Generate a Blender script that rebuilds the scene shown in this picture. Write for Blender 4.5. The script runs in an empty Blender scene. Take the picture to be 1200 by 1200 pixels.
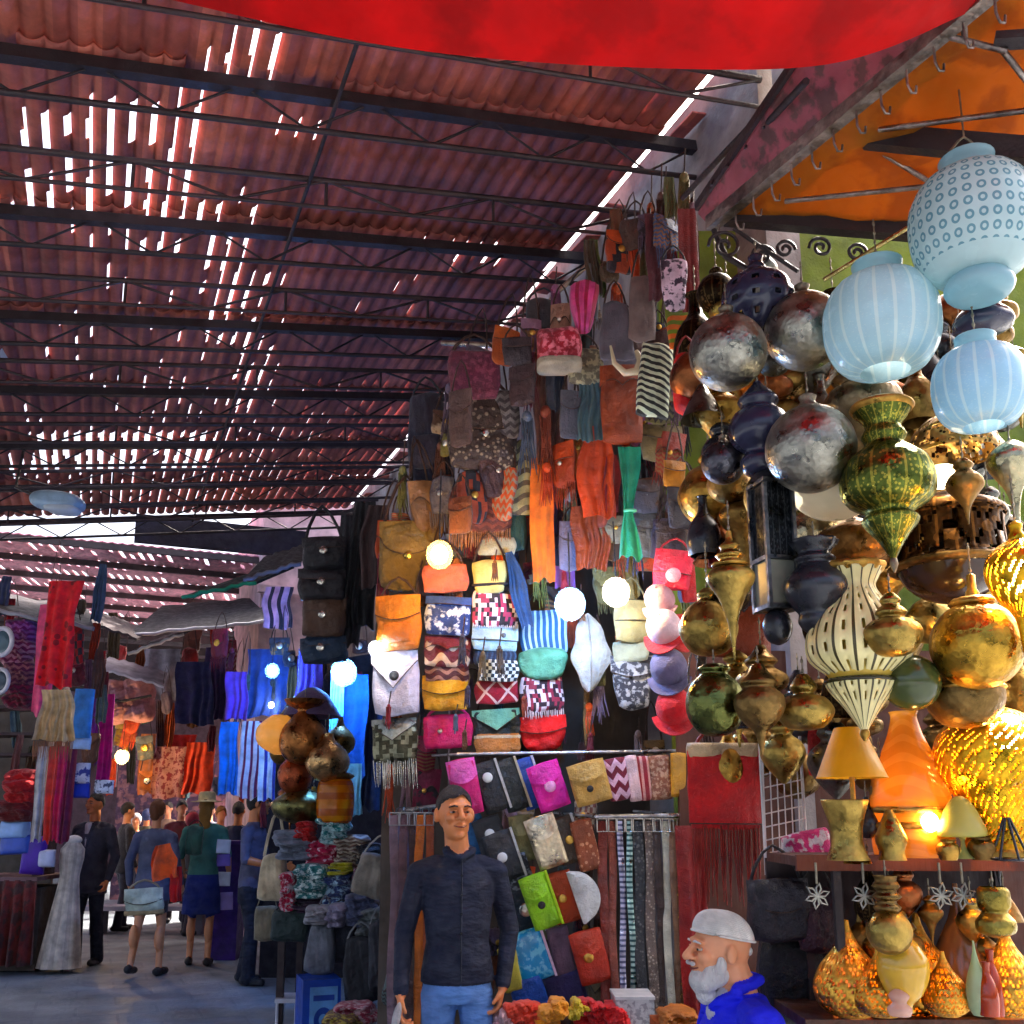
import bpy, math, random
import numpy as np
from mathutils import Vector, Matrix, Euler
random.seed(7)
S_ = bpy.context.scene
COL = S_.collection
PI = math.pi
# ---------------------------------------------------------------- camera frame
F = 1150.0; CX = 580.0; CY = 732.0
PSI = math.radians(22); TH = math.radians(11)
CAM = Vector((0, 0, 1.56))
FW = Vector((math.sin(PSI)*math.cos(TH), math.cos(PSI)*math.cos(TH), math.sin(TH)))
RT = Vector((math.cos(PSI), -math.sin(PSI), 0)); UP = RT.cross(FW)
def P(x, y, d): return CAM + d*(FW + (x-CX)/F*RT + (CY-y)/F*UP)
def ray(x, y): return FW + (x-CX)/F*RT + (CY-y)/F*UP
def atz(x, y, z):
    r = ray(x, y); t = (z-CAM.z)/r.z
    return CAM + t*r
def proj(p):
    v = p-CAM; d = v.dot(FW)
    return CX+F*v.dot(RT)/d, CY-F*v.dot(UP)/d, d
def ground(x, d):
    """ground point in the image column x at camera depth d"""
    lo, hi = 900., 4000.
    for _ in range(50):
        mid = (lo+hi)/2
        if P(x, mid, d).z > 0: lo = mid
        else: hi = mid
    p = P(x, lo, d); return Vector((p.x, p.y, 0))

cam = bpy.data.cameras.new('camera'); cam.lens = 36*F/1200; cam.sensor_width = 36
cam.shift_x = (600-CX)/1200; cam.shift_y = (CY-600)/1200; cam.clip_end = 500
camo = bpy.data.objects.new('camera', cam); COL.objects.link(camo)
camo.matrix_world = Matrix(((RT.x, UP.x, -FW.x, CAM.x), (RT.y, UP.y, -FW.y, CAM.y), (RT.z, UP.z, -FW.z, CAM.z), (0, 0, 0, 1)))
S_.camera = camo

# ---------------------------------------------------------------- materials
def lin(c):
    return tuple(((v/255)/12.92 if v/255 <= .04045 else ((v/255+.055)/1.055)**2.4) for v in c)
def _sat(c, k=1.22):
    L = .3*c[0]+.59*c[1]+.11*c[2]
    return tuple(min(.9, max(.004, L+(v-L)*k)) for v in c)
class G:
    """tiny node expression helper"""
    def __init__(s, nt): s.nt = nt
    def n(s, t, **k):
        o = s.nt.nodes.new(t)
        for a, b in k.items(): setattr(o, a, b)
        return o
    def m(s, op, a, b=None, c=None):
        o = s.n('ShaderNodeMath', operation=op)
        for i, v in enumerate((a, b, c)):
            if v is None: continue
            if isinstance(v, (int, float)): o.inputs[i].default_value = v
            else: s.nt.links.new(v, o.inputs[i])
        return o.outputs[0]
    def mix(s, f, a, b, blend='MIX'):
        o = s.n('ShaderNodeMix', data_type='RGBA', blend_type=blend)
        for i, v in ((0, f), (6, a), (7, b)):
            if isinstance(v, (int, float)): o.inputs[i].default_value = v
            elif isinstance(v, tuple): o.inputs[i].default_value = (*v[:3], 1)
            else: s.nt.links.new(v, o.inputs[i])
        return o.outputs[2]
    def noise(s, vec, scale, detail=3, rough=.55):
        o = s.n('ShaderNodeTexNoise'); o.inputs['Scale'].default_value = scale
        o.inputs['Detail'].default_value = detail; o.inputs['Roughness'].default_value = rough
        if vec is not None: s.nt.links.new(vec, o.inputs['Vector'])
        return o.outputs['Fac']
    def vor(s, vec, scale, feature='F1', out='Distance'):
        o = s.n('ShaderNodeTexVoronoi', feature=feature); o.inputs['Scale'].default_value = scale
        if vec is not None: s.nt.links.new(vec, o.inputs['Vector'])
        return o.outputs[out]
    def wn(s, a, b):
        c = s.n('ShaderNodeCombineXYZ'); s.nt.links.new(a, c.inputs[0]); s.nt.links.new(b, c.inputs[1])
        w = s.n('ShaderNodeTexWhiteNoise'); s.nt.links.new(c.outputs[0], w.inputs['Vector'])
        return w.outputs['Value']
    def rng(s, v, a, b, c=0., d=1.):
        o = s.n('ShaderNodeMapRange'); s.nt.links.new(v, o.inputs[0])
        for i, k in enumerate((a, b, c, d)): o.inputs[i+1].default_value = k
        return o.outputs[0]
_mats = {}
def M(kind, c=(128, 128, 128), pat=None, c2=None, c3=None, n=6, k=6, rough=None, var=.45):
    """kind: cloth leather metal paint wood glaze skin stone glow;  pat: pattern over the part's UV"""
    key = (kind, c, pat, c2, c3, n, k, rough, var)
    if key in _mats: return _mats[key]
    m = bpy.data.materials.new(kind); m.use_nodes = True; nt = m.node_tree; nt.nodes.clear(); g = G(nt)
    out = g.n('ShaderNodeOutputMaterial'); b = g.n('ShaderNodeBsdfPrincipled')
    nt.links.new(b.outputs[0], out.inputs[0])
    tc = g.n('ShaderNodeTexCoord'); ob = tc.outputs['Object']
    uvn = g.n('ShaderNodeSeparateXYZ'); nt.links.new(tc.outputs['UV'], uvn.inputs[0]); u, v = uvn.outputs[0], uvn.outputs[1]
    sat = (lambda q: tuple(q)) if kind == 'metal' else _sat
    a = sat(lin(c)); col = a
    if pat:
        q = sat(lin(c2)); fl = lambda x: g.m('FLOOR', x); fr = lambda x: g.m('FRACT', x)
        if pat == 'hstripe': f = g.m('GREATER_THAN', fr(g.m('MULTIPLY', v, n)), .55)
        elif pat == 'vthin': f = g.m('GREATER_THAN', fr(g.m('MULTIPLY', u, n)), .84)
        elif pat == 'vstripe': f = g.m('GREATER_THAN', fr(g.m('MULTIPLY', u, n)), .6)
        elif pat == 'diag': f = g.m('GREATER_THAN', fr(g.m('ADD', g.m('MULTIPLY', v, n), g.m('MULTIPLY', u, k))), .5)
        elif pat == 'check':
            f = g.m('GREATER_THAN', g.m('MULTIPLY', g.m('SINE', g.m('MULTIPLY', u, n*PI)), g.m('SINE', g.m('MULTIPLY', v, k*PI))), 0)
        elif pat == 'wave':
            w = g.m('SINE', g.m('ADD', g.m('MULTIPLY', v, n*2*PI), g.m('MULTIPLY', g.m('SINE', g.m('MULTIPLY', u, k*2*PI)), 1.6)))
            f = g.m('GREATER_THAN', w, .25)
        elif pat == 'weave':
            f = g.m('GREATER_THAN', g.wn(fl(g.m('MULTIPLY', u, n)), fl(g.m('MULTIPLY', v, k))), .5)
        elif pat == 'rib':
            l = g.m('LESS_THAN', g.m('ABSOLUTE', g.m('SUBTRACT', fr(g.m('MULTIPLY', u, n)), .5)), .1)
            z = g.m('MULTIPLY', g.m('LESS_THAN', g.vor(tc.outputs['UV'], k*5.), .25), .5)
            f = g.m('MAXIMUM', l, z)
        elif pat == 'zig':
            w = g.m('ADD', g.m('MULTIPLY', v, n), g.m('PINGPONG', g.m('MULTIPLY', u, k), .5))
            f = g.m('GREATER_THAN', fr(w), .5)
        elif pat == 'blotch': f = g.rng(g.noise(ob, n*2., 5), .49, .56)
        elif pat == 'spot':
            f = g.m('LESS_THAN', g.vor(ob, n), .32)
        elif pat == 'ring':
            du = g.m('SUBTRACT', fr(g.m('MULTIPLY', u, n)), .5); dv = g.m('SUBTRACT', fr(g.m('MULTIPLY', v, k)), .5)
            r = g.m('SQRT', g.m('ADD', g.m('MULTIPLY', du, du), g.m('MULTIPLY', dv, dv)))
            f = g.m('MULTIPLY', g.m('LESS_THAN', g.m('ABSOLUTE', g.m('SUBTRACT', r, .25)), .09), g.m('MULTIPLY', g.m('GREATER_THAN', v, .22), g.m('LESS_THAN', v, .84)))
        elif pat == 'lace':
            du = g.m('SUBTRACT', fr(g.m('MULTIPLY', u, n)), .5)
            line = g.m('GREATER_THAN', g.m('ABSOLUTE', du), .42)
            z = g.m('GREATER_THAN', g.vor(tc.outputs['UV'], k*4.), .34)
            f = g.m('MULTIPLY', g.m('SUBTRACT', 1., line), z)
        elif pat == 'kilim':
            du = g.m('ABSOLUTE', g.m('SUBTRACT', fr(g.m('MULTIPLY', u, n)), .5)); dv = g.m('ABSOLUTE', g.m('SUBTRACT', v, .5))
            f = g.m('LESS_THAN', g.m('ABSOLUTE', g.m('SUBTRACT', g.m('MULTIPLY', du, 1.), g.m('MULTIPLY', dv, 1.))), .07)
        col = g.mix(f, a, q)
        if c3:
            f3 = g.m('GREATER_THAN', g.wn(fl(g.m('MULTIPLY', u, n*1.)), g.m('ADD', fl(g.m('MULTIPLY', v, k*1.)), 17.3)), .62)
            col = g.mix(f3, col, lin(c3))
    nz = g.noise(ob, 9. if kind in ('cloth', 'leather', 'skin') else 4., 4)
    if kind == 'metal': nz = g.noise(ob, 11., 6, .65); var = .7
    vr = g.rng(nz, .3, .7, 1-var, 1+var*.5)
    col = g.mix(1., col, None if False else _grey(g, vr), 'MULTIPLY')
    nt.links.new(col, b.inputs['Base Color'])
    bump = g.n('ShaderNodeBump'); R = rough
    if kind == 'cloth':
        h = g.m('ADD', g.noise(ob, 14., 4), g.m('MULTIPLY', g.noise(ob, 160., 2), .25)); bump.inputs['Strength'].default_value = .55; bump.inputs['Distance'].default_value = .03
        R = rough or .88; b.inputs['Sheen Weight'].default_value = .15
    elif kind == 'leather':
        h = g.m('ADD', g.noise(ob, 18., 4), g.m('MULTIPLY', g.vor(ob, 260.), .12)); bump.inputs['Strength'].default_value = .7; bump.inputs['Distance'].default_value = .04
        R = rough or .42
    elif kind == 'garment':
        mp = g.n('ShaderNodeMapping'); mp.inputs['Scale'].default_value = (1, 1, 2.2); mp.inputs['Rotation'].default_value = (.3, .5, .4); nt.links.new(ob, mp.inputs[0])
        h = g.m('ADD', g.m('ADD', g.noise(mp.outputs[0], 4.2, 3), g.m('MULTIPLY', g.noise(mp.outputs[0], 11., 3), .3)), g.m('MULTIPLY', g.noise(ob, 170., 2), .03)); bump.inputs['Strength'].default_value = .9; bump.inputs['Distance'].default_value = .05
        R = rough or .85
    elif kind == 'hair':
        mp = g.n('ShaderNodeMapping'); mp.inputs['Scale'].default_value = (1, 1, .3); nt.links.new(ob, mp.inputs[0])
        h = g.noise(mp.outputs[0], 190., 4); bump.inputs['Strength'].default_value = 1.; bump.inputs['Distance'].default_value = .012; R = rough or .6
    elif kind == 'metal':
        h = g.m('ADD', g.noise(ob, 26., 4), g.m('MULTIPLY', g.vor(ob, 55.), .5)); bump.inputs['Strength'].default_value = .4; bump.inputs['Distance'].default_value = .009
        R = (rough or .24)*1.15; b.inputs['Metallic'].default_value = 1
    elif kind == 'skin':
        h = g.noise(ob, 90., 3); bump.inputs['Strength'].default_value = .15; bump.inputs['Distance'].default_value = .004
        R = rough or .5; b.inputs['Subsurface Weight'].default_value = .12; b.inputs['Subsurface Radius'].default_value = (.01, .004, .002)
    elif kind == 'glaze':
        h = g.noise(ob, 20., 3); bump.inputs['Strength'].default_value = .15; bump.inputs['Distance'].default_value = .006
        R = rough or .16
    elif kind == 'wood':
        mp = g.n('ShaderNodeMapping'); mp.inputs['Scale'].default_value = (14, 14, 1.4); nt.links.new(ob, mp.inputs[0])
        h = g.noise(mp.outputs[0], 3., 5); bump.inputs['Strength'].default_value = .4; bump.inputs['Distance'].default_value = .01; R = rough or .7
    else:
        h = g.m('ADD', g.noise(ob, 6., 6), g.m('MULTIPLY', g.noise(ob, 60., 3), .3)); bump.inputs['Strength'].default_value = .5; bump.inputs['Distance'].default_value = .02; R = rough or .75
    nt.links.new(h, bump.inputs['Height']); nt.links.new(bump.outputs[0], b.inputs['Normal'])
    rr = g.rng(g.noise(ob, 13., 5), .35, .7, max(.03, R*(.55 if kind == 'metal' else .75)), min(1, R*(2.1 if kind == 'metal' else 1.25))); nt.links.new(rr, b.inputs['Roughness'])
    _mats[key] = m
    return m
def _grey(g, v):
    c = g.n('ShaderNodeCombineColor')
    for i in range(3): g.nt.links.new(v, c.inputs[i])
    return c.outputs[0]
GLOW = .36
def glow(c, s):
    key = ('glow', c, s)
    if key in _mats: return _mats[key]
    m = bpy.data.materials.new('lamp_glow'); m.use_nodes = True; nt = m.node_tree; nt.nodes.clear()
    e = nt.nodes.new('ShaderNodeEmission'); e.inputs[0].default_value = (*lin(c), 1); e.inputs[1].default_value = s*GLOW
    o = nt.nodes.new('ShaderNodeOutputMaterial'); nt.links.new(e.outputs[0], o.inputs[0]); _mats[key] = m
    return m
def frost(c, pat=None, c2=None, n=12, k=6, rough=.25, tr=.45, c3=None):
    """translucent glass / cloth: diffuse + translucent + gloss"""
    key = ('frost', c, pat, c2, n, k, rough, tr)
    if key in _mats: return _mats[key]
    src = M('glaze', c, pat, c2 or c, None, n, k, rough, .2); m = src.copy(); m.name = 'translucent'
    nt = m.node_tree; b = [x for x in nt.nodes if x.type == 'BSDF_PRINCIPLED'][0]; o = [x for x in nt.nodes if x.type == 'OUTPUT_MATERIAL'][0]
    t = nt.nodes.new('ShaderNodeBsdfTranslucent'); nt.links.new(b.inputs['Base Color'].links[0].from_socket, t.inputs[0])
    mx = nt.nodes.new('ShaderNodeMixShader'); mx.inputs[0].default_value = tr
    nt.links.new(b.outputs[0], mx.inputs[1]); nt.links.new(t.outputs[0], mx.inputs[2]); nt.links.new(mx.outputs[0], o.inputs[0])
    _mats[key] = m
    return m

# ---------------------------------------------------------------- mesh building
class MB:
    def __init__(s): s.v = []; s.f = []; s.uv = []; s.sm = []; s.mi = []
    def add(s, vs, fs, uvs=None, smooth=True, mi=0, xf=None):
        o = len(s.v)
        s.v += [tuple(xf @ Vector(p)) if xf is not None else tuple(p) for p in vs]
        for i, f in enumerate(fs):
            s.f.append(tuple(a+o for a in f)); s.uv.append(uvs[i] if uvs else [(0, 0)]*len(f)); s.sm.append(smooth); s.mi.append(mi)
        return s
    def build(s, name, mat, parent=None, loc=None, rot=None):
        me = bpy.data.meshes.new(name); me.from_pydata(s.v, [], s.f)
        for mm in (mat if isinstance(mat, (list, tuple)) else [mat]): me.materials.append(mm)
        me.polygons.foreach_set('use_smooth', s.sm); me.polygons.foreach_set('material_index', s.mi)
        ul = me.uv_layers.new(name='UVMap'); flat = [c for f in s.uv for p in f for c in p]
        ul.data.foreach_set('uv', flat); me.update()
        o = bpy.data.objects.new(name, me); COL.objects.link(o)
        if parent: o.parent = parent
        if loc is not None: o.location = loc
        if rot is not None: o.rotation_euler = rot
        return o
    def box(s, c, sz, rot=None, mi=0, bev=0.):
        x, y, z = sz[0]/2, sz[1]/2, sz[2]/2
        R = Euler(rot).to_matrix() if rot else Matrix.Identity(3); c = Vector(c)
        vs = [c + R @ Vector((i*x, j*y, k*z)) for i in (-1, 1) for j in (-1, 1) for k in (-1, 1)]
        fs = [(0, 1, 3, 2), (4, 6, 7, 5), (0, 4, 5, 1), (2, 3, 7, 6), (0, 2, 6, 4), (1, 5, 7, 3)]
        q = [(0, 0), (0, 1), (1, 1), (1, 0)]
        s.add(vs, fs, [[(1, 0), (1, 1), (0, 1), (0, 0)], q, [(0, 0), (1, 0), (1, 1), (0, 1)], [(0, 0), (0, 1), (1, 1), (1, 0)], q, q], False, mi); return s
    def grid(s, rows, uvs=None, smooth=True, mi=0, close=False, kill=None):
        nr, nc = len(rows), len(rows[0]); vs = [p for r in rows for p in r]; fs = []; uu = []
        for i in range(nr-1):
            for j in range(nc if close else nc-1):
                if kill and kill(i, j): continue
                k = (j+1) % nc
                fs.append((i*nc+j, i*nc+k, (i+1)*nc+k, (i+1)*nc+j))
                d = nc if close else nc-1
                uu.append([(j/d, i/(nr-1)), ((j+1)/d, i/(nr-1)), ((j+1)/d, (i+1)/(nr-1)), (j/d, (i+1)/(nr-1))])
        s.add(vs, fs, uu, smooth, mi); return s
    def slab(s, rows, t, nrm=None, mi=0):
        """thick sheet: grid of points, offset along nrm(default local y) by t, with rim"""
        nrm = Vector(nrm or (0, 1, 0)); nr, nc = len(rows), len(rows[0])
        A = [[Vector(p) for p in r] for r in rows]; B = [[p+nrm*t for p in r] for r in A]
        s.grid(A, mi=mi); s.grid([list(reversed(r)) for r in B], mi=mi)
        loop = [(0, j) for j in range(nc)]+[(i, nc-1) for i in range(1, nr)]+[(nr-1, j) for j in range(nc-2, -1, -1)]+[(i, 0) for i in range(nr-2, 0, -1)]
        vs = [A[i][j] for i, j in loop]+[B[i][j] for i, j in loop]; L = len(loop)
        s.add(vs, [(k, k+L, (k+1) % L+L, (k+1) % L) for k in range(L)], [[(0, 0), (0, .1), (.1, .1), (.1, 0)]]*L, False, mi); return s
    def rev(s, prof, n=28, flute=None, c=(0, 0, 0), mi=0, kill=None, sub=3, lean=None):
        pr = smoothp(prof, sub) if sub else prof
        rows = []
        for (r, z) in pr:
            row = []
            for j in range(n):
                a = 2*PI*j/n; q = r*(1+(flute[1]*abs(math.cos(a*flute[0]/2))-flute[1] if flute else 0))
                row.append((c[0]+q*math.sin(a), c[1]-q*math.cos(a), c[2]+z))
            rows.append(row)
        s.grid(rows, close=True, mi=mi, kill=kill); return s
    def tube(s, pts, r, n=6, mi=0, cap=True, flat=1.):
        pts = [Vector(p) for p in pts]; rows = []
        for i, p in enumerate(pts):
            t = (pts[min(i+1, len(pts)-1)]-pts[max(i-1, 0)]); t = t.normalized() if t.length > 1e-9 else Vector((0, 0, 1))
            a = Vector((0, 1, 0)) if abs(t.y) < .9 else Vector((1, 0, 0))
            x = t.cross(a).normalized(); y = x.cross(t); rr = r[i] if isinstance(r, (list, tuple)) else r
            rows.append([p+x*rr*math.cos(2*PI*j/n)+y*rr*flat*math.sin(2*PI*j/n) for j in range(n)])
        s.grid(rows, close=True, mi=mi)
        if cap:
            s.add(rows[0], [tuple(reversed(range(n)))], smooth=False, mi=mi); s.add(rows[-1], [tuple(range(n))], smooth=False, mi=mi)
        return s
    def ell(s, c, r, rot=None, n=14, m=9, mi=0):
        R = Euler(rot).to_matrix() if rot else Matrix.Identity(3); rows = []
        for i in range(m+1):
            th = PI*i/m-PI/2
            rows.append([Vector(c)+R @ Vector((r[0]*math.cos(th)*math.cos(2*PI*j/n), r[1]*math.cos(th)*math.sin(2*PI*j/n), r[2]*math.sin(th))) for j in range(n)])
        s.grid(rows, close=True, mi=mi); return s
    def cap(s, a, b, ra, rb, n=12, mi=0):
        a, b = Vector(a), Vector(b); t = (b-a).normalized(); pts = []; rs = []
        for i in range(4): q = PI/2*(i/4); pts.append(a-t*ra*math.cos(q)); rs.append(max(ra*math.sin(q), ra*.05))
        for i in range(5): pts.append(a.lerp(b, i/4)); rs.append(ra+(rb-ra)*i/4)
        for i in range(1, 5): q = PI/2*(i/4); pts.append(b+t*rb*math.sin(q)); rs.append(max(rb*math.cos(q), rb*.05))
        return s.tube(pts, rs, n, mi)
    def loft(s, rings, n=20, mi=0):
        rows = [[(cx+rx*math.sin(2*PI*j/n), cy-ry*math.cos(2*PI*j/n), z) for j in range(n)] for (cx, cy, z, rx, ry) in rings]
        s.grid(rows, close=True, mi=mi)
        s.add(rows[0], [tuple(reversed(range(n)))], smooth=False, mi=mi); s.add(rows[-1], [tuple(range(n))], smooth=False, mi=mi); return s
    def puff(s, w, h, t, tt=1., tb=1., rnd=.25, nx=18, ny=18, pw=.42, wob=.12, mi=0, c=(0, 0, 0), seed=None):
        rg = random.Random(seed if seed is not None else len(s.v)+int(w*9999)); ph = [rg.uniform(0, 6.3) for _ in range(6)]
        def pt(u, v, sd):
            tp = tb+(tt-tb)*(v+1)/2; xs = u*math.sqrt(1-v*v/2); zs = v*math.sqrt(1-u*u/2)
            x = (u+(xs-u)*rnd)*tp; z = v+(zs-v)*rnd
            y = t/2*(.3+.7*(max(0, (1-u**4)*(1-v**4)))**pw)
            k = wob*(math.sin(3*u+2*v+ph[0])*.5+math.sin(5*v-2*u+ph[1])*.3+math.sin(9*u+4*v+ph[2])*.2+.35*math.sin(13*u-7*v+ph[4])*math.sin(11*v+5*u+ph[0]))
            x += wob*.12*math.sin(4*v+ph[3]); z += wob*.10*math.sin(4*u+ph[4])
            return (c[0]+x*w/2, c[1]+sd*y*(1+k)+wob*t*.25*math.sin(2.5*v+ph[5]), c[2]+z*h/2)
        us = [-1+2*i/nx for i in range(nx+1)]; vs_ = [-1+2*i/ny for i in range(ny+1)]
        A = [[pt(u, v, -1) for u in us] for v in vs_]; B = [[pt(u, v, 1) for u in us] for v in vs_]
        s.grid(A, mi=mi); s.grid([list(reversed(r)) for r in B], mi=mi)
        nr, nc = ny+1, nx+1
        loop = [(0, j) for j in range(nc)]+[(i, nc-1) for i in range(1, nr)]+[(nr-1, j) for j in range(nc-2, -1, -1)]+[(i, 0) for i in range(nr-2, 0, -1)]
        L = len(loop); vv = [A[i][j] for i, j in loop]+[B[i][j] for i, j in loop]
        q = [(loop[k][1]/nx, loop[k][0]/ny) for k in range(L)]
        s.add(vv, [(k, k+L, (k+1) % L+L, (k+1) % L) for k in range(L)], [[q[k], q[k], q[(k+1) % L], q[(k+1) % L]] for k in range(L)], True, mi); return s
def smoothp(pr, sub):
    out = []
    for i in range(len(pr)-1):
        p0, p1, p2, p3 = pr[max(i-1, 0)], pr[i], pr[i+1], pr[min(i+2, len(pr)-1)]
        for k in range(sub):
            t = k/sub
            q = [.5*(2*p1[a]+(p2[a]-p0[a])*t+(2*p0[a]-5*p1[a]+4*p2[a]-p3[a])*t*t+(3*p1[a]-p0[a]-3*p2[a]+p3[a])*t**3) for a in (0, 1)]
            out.append((max(q[0], .0005), q[1]))
    out.append(pr[-1]); return out

LABELS = {}
def tag(o, label, cat, group=None, kind=None):
    if label:
        nw = len(label.split())
        if not 4 <= nw <= 16: print('LABEL LEN', nw, label)
        if label in LABELS: print('LABEL DUP', label)
        LABELS[label] = 1
    o['label'] = label; o['category'] = cat
    if group: o['group'] = group
    if kind: o['kind'] = kind
    return o
def root(name, label, cat, loc, rz=-PSI, group=None, tilt=0., pitch=0.):
    o = bpy.data.objects.new(name, None); o.empty_display_size = .05; COL.objects.link(o); o.location = loc
    o.rotation_euler = (Matrix.Rotation(rz, 3, 'Z') @ Matrix.Rotation(tilt, 3, 'Y') @ Matrix.Rotation(pitch, 3, 'X')).to_euler()
    q = proj(Vector(loc)); REG.append((q[0], q[1], label))
    return tag(o, label, cat, group)
REG = []
def struct(o):
    o['kind'] = 'structure'; return o
# ================================================================ SETTING
# ---- street paving
def paving():
    m = bpy.data.materials.new('paving'); m.use_nodes = True; nt = m.node_tree; g = G(nt)
    b = nt.nodes['Principled BSDF']; tc = g.n('ShaderNodeTexCoord'); ob = tc.outputs['Object']
    br = g.n('ShaderNodeTexBrick'); br.inputs['Scale'].default_value = 1.; br.inputs['Brick Width'].default_value = .62; br.inputs['Row Height'].default_value = .42
    br.inputs['Mortar Size'].default_value = .012; br.inputs['Color1'].default_value = (.215, .24, .27, 1); br.inputs['Color2'].default_value = (.185, .21, .24, 1); br.inputs['Mortar'].default_value = (.16, .185, .215, 1)
    nt.links.new(ob, br.inputs[0]); nz = g.noise(ob, 1.7, 6); col = g.mix(1., br.outputs[0], _grey(g, g.rng(nz, .3, .7, .6, 1.35)), 'MULTIPLY')
    nt.links.new(col, b.inputs['Base Color']); nt.links.new(g.rng(g.noise(ob, 2.6, 4), .35, .65, .38, .72), b.inputs['Roughness'])
    bp = g.n('ShaderNodeBump'); bp.inputs['Strength'].default_value = .5; bp.inputs['Distance'].default_value = .012
    nt.links.new(g.m('ADD', g.m('MULTIPLY', br.outputs['Fac'], -.2), g.noise(ob, 22., 5)), bp.inputs['Height']); nt.links.new(bp.outputs[0], b.inputs['Normal'])
    return m
mb = MB(); mb.grid([[(x, y, 0) for x in (-60, -8, 12, 60)] for y in (-40, -4, 30, 120)], smooth=False)
struct(mb.build('street_paving', paving()))

# ---- main roof: rows of clay coloured corrugated sheets with slits where daylight comes through
ZR, SL, XR = 5.6, .15, 2.965
XL = -4.2; PITCH = .104; ROW = 1.3; Y0 = 3.1-3*ROW; NROW = 10
def rz(x): return ZR+SL*(x-3.0)
CL = [  # (x0,y0,x1,y1,probability,width) regions of the photograph where daylight shows through the sheets
 (222, 0, 326, 92, .95, 2), (4, 112, 90, 245, .9, 2), (90, 112, 228, 245, .85, 2), (160, 90, 240, 150, .4, 1), (150, 222, 318, 292, .75, 2), (60, 240, 200, 292, .5, 1), (228, 300, 310, 400, .7, 2), (200, 380, 330, 400, .4, 1),
 (270, 400, 322, 470, .75, 2), (518, 276, 585, 302, .8, 2), (520, 300, 560, 330, .3, 1), (630, 280, 672, 304, .9, 3), (400, 440, 480, 500, .3, 1),
 (34, 503, 248, 548, .96, 3), (0, 528, 44, 560, .8, 2), (248, 505, 480, 560, .6, 1), (40, 548, 480, 612, .7, 1), (150, 440, 480, 505, .22, 1), (0, 300, 150, 500, .06, 1), (60, 270, 330, 500, .05, 1), (690, 190, 780, 300, .35, 1), (440, 560, 480, 600, .9, 3)]
rgh = random.Random(11)
def slit(x, y):
    px, py, d = proj(Vector((x, y, rz(x))))
    if d < .5: return 0
    for (a, b, c, e, p, w) in CL:
        if a <= px <= c and b <= py <= e:
            if rgh.random() < p*.93: return rgh.choice([w, w, max(1, w-1)])
    return 1 if rgh.random() < (.03 if y > 5 else .006) else 0
def roofmat():
    m = bpy.data.materials.new('clay_sheet'); m.use_nodes = True; nt = m.node_tree; g = G(nt); b = nt.nodes['Principled BSDF']
    tc = g.n('ShaderNodeTexCoord'); s = g.n('ShaderNodeSeparateXYZ'); nt.links.new(tc.outputs['Object'], s.inputs[0])
    cx = g.m('FLOOR', g.m('DIVIDE', s.outputs[0], PITCH)); cy = g.m('FLOOR', g.m('DIVIDE', g.m('SUBTRACT', s.outputs[1], Y0), ROW))
    w = g.wn(cx, cy); w2 = g.wn(g.m('FLOOR', g.m('DIVIDE', s.outputs[0], PITCH*7.)), g.m('ADD', cy, 9.5))
    cr = g.n('ShaderNodeValToRGB'); e = cr.color_ramp.elements
    e[0].position = 0; e[0].color = (*lin((130, 68, 64)), 1); e[1].position = 1; e[1].color = (*lin((216, 120, 94)), 1)
    k = e.new(.6); k.color = (*lin((172, 90, 78)), 1)
    nt.links.new(g.m('ADD', g.m('MULTIPLY', w, .55), g.m('MULTIPLY', w2, .45)), cr.inputs[0])
    nz = g.noise(tc.outputs['Object'], 2.4, 8, .7); col = g.mix(1., cr.outputs[0], _grey(g, g.rng(nz, .3, .7, .4, 1.4)), 'MULTIPLY')
    nt.links.new(col, b.inputs['Base Color']); b.inputs['Roughness'].default_value = .6
    bp = g.n('ShaderNodeBump'); bp.inputs['Strength'].default_value = .4; bp.inputs['Distance'].default_value = .01; nt.links.new(g.noise(tc.outputs['Object'], 30., 5), bp.inputs['Height']); nt.links.new(bp.outputs[0], b.inputs['Normal'])
    return m
RM = roofmat()
roof = root('market_roof', 'long clay red corrugated market roof on dark trusses with daylight slits', 'roof', (0, 0, 0), 0)
iron = M('paint', (44, 36, 38), rough=.6); iron2 = M('paint', (62, 50, 50), rough=.55)
NX = int((XR-XL)/PITCH); SEG = 6; NSUB = 8
for r in range(NROW):
    ya = Y0+ROW*r; mb = MB(); jz = [rgh.uniform(-.012, .012) for _ in range(200)]; k = [[0]*NX for _ in range(NSUB)]
    for s in range(NSUB):
        for c in range(NX): k[s][c] = slit(XL+(c+.5)*PITCH, ya+ROW*(s+.5)/NSUB)
    rows = []
    for s in range(NSUB+1):
        y = ya+(ROW+.09)*s/NSUB; lift = .014*(s/NSUB)
        rows.append([(XL+i*PITCH/SEG, y, rz(XL+i*PITCH/SEG)+lift-.032*abs(math.sin(PI*i/SEG))**.7+jz[i//(SEG*7)]) for i in range(NX*SEG+1)])
    mb.grid(rows, kill=lambda i, j: k[i][j//SEG] and (j % SEG) >= SEG-k[i][j//SEG] and (j % SEG) < SEG)
    o = mb.build('roof_sheet', RM, roof)
    sd = o.modifiers.new('thick', 'SOLIDIFY'); sd.thickness = .008; sd.offset = 0
xa, xb = XL, 3.085
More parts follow.
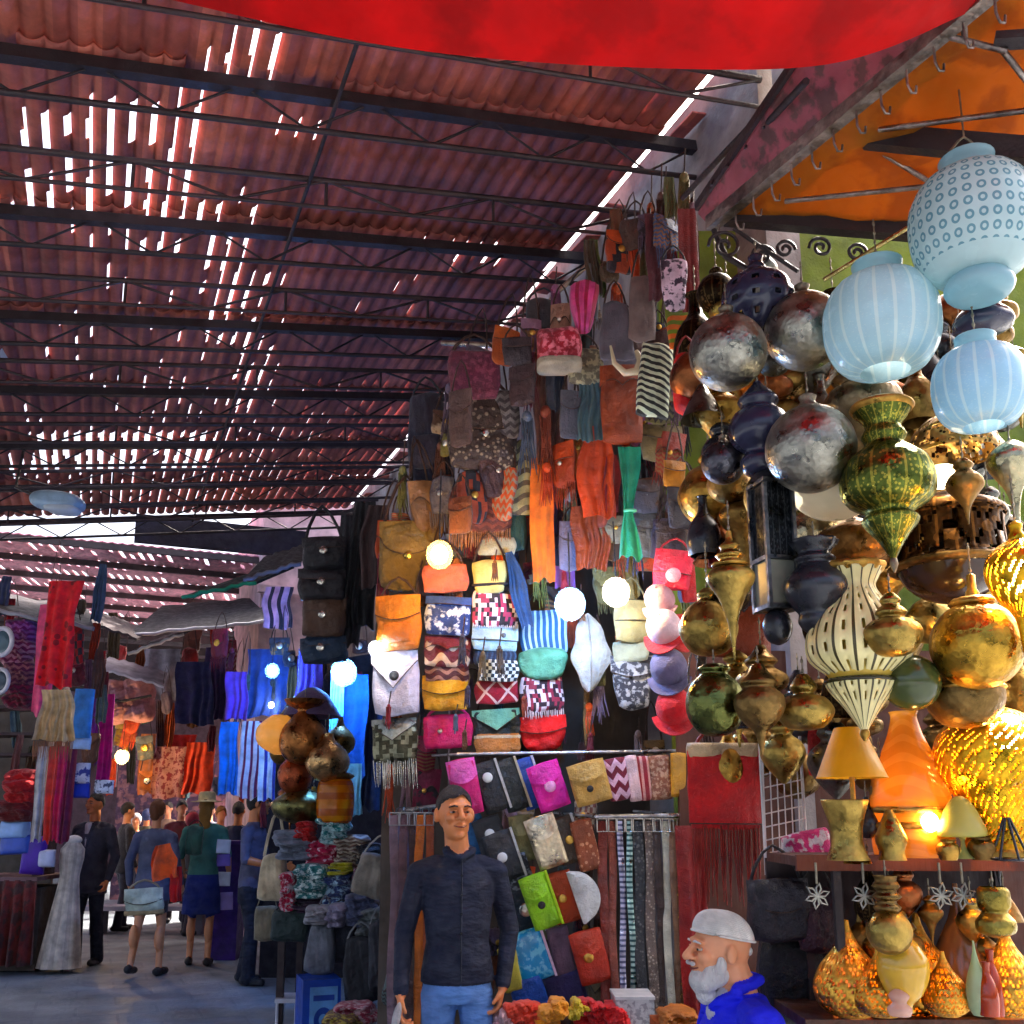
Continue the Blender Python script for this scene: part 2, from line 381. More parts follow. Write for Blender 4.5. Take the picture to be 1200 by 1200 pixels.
for r in range(NROW+1):                                        # heavy purlins with a lower chord
    y = Y0+ROW*r+.03; mb = MB()
    a = Vector((xa, y, rz(xa)-.10)); b = Vector((xb, y, rz(xb)-.10)); ang = -math.atan(SL)
    mb.box((a+b)/2, ((b-a).length, .06, .062), (0, ang, 0))
    lo = Vector((0, 0, -.20)); mb.tube([a+lo, b+lo], .017); N = 22
    for q in range(N):
        p0 = a.lerp(b, q/N); p1 = a.lerp(b, (q+1)/N); mb.tube([p0+(lo if q % 2 else Vector((0, 0, 0))), p1+(Vector((0, 0, 0)) if q % 2 else lo)], .008, 4)
    mb.build('purlin', iron, roof)
for r in range(NROW):                                          # light lattice trusses half way
    y = Y0+ROW*(r+.53); mb = MB()
    a = Vector((xa, y, rz(xa)-.13)); b = Vector((xb, y, rz(xb)-.13)); lo = Vector((0, 0, -.17))
    mb.tube([a, b], .020, 6); mb.tube([a+lo, b+lo], .013, 6); N = 14
    for q in range(N):
        p0 = a.lerp(b, q/N); p1 = a.lerp(b, (q+1)/N); z0 = Vector((0, 0, 0))
        mb.tube([p0+(lo if q % 2 else z0), p1+(z0 if q % 2 else lo)], .010, 4)
        if q % 2 == 0: mb.tube([p0, p0+lo], .010, 4)
    mb.build('truss', iron2, roof)
mb = MB(); rge = random.Random(4); y = 3.4                          # odd pieces of sheet lapped along the open right edge
while y < 12.2:
    L = rge.uniform(.12, .5)
    if rge.random() < (.45 if y < 4.9 else .75): mb.box((3.02, y+L/2, rz(3.02)+.02+rge.uniform(0, .015)), (rge.uniform(.10, .15), L, .01), (0, -.15+rge.uniform(-.1, .1), rge.uniform(-.06, .06)))
    y += L+rge.uniform(.02, .2)
mb.build('edge_sheet', RM, roof)
mb = MB()                                                       # thin runners along the street
for x in (-1.9, .9): mb.tube([(x, Y0, rz(x)-.16), (x, Y0+ROW*NROW, rz(x)-.16)], .012, 5)
mb.build('runner', iron, roof)
mb = MB(); ye = Y0+ROW*NROW+.22                                 # end beam of the roof
mb.box((1.3, ye+.02, 5.03), (2.1, .14, .34)); mb.build('end_beam', M('paint', (52, 50, 66)), roof)

# ---- second roof further down the street
r2 = root('far_roof', 'pinkish latticed far roof beyond the end beam of the main roof', 'roof', (0, 0, 0), 0)
mb = MB(); rg = random.Random(5); nx = 120; ny = 26
rows = [[(-5+7.6*i/nx+.05*s, 13.75+6.75*s/ny, 5.16+.02*(i % 2)) for i in range(nx+1)] for s in range(ny+1)]
hole = {(s, i) for s in range(ny) for i in range(nx) if i % 2 and rg.random() < .6 and s % 3}
mb.grid(rows, kill=lambda i, j: (i, j) in hole)
o = mb.build('roof_sheet', M('cloth', (222, 160, 172)), r2); sd = o.modifiers.new('thick', 'SOLIDIFY'); sd.thickness = .02
mb = MB()
for s in range(0, ny+1, 4): mb.box((-.9, 13.75+6.75*s/ny, 5.1), (8.2, .05, .08))
mb.build('purlin', iron2, r2)
r3 = root('end_roof', 'dark timber roof closing the far end of the street', 'roof', (0, 0, 0), 0)
mb = MB(); mb.slab([[(x, y, 5.08+.02*(y-20)+.02*math.sin(x*9)) for x in np.linspace(-6, 5, 40)] for y in (19.6, 24, 30)], .05, (0, 0, 1)); mb.build('deck', M('wood', (66, 52, 56)), r3)
mb = MB()
for k in range(7): mb.box((-.5, 19.7+k*1.5, 4.93), (11, .1, .16))
mb.build('rafter', iron, r3)

# ---- walls
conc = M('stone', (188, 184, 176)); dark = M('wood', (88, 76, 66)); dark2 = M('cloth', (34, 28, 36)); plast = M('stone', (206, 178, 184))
mb = MB(); mb.box((3.2, 8.42, 2.92), (.22, 9.2, 5.84)); tag(mb.build('right_wall', M('stone', (150, 138, 132), 'blotch', (112, 100, 100), n=1)), 'long stained masonry wall behind the hanging bags at the right edge of the roof', 'wall')
mb = MB(); mb.box((3.2, 2.6, 6.1), (.22, 2.2, 2.2)); mb.box((3.06, 2.6, 5.9), (.06, 2.1, .12)); tag(mb.build('concrete_wall', conc), 'stained grey concrete wall above the iron canopy frame', 'wall')
# dark plank partitions on which the goods hang (they face down the street)
def partition(name, label, x0, x1, zt, d, mat, zb=0., dz=0.):
    a, b = ground(x0, d), ground(x1, d); mb = MB(); n = 12
    w = (b-a); t = Vector((w.y, -w.x, 0)).normalized()
    rows = [[a.lerp(b, i/n)+Vector((0, 0, zb)) for i in range(n+1)], [a.lerp(b, i/n)+Vector((0, 0, zt+dz*i/n)) for i in range(n+1)]]
    mb.slab(rows, .05, -t); return tag(mb.build(name, mat), label, 'wall')
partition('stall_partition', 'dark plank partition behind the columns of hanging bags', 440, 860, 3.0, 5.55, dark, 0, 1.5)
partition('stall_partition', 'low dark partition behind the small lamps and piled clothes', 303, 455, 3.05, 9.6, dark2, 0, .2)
partition('stall_partition', 'olive green back wall of the lantern stall', 806, 1460, 4.75, 4.55, M('stone', (112, 126, 60)))
partition('stall_partition', 'brown board partition behind the shelves of the lantern stall', 812, 1420, 2.35, 4.35, M('wood', (84, 48, 34)))
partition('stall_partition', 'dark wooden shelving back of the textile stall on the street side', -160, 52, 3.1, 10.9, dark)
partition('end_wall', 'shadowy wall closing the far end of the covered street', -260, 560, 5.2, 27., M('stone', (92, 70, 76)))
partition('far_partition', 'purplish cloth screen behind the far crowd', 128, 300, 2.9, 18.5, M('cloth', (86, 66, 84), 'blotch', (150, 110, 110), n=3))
# plaster building beyond the right wall, its unseen bulk enlarged to block the sun
mb = MB(); mb.box((5.0, 14.8, 3.0), (6.1, 2.7, 6.0)); mb.box((5.0, 13.40, 4.62), (6.2, .1, .1)); tag(mb.build('plaster_building', plast), 'pale pink plaster house front beyond the black handbags', 'building')

def smooth_edge(e):
    x = [p[0] for p in e]; y = np.array([p[1] for p in e], float)
    y2 = np.convolve(np.pad(y, 1, mode='edge'), [.25, .5, .25], 'valid'); xs = np.linspace(x[0], x[-1], 60); ys = np.interp(xs, x, y2)
    ys = np.convolve(np.pad(ys, 3, mode='edge'), np.ones(7)/7, 'valid'); return [(float(a), float(b)) for a, b in zip(xs, ys)]
# ---- red awning over the viewer's head
mb = MB(); edge = smooth_edge([(120, -20), (190, -4), (260, 14), (330, 31), (400, 45), (480, 60), (560, 68), (640, 75), (720, 79), (800, 81), (880, 83), (940, 82), (985, 77), (1030, 64), (1060, 52), (1100, 30), (1140, 12), (1200, -12), (1260, -40)])
rows = []
for k in range(8):
    row = []
    for i, (x, y) in enumerate(edge):
        p = P(x, y, 2.75); s = k/7
        row.append(p+Vector((0, -2.6*s, .95*s+.10*math.sin(i*.3+2*s)*s-.25*math.sin(PI*s)*.6+.05*s*math.sin(i*.75+5*s))))
    rows.append(row)
mb.slab(rows, .004, (0, 0, 1))
tag(mb.build('red_awning', frost((226, 18, 34), 'blotch', (204, 12, 28), n=1.5, tr=.6, rough=.7)), 'bright red cloth awning sagging across the top over the street', 'awning')

# ---- canopy of the lantern stall: iron rails, pink fascia board, orange cloth
rust = M('metal', (160, 146, 138), rough=.5); cf = root('canopy_frame', 'rusty iron canopy frame with faded pink fascia and hooks above the lanterns', 'canopy frame', P(840, 262, 3.84), 0)
inv = Matrix.Translation(-cf.location)
def bt(pts, r, n=6): return MB().tube([inv @ p for p in pts], r, n)
A0, A1 = P(832, 263, 3.84), P(1195, -40, 2.62)
d_ = (A1-A0).normalized()
def bar(p, q, w, h, name, mat):
    mb = MB(); p, q = inv @ p, inv @ q; t = (q-p).normalized(); sd = t.cross(Vector((0, 0, 1))).normalized(); u = sd.cross(t)
    vs = [e+sd*i*w/2+u*j*h/2 for e in (p, q) for i, j in ((-1, -1), (1, -1), (1, 1), (-1, 1))]
    mb.add(vs, [(0, 1, 2, 3), (7, 6, 5, 4), (0, 4, 5, 1), (1, 5, 6, 2), (2, 6, 7, 3), (3, 7, 4, 0)], smooth=False); return mb.build(name, mat, cf)
bar(A0, A1, .045, .055, 'rail', rust)
B0, B1 = P(818, 243, 3.9), P(1010, -40, 2.9); bar(B0, B1, .03, .035, 'rail', iron2)
mb = MB(); rows = []
for k in range(2):
    rows.append([(inv @ (A0.lerp(A1, i/8) if k == 0 else B0.lerp(B1, i/8)))+Vector((0, 0, -.01 if k == 0 else -.03)) for i in range(9)])
mb.slab(rows, .012, (0, 0, 1)); mb.build('fascia_board', M('paint', (150, 84, 92), 'blotch', (96, 66, 66), n=5), cf)
for (p, q, w) in (((1015, 160, 3.35), (1260, 182, 2.95), .07), ((850, 252, 3.82), (1260, 285, 3.5), .07), ((1165, 48, 2.8), (1300, 40, 2.7), .025)): bar(P(*p), P(*q), .05, w, 'crossbar', iron)
for (p, q) in (((1030, 152, 3.25), (1260, 122, 2.85)), ((920, 236, 3.6), (1260, 200, 3.1)), ((1035, 180, 3.4), (1110, 226, 3.5)), ((1168, 50, 2.8), (1215, 110, 2.9)), ((1100, 40, 2.85), (1180, 60, 2.8)), ((1125, -30, 2.75), (1131, 50, 2.85))):
    bt([P(*p), P(*q)], .009).build('stay', rust, cf)
for i in range(13):
    t = .04+i*.075; p = A0.lerp(A1, t)+Vector((0, 0, -.03)); hk = [p, p+Vector((0, 0, -.05)), p+Vector((.012, 0, -.075)), p+Vector((.03, 0, -.07)), p+Vector((.034, 0, -.045))]
    bt(hk, .004, 5).build('hook', rust, cf)
for i in range(9):
    t = .12+i*.09; p = A0.lerp(A1, t).lerp(B0.lerp(B1, t), .45); q = p+Vector((.02, 0, .07)); bt([p+Vector((0, 0, .02)), q, q+Vector((-.05, .02, .015)), q+Vector((-.07, .02, -.03))], .005, 5).build('hook', iron2, cf)
def scroll(c, r, name='scroll', turns=1.6, mir=1):
    pts = []
    for k in range(26):
        a = turns*2*PI*k/25; q = r*(1-k/30); pts.append(c+RT*(mir*q*math.cos(a))+Vector((0, 0, q*math.sin(a))))
    bt(pts, .007, 5).build(name, iron, cf)
for (x, y, r, mi) in ((850, 288, 20, -1), (893, 300, 15, 1), (962, 290, 14, -1), (1004, 296, 12, 1), (920, 292, 12, 1)): scroll(P(x, y, 3.75), r/F*3.75, mir=mi)
bt([P(835, 265, 3.84), P(850, 300, 3.75), P(880, 318, 3.7)], .012).build('bracket', iron, cf); bt([P(860, 268, 3.8), P(935, 318, 3.7)], .008).build('bracket', iron, cf)
bt([P(965, 328, 3.6), P(1072, 262, 3.5), P(1210, 190, 3.3)], .008).build('rod', M('metal', (190, 170, 110)), cf)
mb = MB(); rows = []
q0, q1, q2, q3 = P(842, 255, 3.83), P(1330, 290, 3.6), P(1330, -60, 2.5), P(1110, 30, 2.8)
for i in range(9):
    rows.append([q0.lerp(q3, i/8).lerp(q1.lerp(q2, i/8), j/8)+Vector((0, 0, .07*i/8-.05*math.sin(PI*j/8)*math.sin(i*2.1)+.02*math.sin(j*3+i))) for j in range(9)])
mb.slab(rows, .004, (0, 0, 1)); tag(mb.build('orange_canopy', frost((176, 116, 50), 'blotch', (150, 94, 40), n=2, tr=.42, rough=.8)), 'orange cloth canopy stretched over the lantern stall', 'canopy')
# concrete wall pipe and wires
mb = MB(); mb.tube([P(800, 232, 4.2), P(905, 120, 3.4)], .012); mb.tube([P(880, 165, 3.6), P(945, 95, 3.1)], .012)
tag(mb.build('conduit', iron), 'dark conduit pipes running along the concrete wall', 'pipe')
# ================================================================ LANTERN STALL
brass = M('metal', (194, 150, 70), rough=.3); brassg = M('metal', (176, 146, 74), rough=.32); oldb = M('metal', (136, 106, 60), rough=.34)
silver = M('metal', (164, 160, 146), rough=.3); steel = M('metal', (120, 122, 126), rough=.35); smoke = M('metal', (92, 90, 96), rough=.28)
inky = M('glaze', (40, 40, 58), rough=.25); inkyb = M('glaze', (34, 34, 40), rough=.3); amber = frost((206, 136, 62), 'spot', (150, 84, 30), n=64, tr=.45, rough=.16)
wire = M('metal', (150, 140, 120), rough=.4); cream = M('glaze', (232, 220, 176), rough=.4)
def cz(d): return d/F
def lantern(label, px, py, d, prof, mat, name='lantern', cat='lantern', n=32, flute=None, chain=40, extra=(), kill=None, sub=3, group=None, thick=0, rz=0.):
    """prof: (radius px, height px) in photo pixels about (px,py); extra: (part name, profile, material[, flute])"""
    m = cz(d); t = root(name, label, cat, P(px, py, d), -PSI+rz, group)
    pr = [(r*m, z*m) for r, z in prof]; mb = MB(); mb.rev(pr, n, flute, kill=kill, sub=sub)
    o = mb.build('body', mat, t)
    if thick: sd = o.modifiers.new('thick', 'SOLIDIFY'); sd.thickness = thick; sd.offset = -1
    top = max(z for r, z in prof)
    for e in extra:
        q = [(r*m, z*m) for r, z in e[1]]; mb = MB(); mb.rev(q, 24, e[3] if len(e) > 3 else None, sub=e[4] if len(e) > 4 else 2); mb.build(e[0], e[2], t); top = max(top, max(z for r, z in e[1]))
    if chain:
        mb = MB(); z0 = (top-2)*m; z1 = z0+chain*m
        mb.tube([(0, 0, z0), (0, 0, z1)], .0022, 5)
        k = int(chain*m/.03)
        for i in range(k): mb.ell((0, 0, z0+(i+.5)*(z1-z0)/max(k, 1)), (.005, .005, .009), n=6, m=4)
        mb.build('hanger', wire, t)
    return t
def ball(r, cap=.22): return [(r*math.sin(PI*k/12), -r*math.cos(PI*k/12)) for k in range(0, 12)]+[(r*cap, r*.97)]
def neck(r, z, h): return [(r*1.15, z), (r*1.2, z+h*.2), (r*.8, z+h*.5), (r, z+h*.8), (r*.3, z+h)]
def bulb(t, c, r, col, s, halo=False):
    mb = MB(); mb.ell(c, (r, r, r*1.15), n=16, m=12); o = mb.build('bulb', glow(col, s), t)
    if halo: MB().ell(c, (r*1.55, r*1.55, r*1.7), n=24, m=16).build('halo_shell', veil(), t)  # added shell, no real part of the bulb, catches its light as a halo
    return o
def veil():
    if 'veil' in _mats: return _mats['veil']
    m = bpy.data.materials.new('halo_film'); m.use_nodes = True; nt = m.node_tree; nt.nodes.clear(); o = nt.nodes.new('ShaderNodeOutputMaterial')
    a = nt.nodes.new('ShaderNodeBsdfTransparent'); b = nt.nodes.new('ShaderNodeBsdfTranslucent'); x = nt.nodes.new('ShaderNodeMixShader'); x.inputs[0].default_value = .06
    b.inputs[0].default_value = (.9, .9, .9, 1); nt.links.new(a.outputs[0], x.inputs[1]); nt.links.new(b.outputs[0], x.inputs[2]); nt.links.new(x.outputs[0], o.inputs[0]); _mats['veil'] = m
    return m
WARM = (255, 190, 96); COOL = (160, 205, 255); WHITE = (255, 236, 200)

# pale blue glass globes
bl1 = frost((206, 226, 226), 'ring', (120, 160, 172), n=30, k=12, tr=.35, rough=.25); bl2 = frost((190, 216, 224), 'rib', (218, 232, 232), n=20, k=16, tr=.35, rough=.25); bl3 = frost((176, 208, 224), 'rib', (208, 226, 230), n=18, k=14, tr=.35, rough=.25)
wg = frost((172, 206, 214), tr=.4, rough=.25)
def blue(label, px, py, d, r, h, mat, foot=True, bail=False):
    pr = [(r*.42, -h*.5), (r*.72, -h*.43), (r*.94, -h*.24), (r, 0), (r*.95, h*.22), (r*.75, h*.40), (r*.42, h*.5)]
    ex = [('collar', [(r*.40, h*.48), (r*.44, h*.52), (r*.42, h*.60), (r*.44, h*.64), (r*.36, h*.65), (.5, h*.65)], wg)]
    if foot: ex.append(('foot', [(r*.40, -h*.48), (r*.5, -h*.53), (r*.54, -h*.60), (r*.46, -h*.67), (r*.3, -h*.70), (.5, -h*.7)], wg))
    t = lantern(label, px, py, d, pr, mat, n=48, flute=(20, .018), chain=0 if bail else 60, extra=ex)
    if bail:
        m = cz(d); mb = MB(); mb.tube([(-r*.42*m, 0, h*.62*m), (-r*.1*m, 0, h*.83*m), (0, 0, h*.87*m), (r*.1*m, 0, h*.83*m), (r*.42*m, 0, h*.62*m)], .004, 6); mb.tube([(0, 0, h*.86*m), (0, 0, h*1.35*m)], .003, 5); mb.build('bail', wire, t)
    return t
blue('large pale blue glass globe lantern with rows of dark ring marks', 1140, 264, 3.0, 71, 134, bl1, bail=True)
blue('pale blue ribbed glass globe lantern beside the silver balls', 1033, 380, 3.15, 66, 120, bl2, foot=False)
blue('smallest blue ribbed glass globe lantern below the ring marked one', 1148, 454, 2.95, 53, 98, bl3, foot=False)
lantern('dark glass stem lantern hanging under the ring marked blue globe', 1150, 362, 3.12, [(14, 24), (26, 14), (20, 2), (30, -10), (34, -22), (20, -30), (3, -34)], inky, chain=0, flute=(8, .05))
# silver balls
for lb, x, y, d, r, mt in (('tarnished silver ball lantern nearest the red leather pouch', 853, 413, 3.35, 45, silver), ('silver ball lantern half behind the blue ribbed globe', 943, 388, 3.4, 46, silver),
  ('largest shiny silver ball lantern above the green patterned lantern', 950, 526, 3.1, 52, silver), ('small smoky silver ball lantern low beside the ink blue tiered lantern', 848, 542, 3.4, 26, smoke),
  ('half silver half amber ball lantern above the black amphora', 957, 628, 3.5, 38, M('metal', (190, 170, 130), rough=.18))):
    lantern(lb, x, y, d, ball(r), mt, n=36, extra=[('cap', neck(r*.2, r*.93, r*.4), wire)], chain=30)
lantern('white glass bowl lamp under the largest silver ball', 978, 574, 3.25, [(2, -36), (24, -31), (42, -18), (52, 0), (54, 14), (50, 16)], frost((236, 226, 200), tr=.4), extra=[('rim', [(54, 12), (57, 15), (54, 18), (50, 17)], steel)], chain=30)
# ink dark pierced lanterns
def hexkill(i, j): return (i % 3 == 1 and j % 3 == 1)
lantern('ink dark pierced round lantern high between the two silver balls', 888, 352, 3.5, [(4, -44), (22, -36), (38, -18), (42, 0), (36, 20), (18, 34), (8, 40)], inky, n=30, kill=hexkill, thick=.004, extra=[('cap', neck(9, 38, 22), inky)], chain=20)
lantern('ink blue tiered lantern with ridged waist under the silver balls', 890, 502, 3.3, [(6, -58), (20, -54), (24, -40), (18, -30), (32, -18), (36, 0), (30, 16), (20, 24), (24, 34), (16, 44), (8, 52), (4, 58)], inky, flute=(14, .06), chain=24)
lantern('green and gold patterned glass lantern with pointed tail', 1040, 566, 3.0, [(1, -98), (4, -90), (14, -72), (28, -54), (32, -44), (26, -36), (48, -22), (54, 0), (48, 24), (30, 40), (22, 48), (26, 58), (20, 70), (30, 84), (34, 92)], M('metal', (176, 164, 66), 'lace', (96, 108, 48), n=18, k=16, rough=.3), flute=(16, .03), extra=[('tip', [(3, -90), (5, -98), (1, -108)], wire), ('collar', [(33, 88), (37, 93), (33, 98), (24, 99)], brass)], chain=20)
lantern('smoked amphora lamp with wide shoulder behind the green patterned lantern', 1012, 478, 3.4, [(8, -60), (16, -50), (30, -26), (44, 0), (40, 18), (24, 28), (34, 36)], M('metal', (126, 110, 84), rough=.3), chain=20)
lantern('black ruffled amphora lantern beside the cream pierced lantern', 957, 688, 3.05, [(2, -58), (14, -54), (23, -42), (22, -32), (28, -24), (37, -8), (36, 8), (24, 22), (20, 28), (24, 34), (18, 40), (24, 50)], inkyb, flute=(10, .03), extra=[('ruffle', [(22, 46), (27, 51), (29, 56), (26, 55)], inkyb, (14, .2))], chain=26)
# cream pierced lantern
def creamk(i, j):
    return (j % 6 == 2 and i % 4 in (1, 2)) and 6 < i < 42
lantern('big cream pierced metal lantern with dark ribs and crown top', 1006, 756, 3.0, [(2, -104), (6, -96), (22, -72), (36, -54), (40, -44), (34, -38), (56, -18), (60, 4), (52, 28), (38, 46), (28, 60), (24, 70), (28, 80), (34, 90)], M('glaze', (236, 222, 170), 'vthin', (70, 62, 38), n=16, rough=.4), n=96, sub=4, kill=lambda i, j: creamk(i, j), thick=.004, flute=(16, .03),
    extra=[('crown', [(32, 86), (38, 92), (36, 98), (30, 94)], brass, (12, .12)), ('band', [(38, -46), (43, -44), (39, -40)], M('glaze', (52, 48, 30))), ('core', [(3, -90), (30, -50), (50, 0), (40, 28), (20, 64), (3, 70)], frost((244, 214, 130), tr=.5)), ('tip', [(4, -98), (6, -104), (2, -112)], brass)], chain=0)
t = lantern('small brass urn lantern with tiered neck in front of the cream one', 1046, 742, 2.85, [(2, -28), (20, -24), (32, -8), (33, 4), (24, 14), (14, 18), (18, 24), (14, 30), (10, 34), (12, 40), (5, 48)], brassg, chain=26)
lantern('big polished brass ball lantern on a long stem at the right', 1145, 756, 2.9, ball(52), M('metal', (200, 154, 58), rough=.26), n=40, extra=[('collar', [(24, 46), (28, 50), (22, 56), (10, 58)], brass, (12, .1)), ('stem', [(6, 56), (8, 62), (5, 68), (5, 84), (2, 86)], brass, None, 0)], chain=40)
lantern('dark bronze bowl lamp below the big brass ball', 1130, 818, 3.0, [(2, -36), (26, -30), (42, -10), (44, 10), (36, 26), (20, 34)], oldb, extra=[('band', [(43, 8), (47, 11), (43, 15)], brass)], chain=30)
lantern('dark green glazed ball lantern by the cream lantern tail', 1068, 800, 2.95, ball(33), M('glaze', (66, 72, 42), rough=.2), chain=30)
# pierced lit pear (gold)
def pk(i, j): return (i*3+j*5+(i//3)*(j//4)) % 4 == 0 and (i+j) % 2 == 0
gold = M('metal', (236, 180, 40), rough=.3)
t = lantern('lit gold pierced pear lantern at the right edge', 1196, 676, 2.8, [(4, -108), (8, -60), (14, -42), (28, -24), (38, 0), (36, 22), (24, 36), (12, 44)], gold, n=110, sub=6, kill=lambda i, j: pk(i, j) and i > 8, thick=.003, extra=[('cap', neck(8, 44, 24), gold)], chain=60)
bulb(t, (0, -.0, -.0), .045, WARM, 64)
t = lantern('large lit gold pierced table lamp at the right end of the shelf', 1166, 900, 3.1, [(44, -92), (40, -80), (36, -62), (46, -34), (64, -8), (66, 22), (56, 44), (36, 62), (18, 70)], gold, n=150, kill=lambda i, j: pk(i, j) and i > 4, sub=9, thick=.003, extra=[('foot', [(48, -100), (46, -92), (30, -90)], brass)], chain=0)
bulb(t, (0, -.1, .105), .05, WARM, 74)
# brass top-shaped pendants with spikes
lantern('brass spinning top pendant with a long spike before the rust panel', 857, 690, 3.0, [(1, -84), (3, -60), (7, -36), (16, -10), (27, 8), (27, 18), (18, 26), (10, 28)], brassg, extra=[('tier', [(20, 26), (22, 30), (12, 34), (17, 40), (10, 46), (12, 52), (5, 58), (3, 70)], brass)], chain=40)
lantern('small brass drop pendant with spike under the white shade', 1131, 574, 3.05, [(1, -42), (4, -22), (14, -6), (21, 4), (19, 14), (9, 24), (12, 30), (5, 38)], oldb, chain=30)
lantern('silver funnel pendant with long gilt spike at the right edge', 1186, 550, 2.9, [(2, -88), (4, -50), (9, -26), (22, -4), (27, 8), (24, 20), (10, 32)], M('metal', (186, 176, 140), rough=.22), chain=40)
lantern('green tinted brass ball lantern below the rust panel', 838, 820, 3.1, [(3, -43), (20, -38), (32, -20), (34, 0), (28, 18), (16, 30), (20, 36), (12, 42)], M('metal', (112, 116, 62), rough=.22), chain=20)
lantern('brass urn pendant with a tassel spike beside the green tinted ball', 890, 822, 2.95, [(1, -62), (5, -44), (9, -34), (20, -24), (29, -8), (28, 6), (18, 16), (22, 22), (14, 32), (6, 44)], oldb, chain=24)
lantern('flattened brass globe pendant left of the mustard lamp shade', 943, 832, 3.0, [(2, -24), (20, -21), (32, -8), (33, 2), (24, 14), (12, 18), (16, 26), (12, 34), (6, 42)], brassg, chain=24)
# filigree bronze drum chandelier
def fk(i, j): return (i*5+j*7+(i*j) % 3) % 4 == 0
fil = M('metal', (112, 74, 34), 'lace', (62, 40, 20), n=20, k=4, rough=.4)
lantern('wide bronze filigree drum chandelier behind the pendants', 1112, 636, 3.35, [(62, -30), (66, -26), (62, -18), (60, 20), (64, 30), (58, 40), (30, 52), (12, 60)], fil, n=72, kill=lambda i, j: fk(i, j) and 4 < i < 16, thick=.004, sub=4, extra=[('base_ring', [(60, -34), (68, -32), (70, -28), (62, -24)], oldb), ('glass_bowl', [(2, -74), (30, -66), (50, -50), (58, -34)], M('glaze', (58, 40, 28), rough=.15))], chain=0)
lantern('gilt filigree dome lamp under the small blue globe', 1116, 512, 3.25, [(48, -24), (50, -18), (44, 4), (28, 20), (10, 28)], M('metal', (190, 150, 84), 'spot', (70, 52, 30), n=60, rough=.35), n=60, kill=lambda i, j: fk(i, j) and i > 2, thick=.004, sub=4, chain=20)
t = lantern('small lit white lamp shade among the bronze filigree', 1104, 558, 3.2, [(20, -10), (14, 10)], frost((255, 250, 235), tr=.6), sub=0, chain=0); bulb(t, (0, 0, -.005), .022, WHITE, 60)
lantern('shallow lidded brass bowl lamp behind the cream lantern crown', 1002, 640, 3.4, [(20, -30), (44, -20), (50, 0), (44, 14), (20, 26), (6, 34)], M('metal', (140, 96, 50), rough=.35), chain=40)
# tall square steel lantern
m = cz(3.2); t = root('square_lantern', 'tall square grey steel lantern hanging behind the spinning top pendant', 'lantern', P(906, 640, 3.2), -PSI+.25)
mb = MB(); w = 36*m; h = 150*m
for i in (-1, 1):
    for j in (-1, 1): mb.box((i*w/2, j*w/2, -.01), (.012, .012, h))
for z in (-.5, -.12, .5): mb.box((0, 0, z*h), (w+.012, w+.012, .014))
mb.build('frame', steel, t); MB().box((0, 0, -.3*h), (w*.92, w*.92, h*.36)).build('panel', M('glaze', (128, 128, 116), rough=.2), t); MB().box((0, 0, .19*h), (w*.9, w*.9, h*.58)).build('panel', M('metal', (70, 74, 78), 'lace', (40, 42, 46), n=4, k=4, rough=.4), t)
MB().rev([(1*m, -118*m), (12*m, -112*m), (17*m, -96*m), (13*m, -82*m), (5*m, -76*m)], 20).build('finial', inkyb, t); MB().rev([(26*m, 76*m), (20*m, 86*m), (8*m, 96*m), (4*m, 108*m), (1*m, 112*m)], 4, sub=0).build('roof', steel, t)
# ---- shelf and things standing on it
sh = root('display_shelf', 'two tier dark iron display stand carrying the brass lamps', 'shelf', P(985, 1190, 3.1))
m = cz(3.1)
def onz(py): return (1190-py)*m
X0, X1 = -48*m, 260*m
MB().box(((X0+X1)/2, .12, onz(1013)), (X1-X0, .34, .03)).build('shelf', M('wood', (74, 40, 28)), sh)
MB().box(((X0+X1)/2, .12, onz(1196)), (X1-X0, .36, .03)).build('shelf', M('wood', (74, 44, 30)), sh)
MB().box(((X0+X1)/2, -.055, onz(1015)), (X1-X0, .02, .05)).build('rim', M('wood', (92, 46, 32)), sh)
zb = -P(985, 1190, 3.1).z
for x in (0, 250*m):
    for y in (-.04, .28): MB().box((x, y, (zb+onz(1015))/2), (.025, .025, onz(1015)-zb)).build('post', iron, sh)
MB().box(((X0+X1)/2, .31, (onz(1015)+onz(1190))/2), (X1-X0, .02, onz(1015)-onz(1190))).build('back_panel', M('wood', (40, 24, 26)), sh)
def lamp(label, px, base, d, prof, mat, **k): return lantern(label, px, base, d, prof, mat, name=k.pop('name', 'lamp'), cat=k.pop('cat', 'lamp'), chain=0, **k)
t = lamp('mustard cone lamp shade on a thin brass stem', 1000, 938, 3.05, [(41, 26), (40, 27), (17, 84), (16, 85)], frost((206, 158, 52), tr=.35, rough=.6), sub=0, extra=[('stem', [(16, -72), (14, -66), (3, -60), (3, 40)], brass, None, 0)], name='table_lamp', cat='table lamp')
lamp('shiny brass beaker standing under the mustard lamp shade', 994, 1008, 3.0, [(24, 0), (23, 4), (18, 22), (20, 44), (27, 68), (25, 68)], brassg, name='beaker', cat='beaker')
t = lamp('tall orange glass bottle lamp glowing on the shelf', 1072, 1006, 3.15, [(44, 2), (46, 20), (43, 40), (46, 60), (42, 90), (30, 120), (20, 145), (15, 165), (17, 172)], frost((196, 138, 78), 'wave', (206, 150, 88), n=9, k=3, tr=.45, rough=.14), extra=[('collar', [(46, 52), (49, 56), (46, 60)], brass, (18, .06)), ('collar', [(46, 34), (49, 38), (46, 42)], brass, (18, .06))])
bulb(t, (0, -.135, .115), .026, WARM, 60); bulb(t, (0, 0, .2), .04, (255, 170, 90), 9)
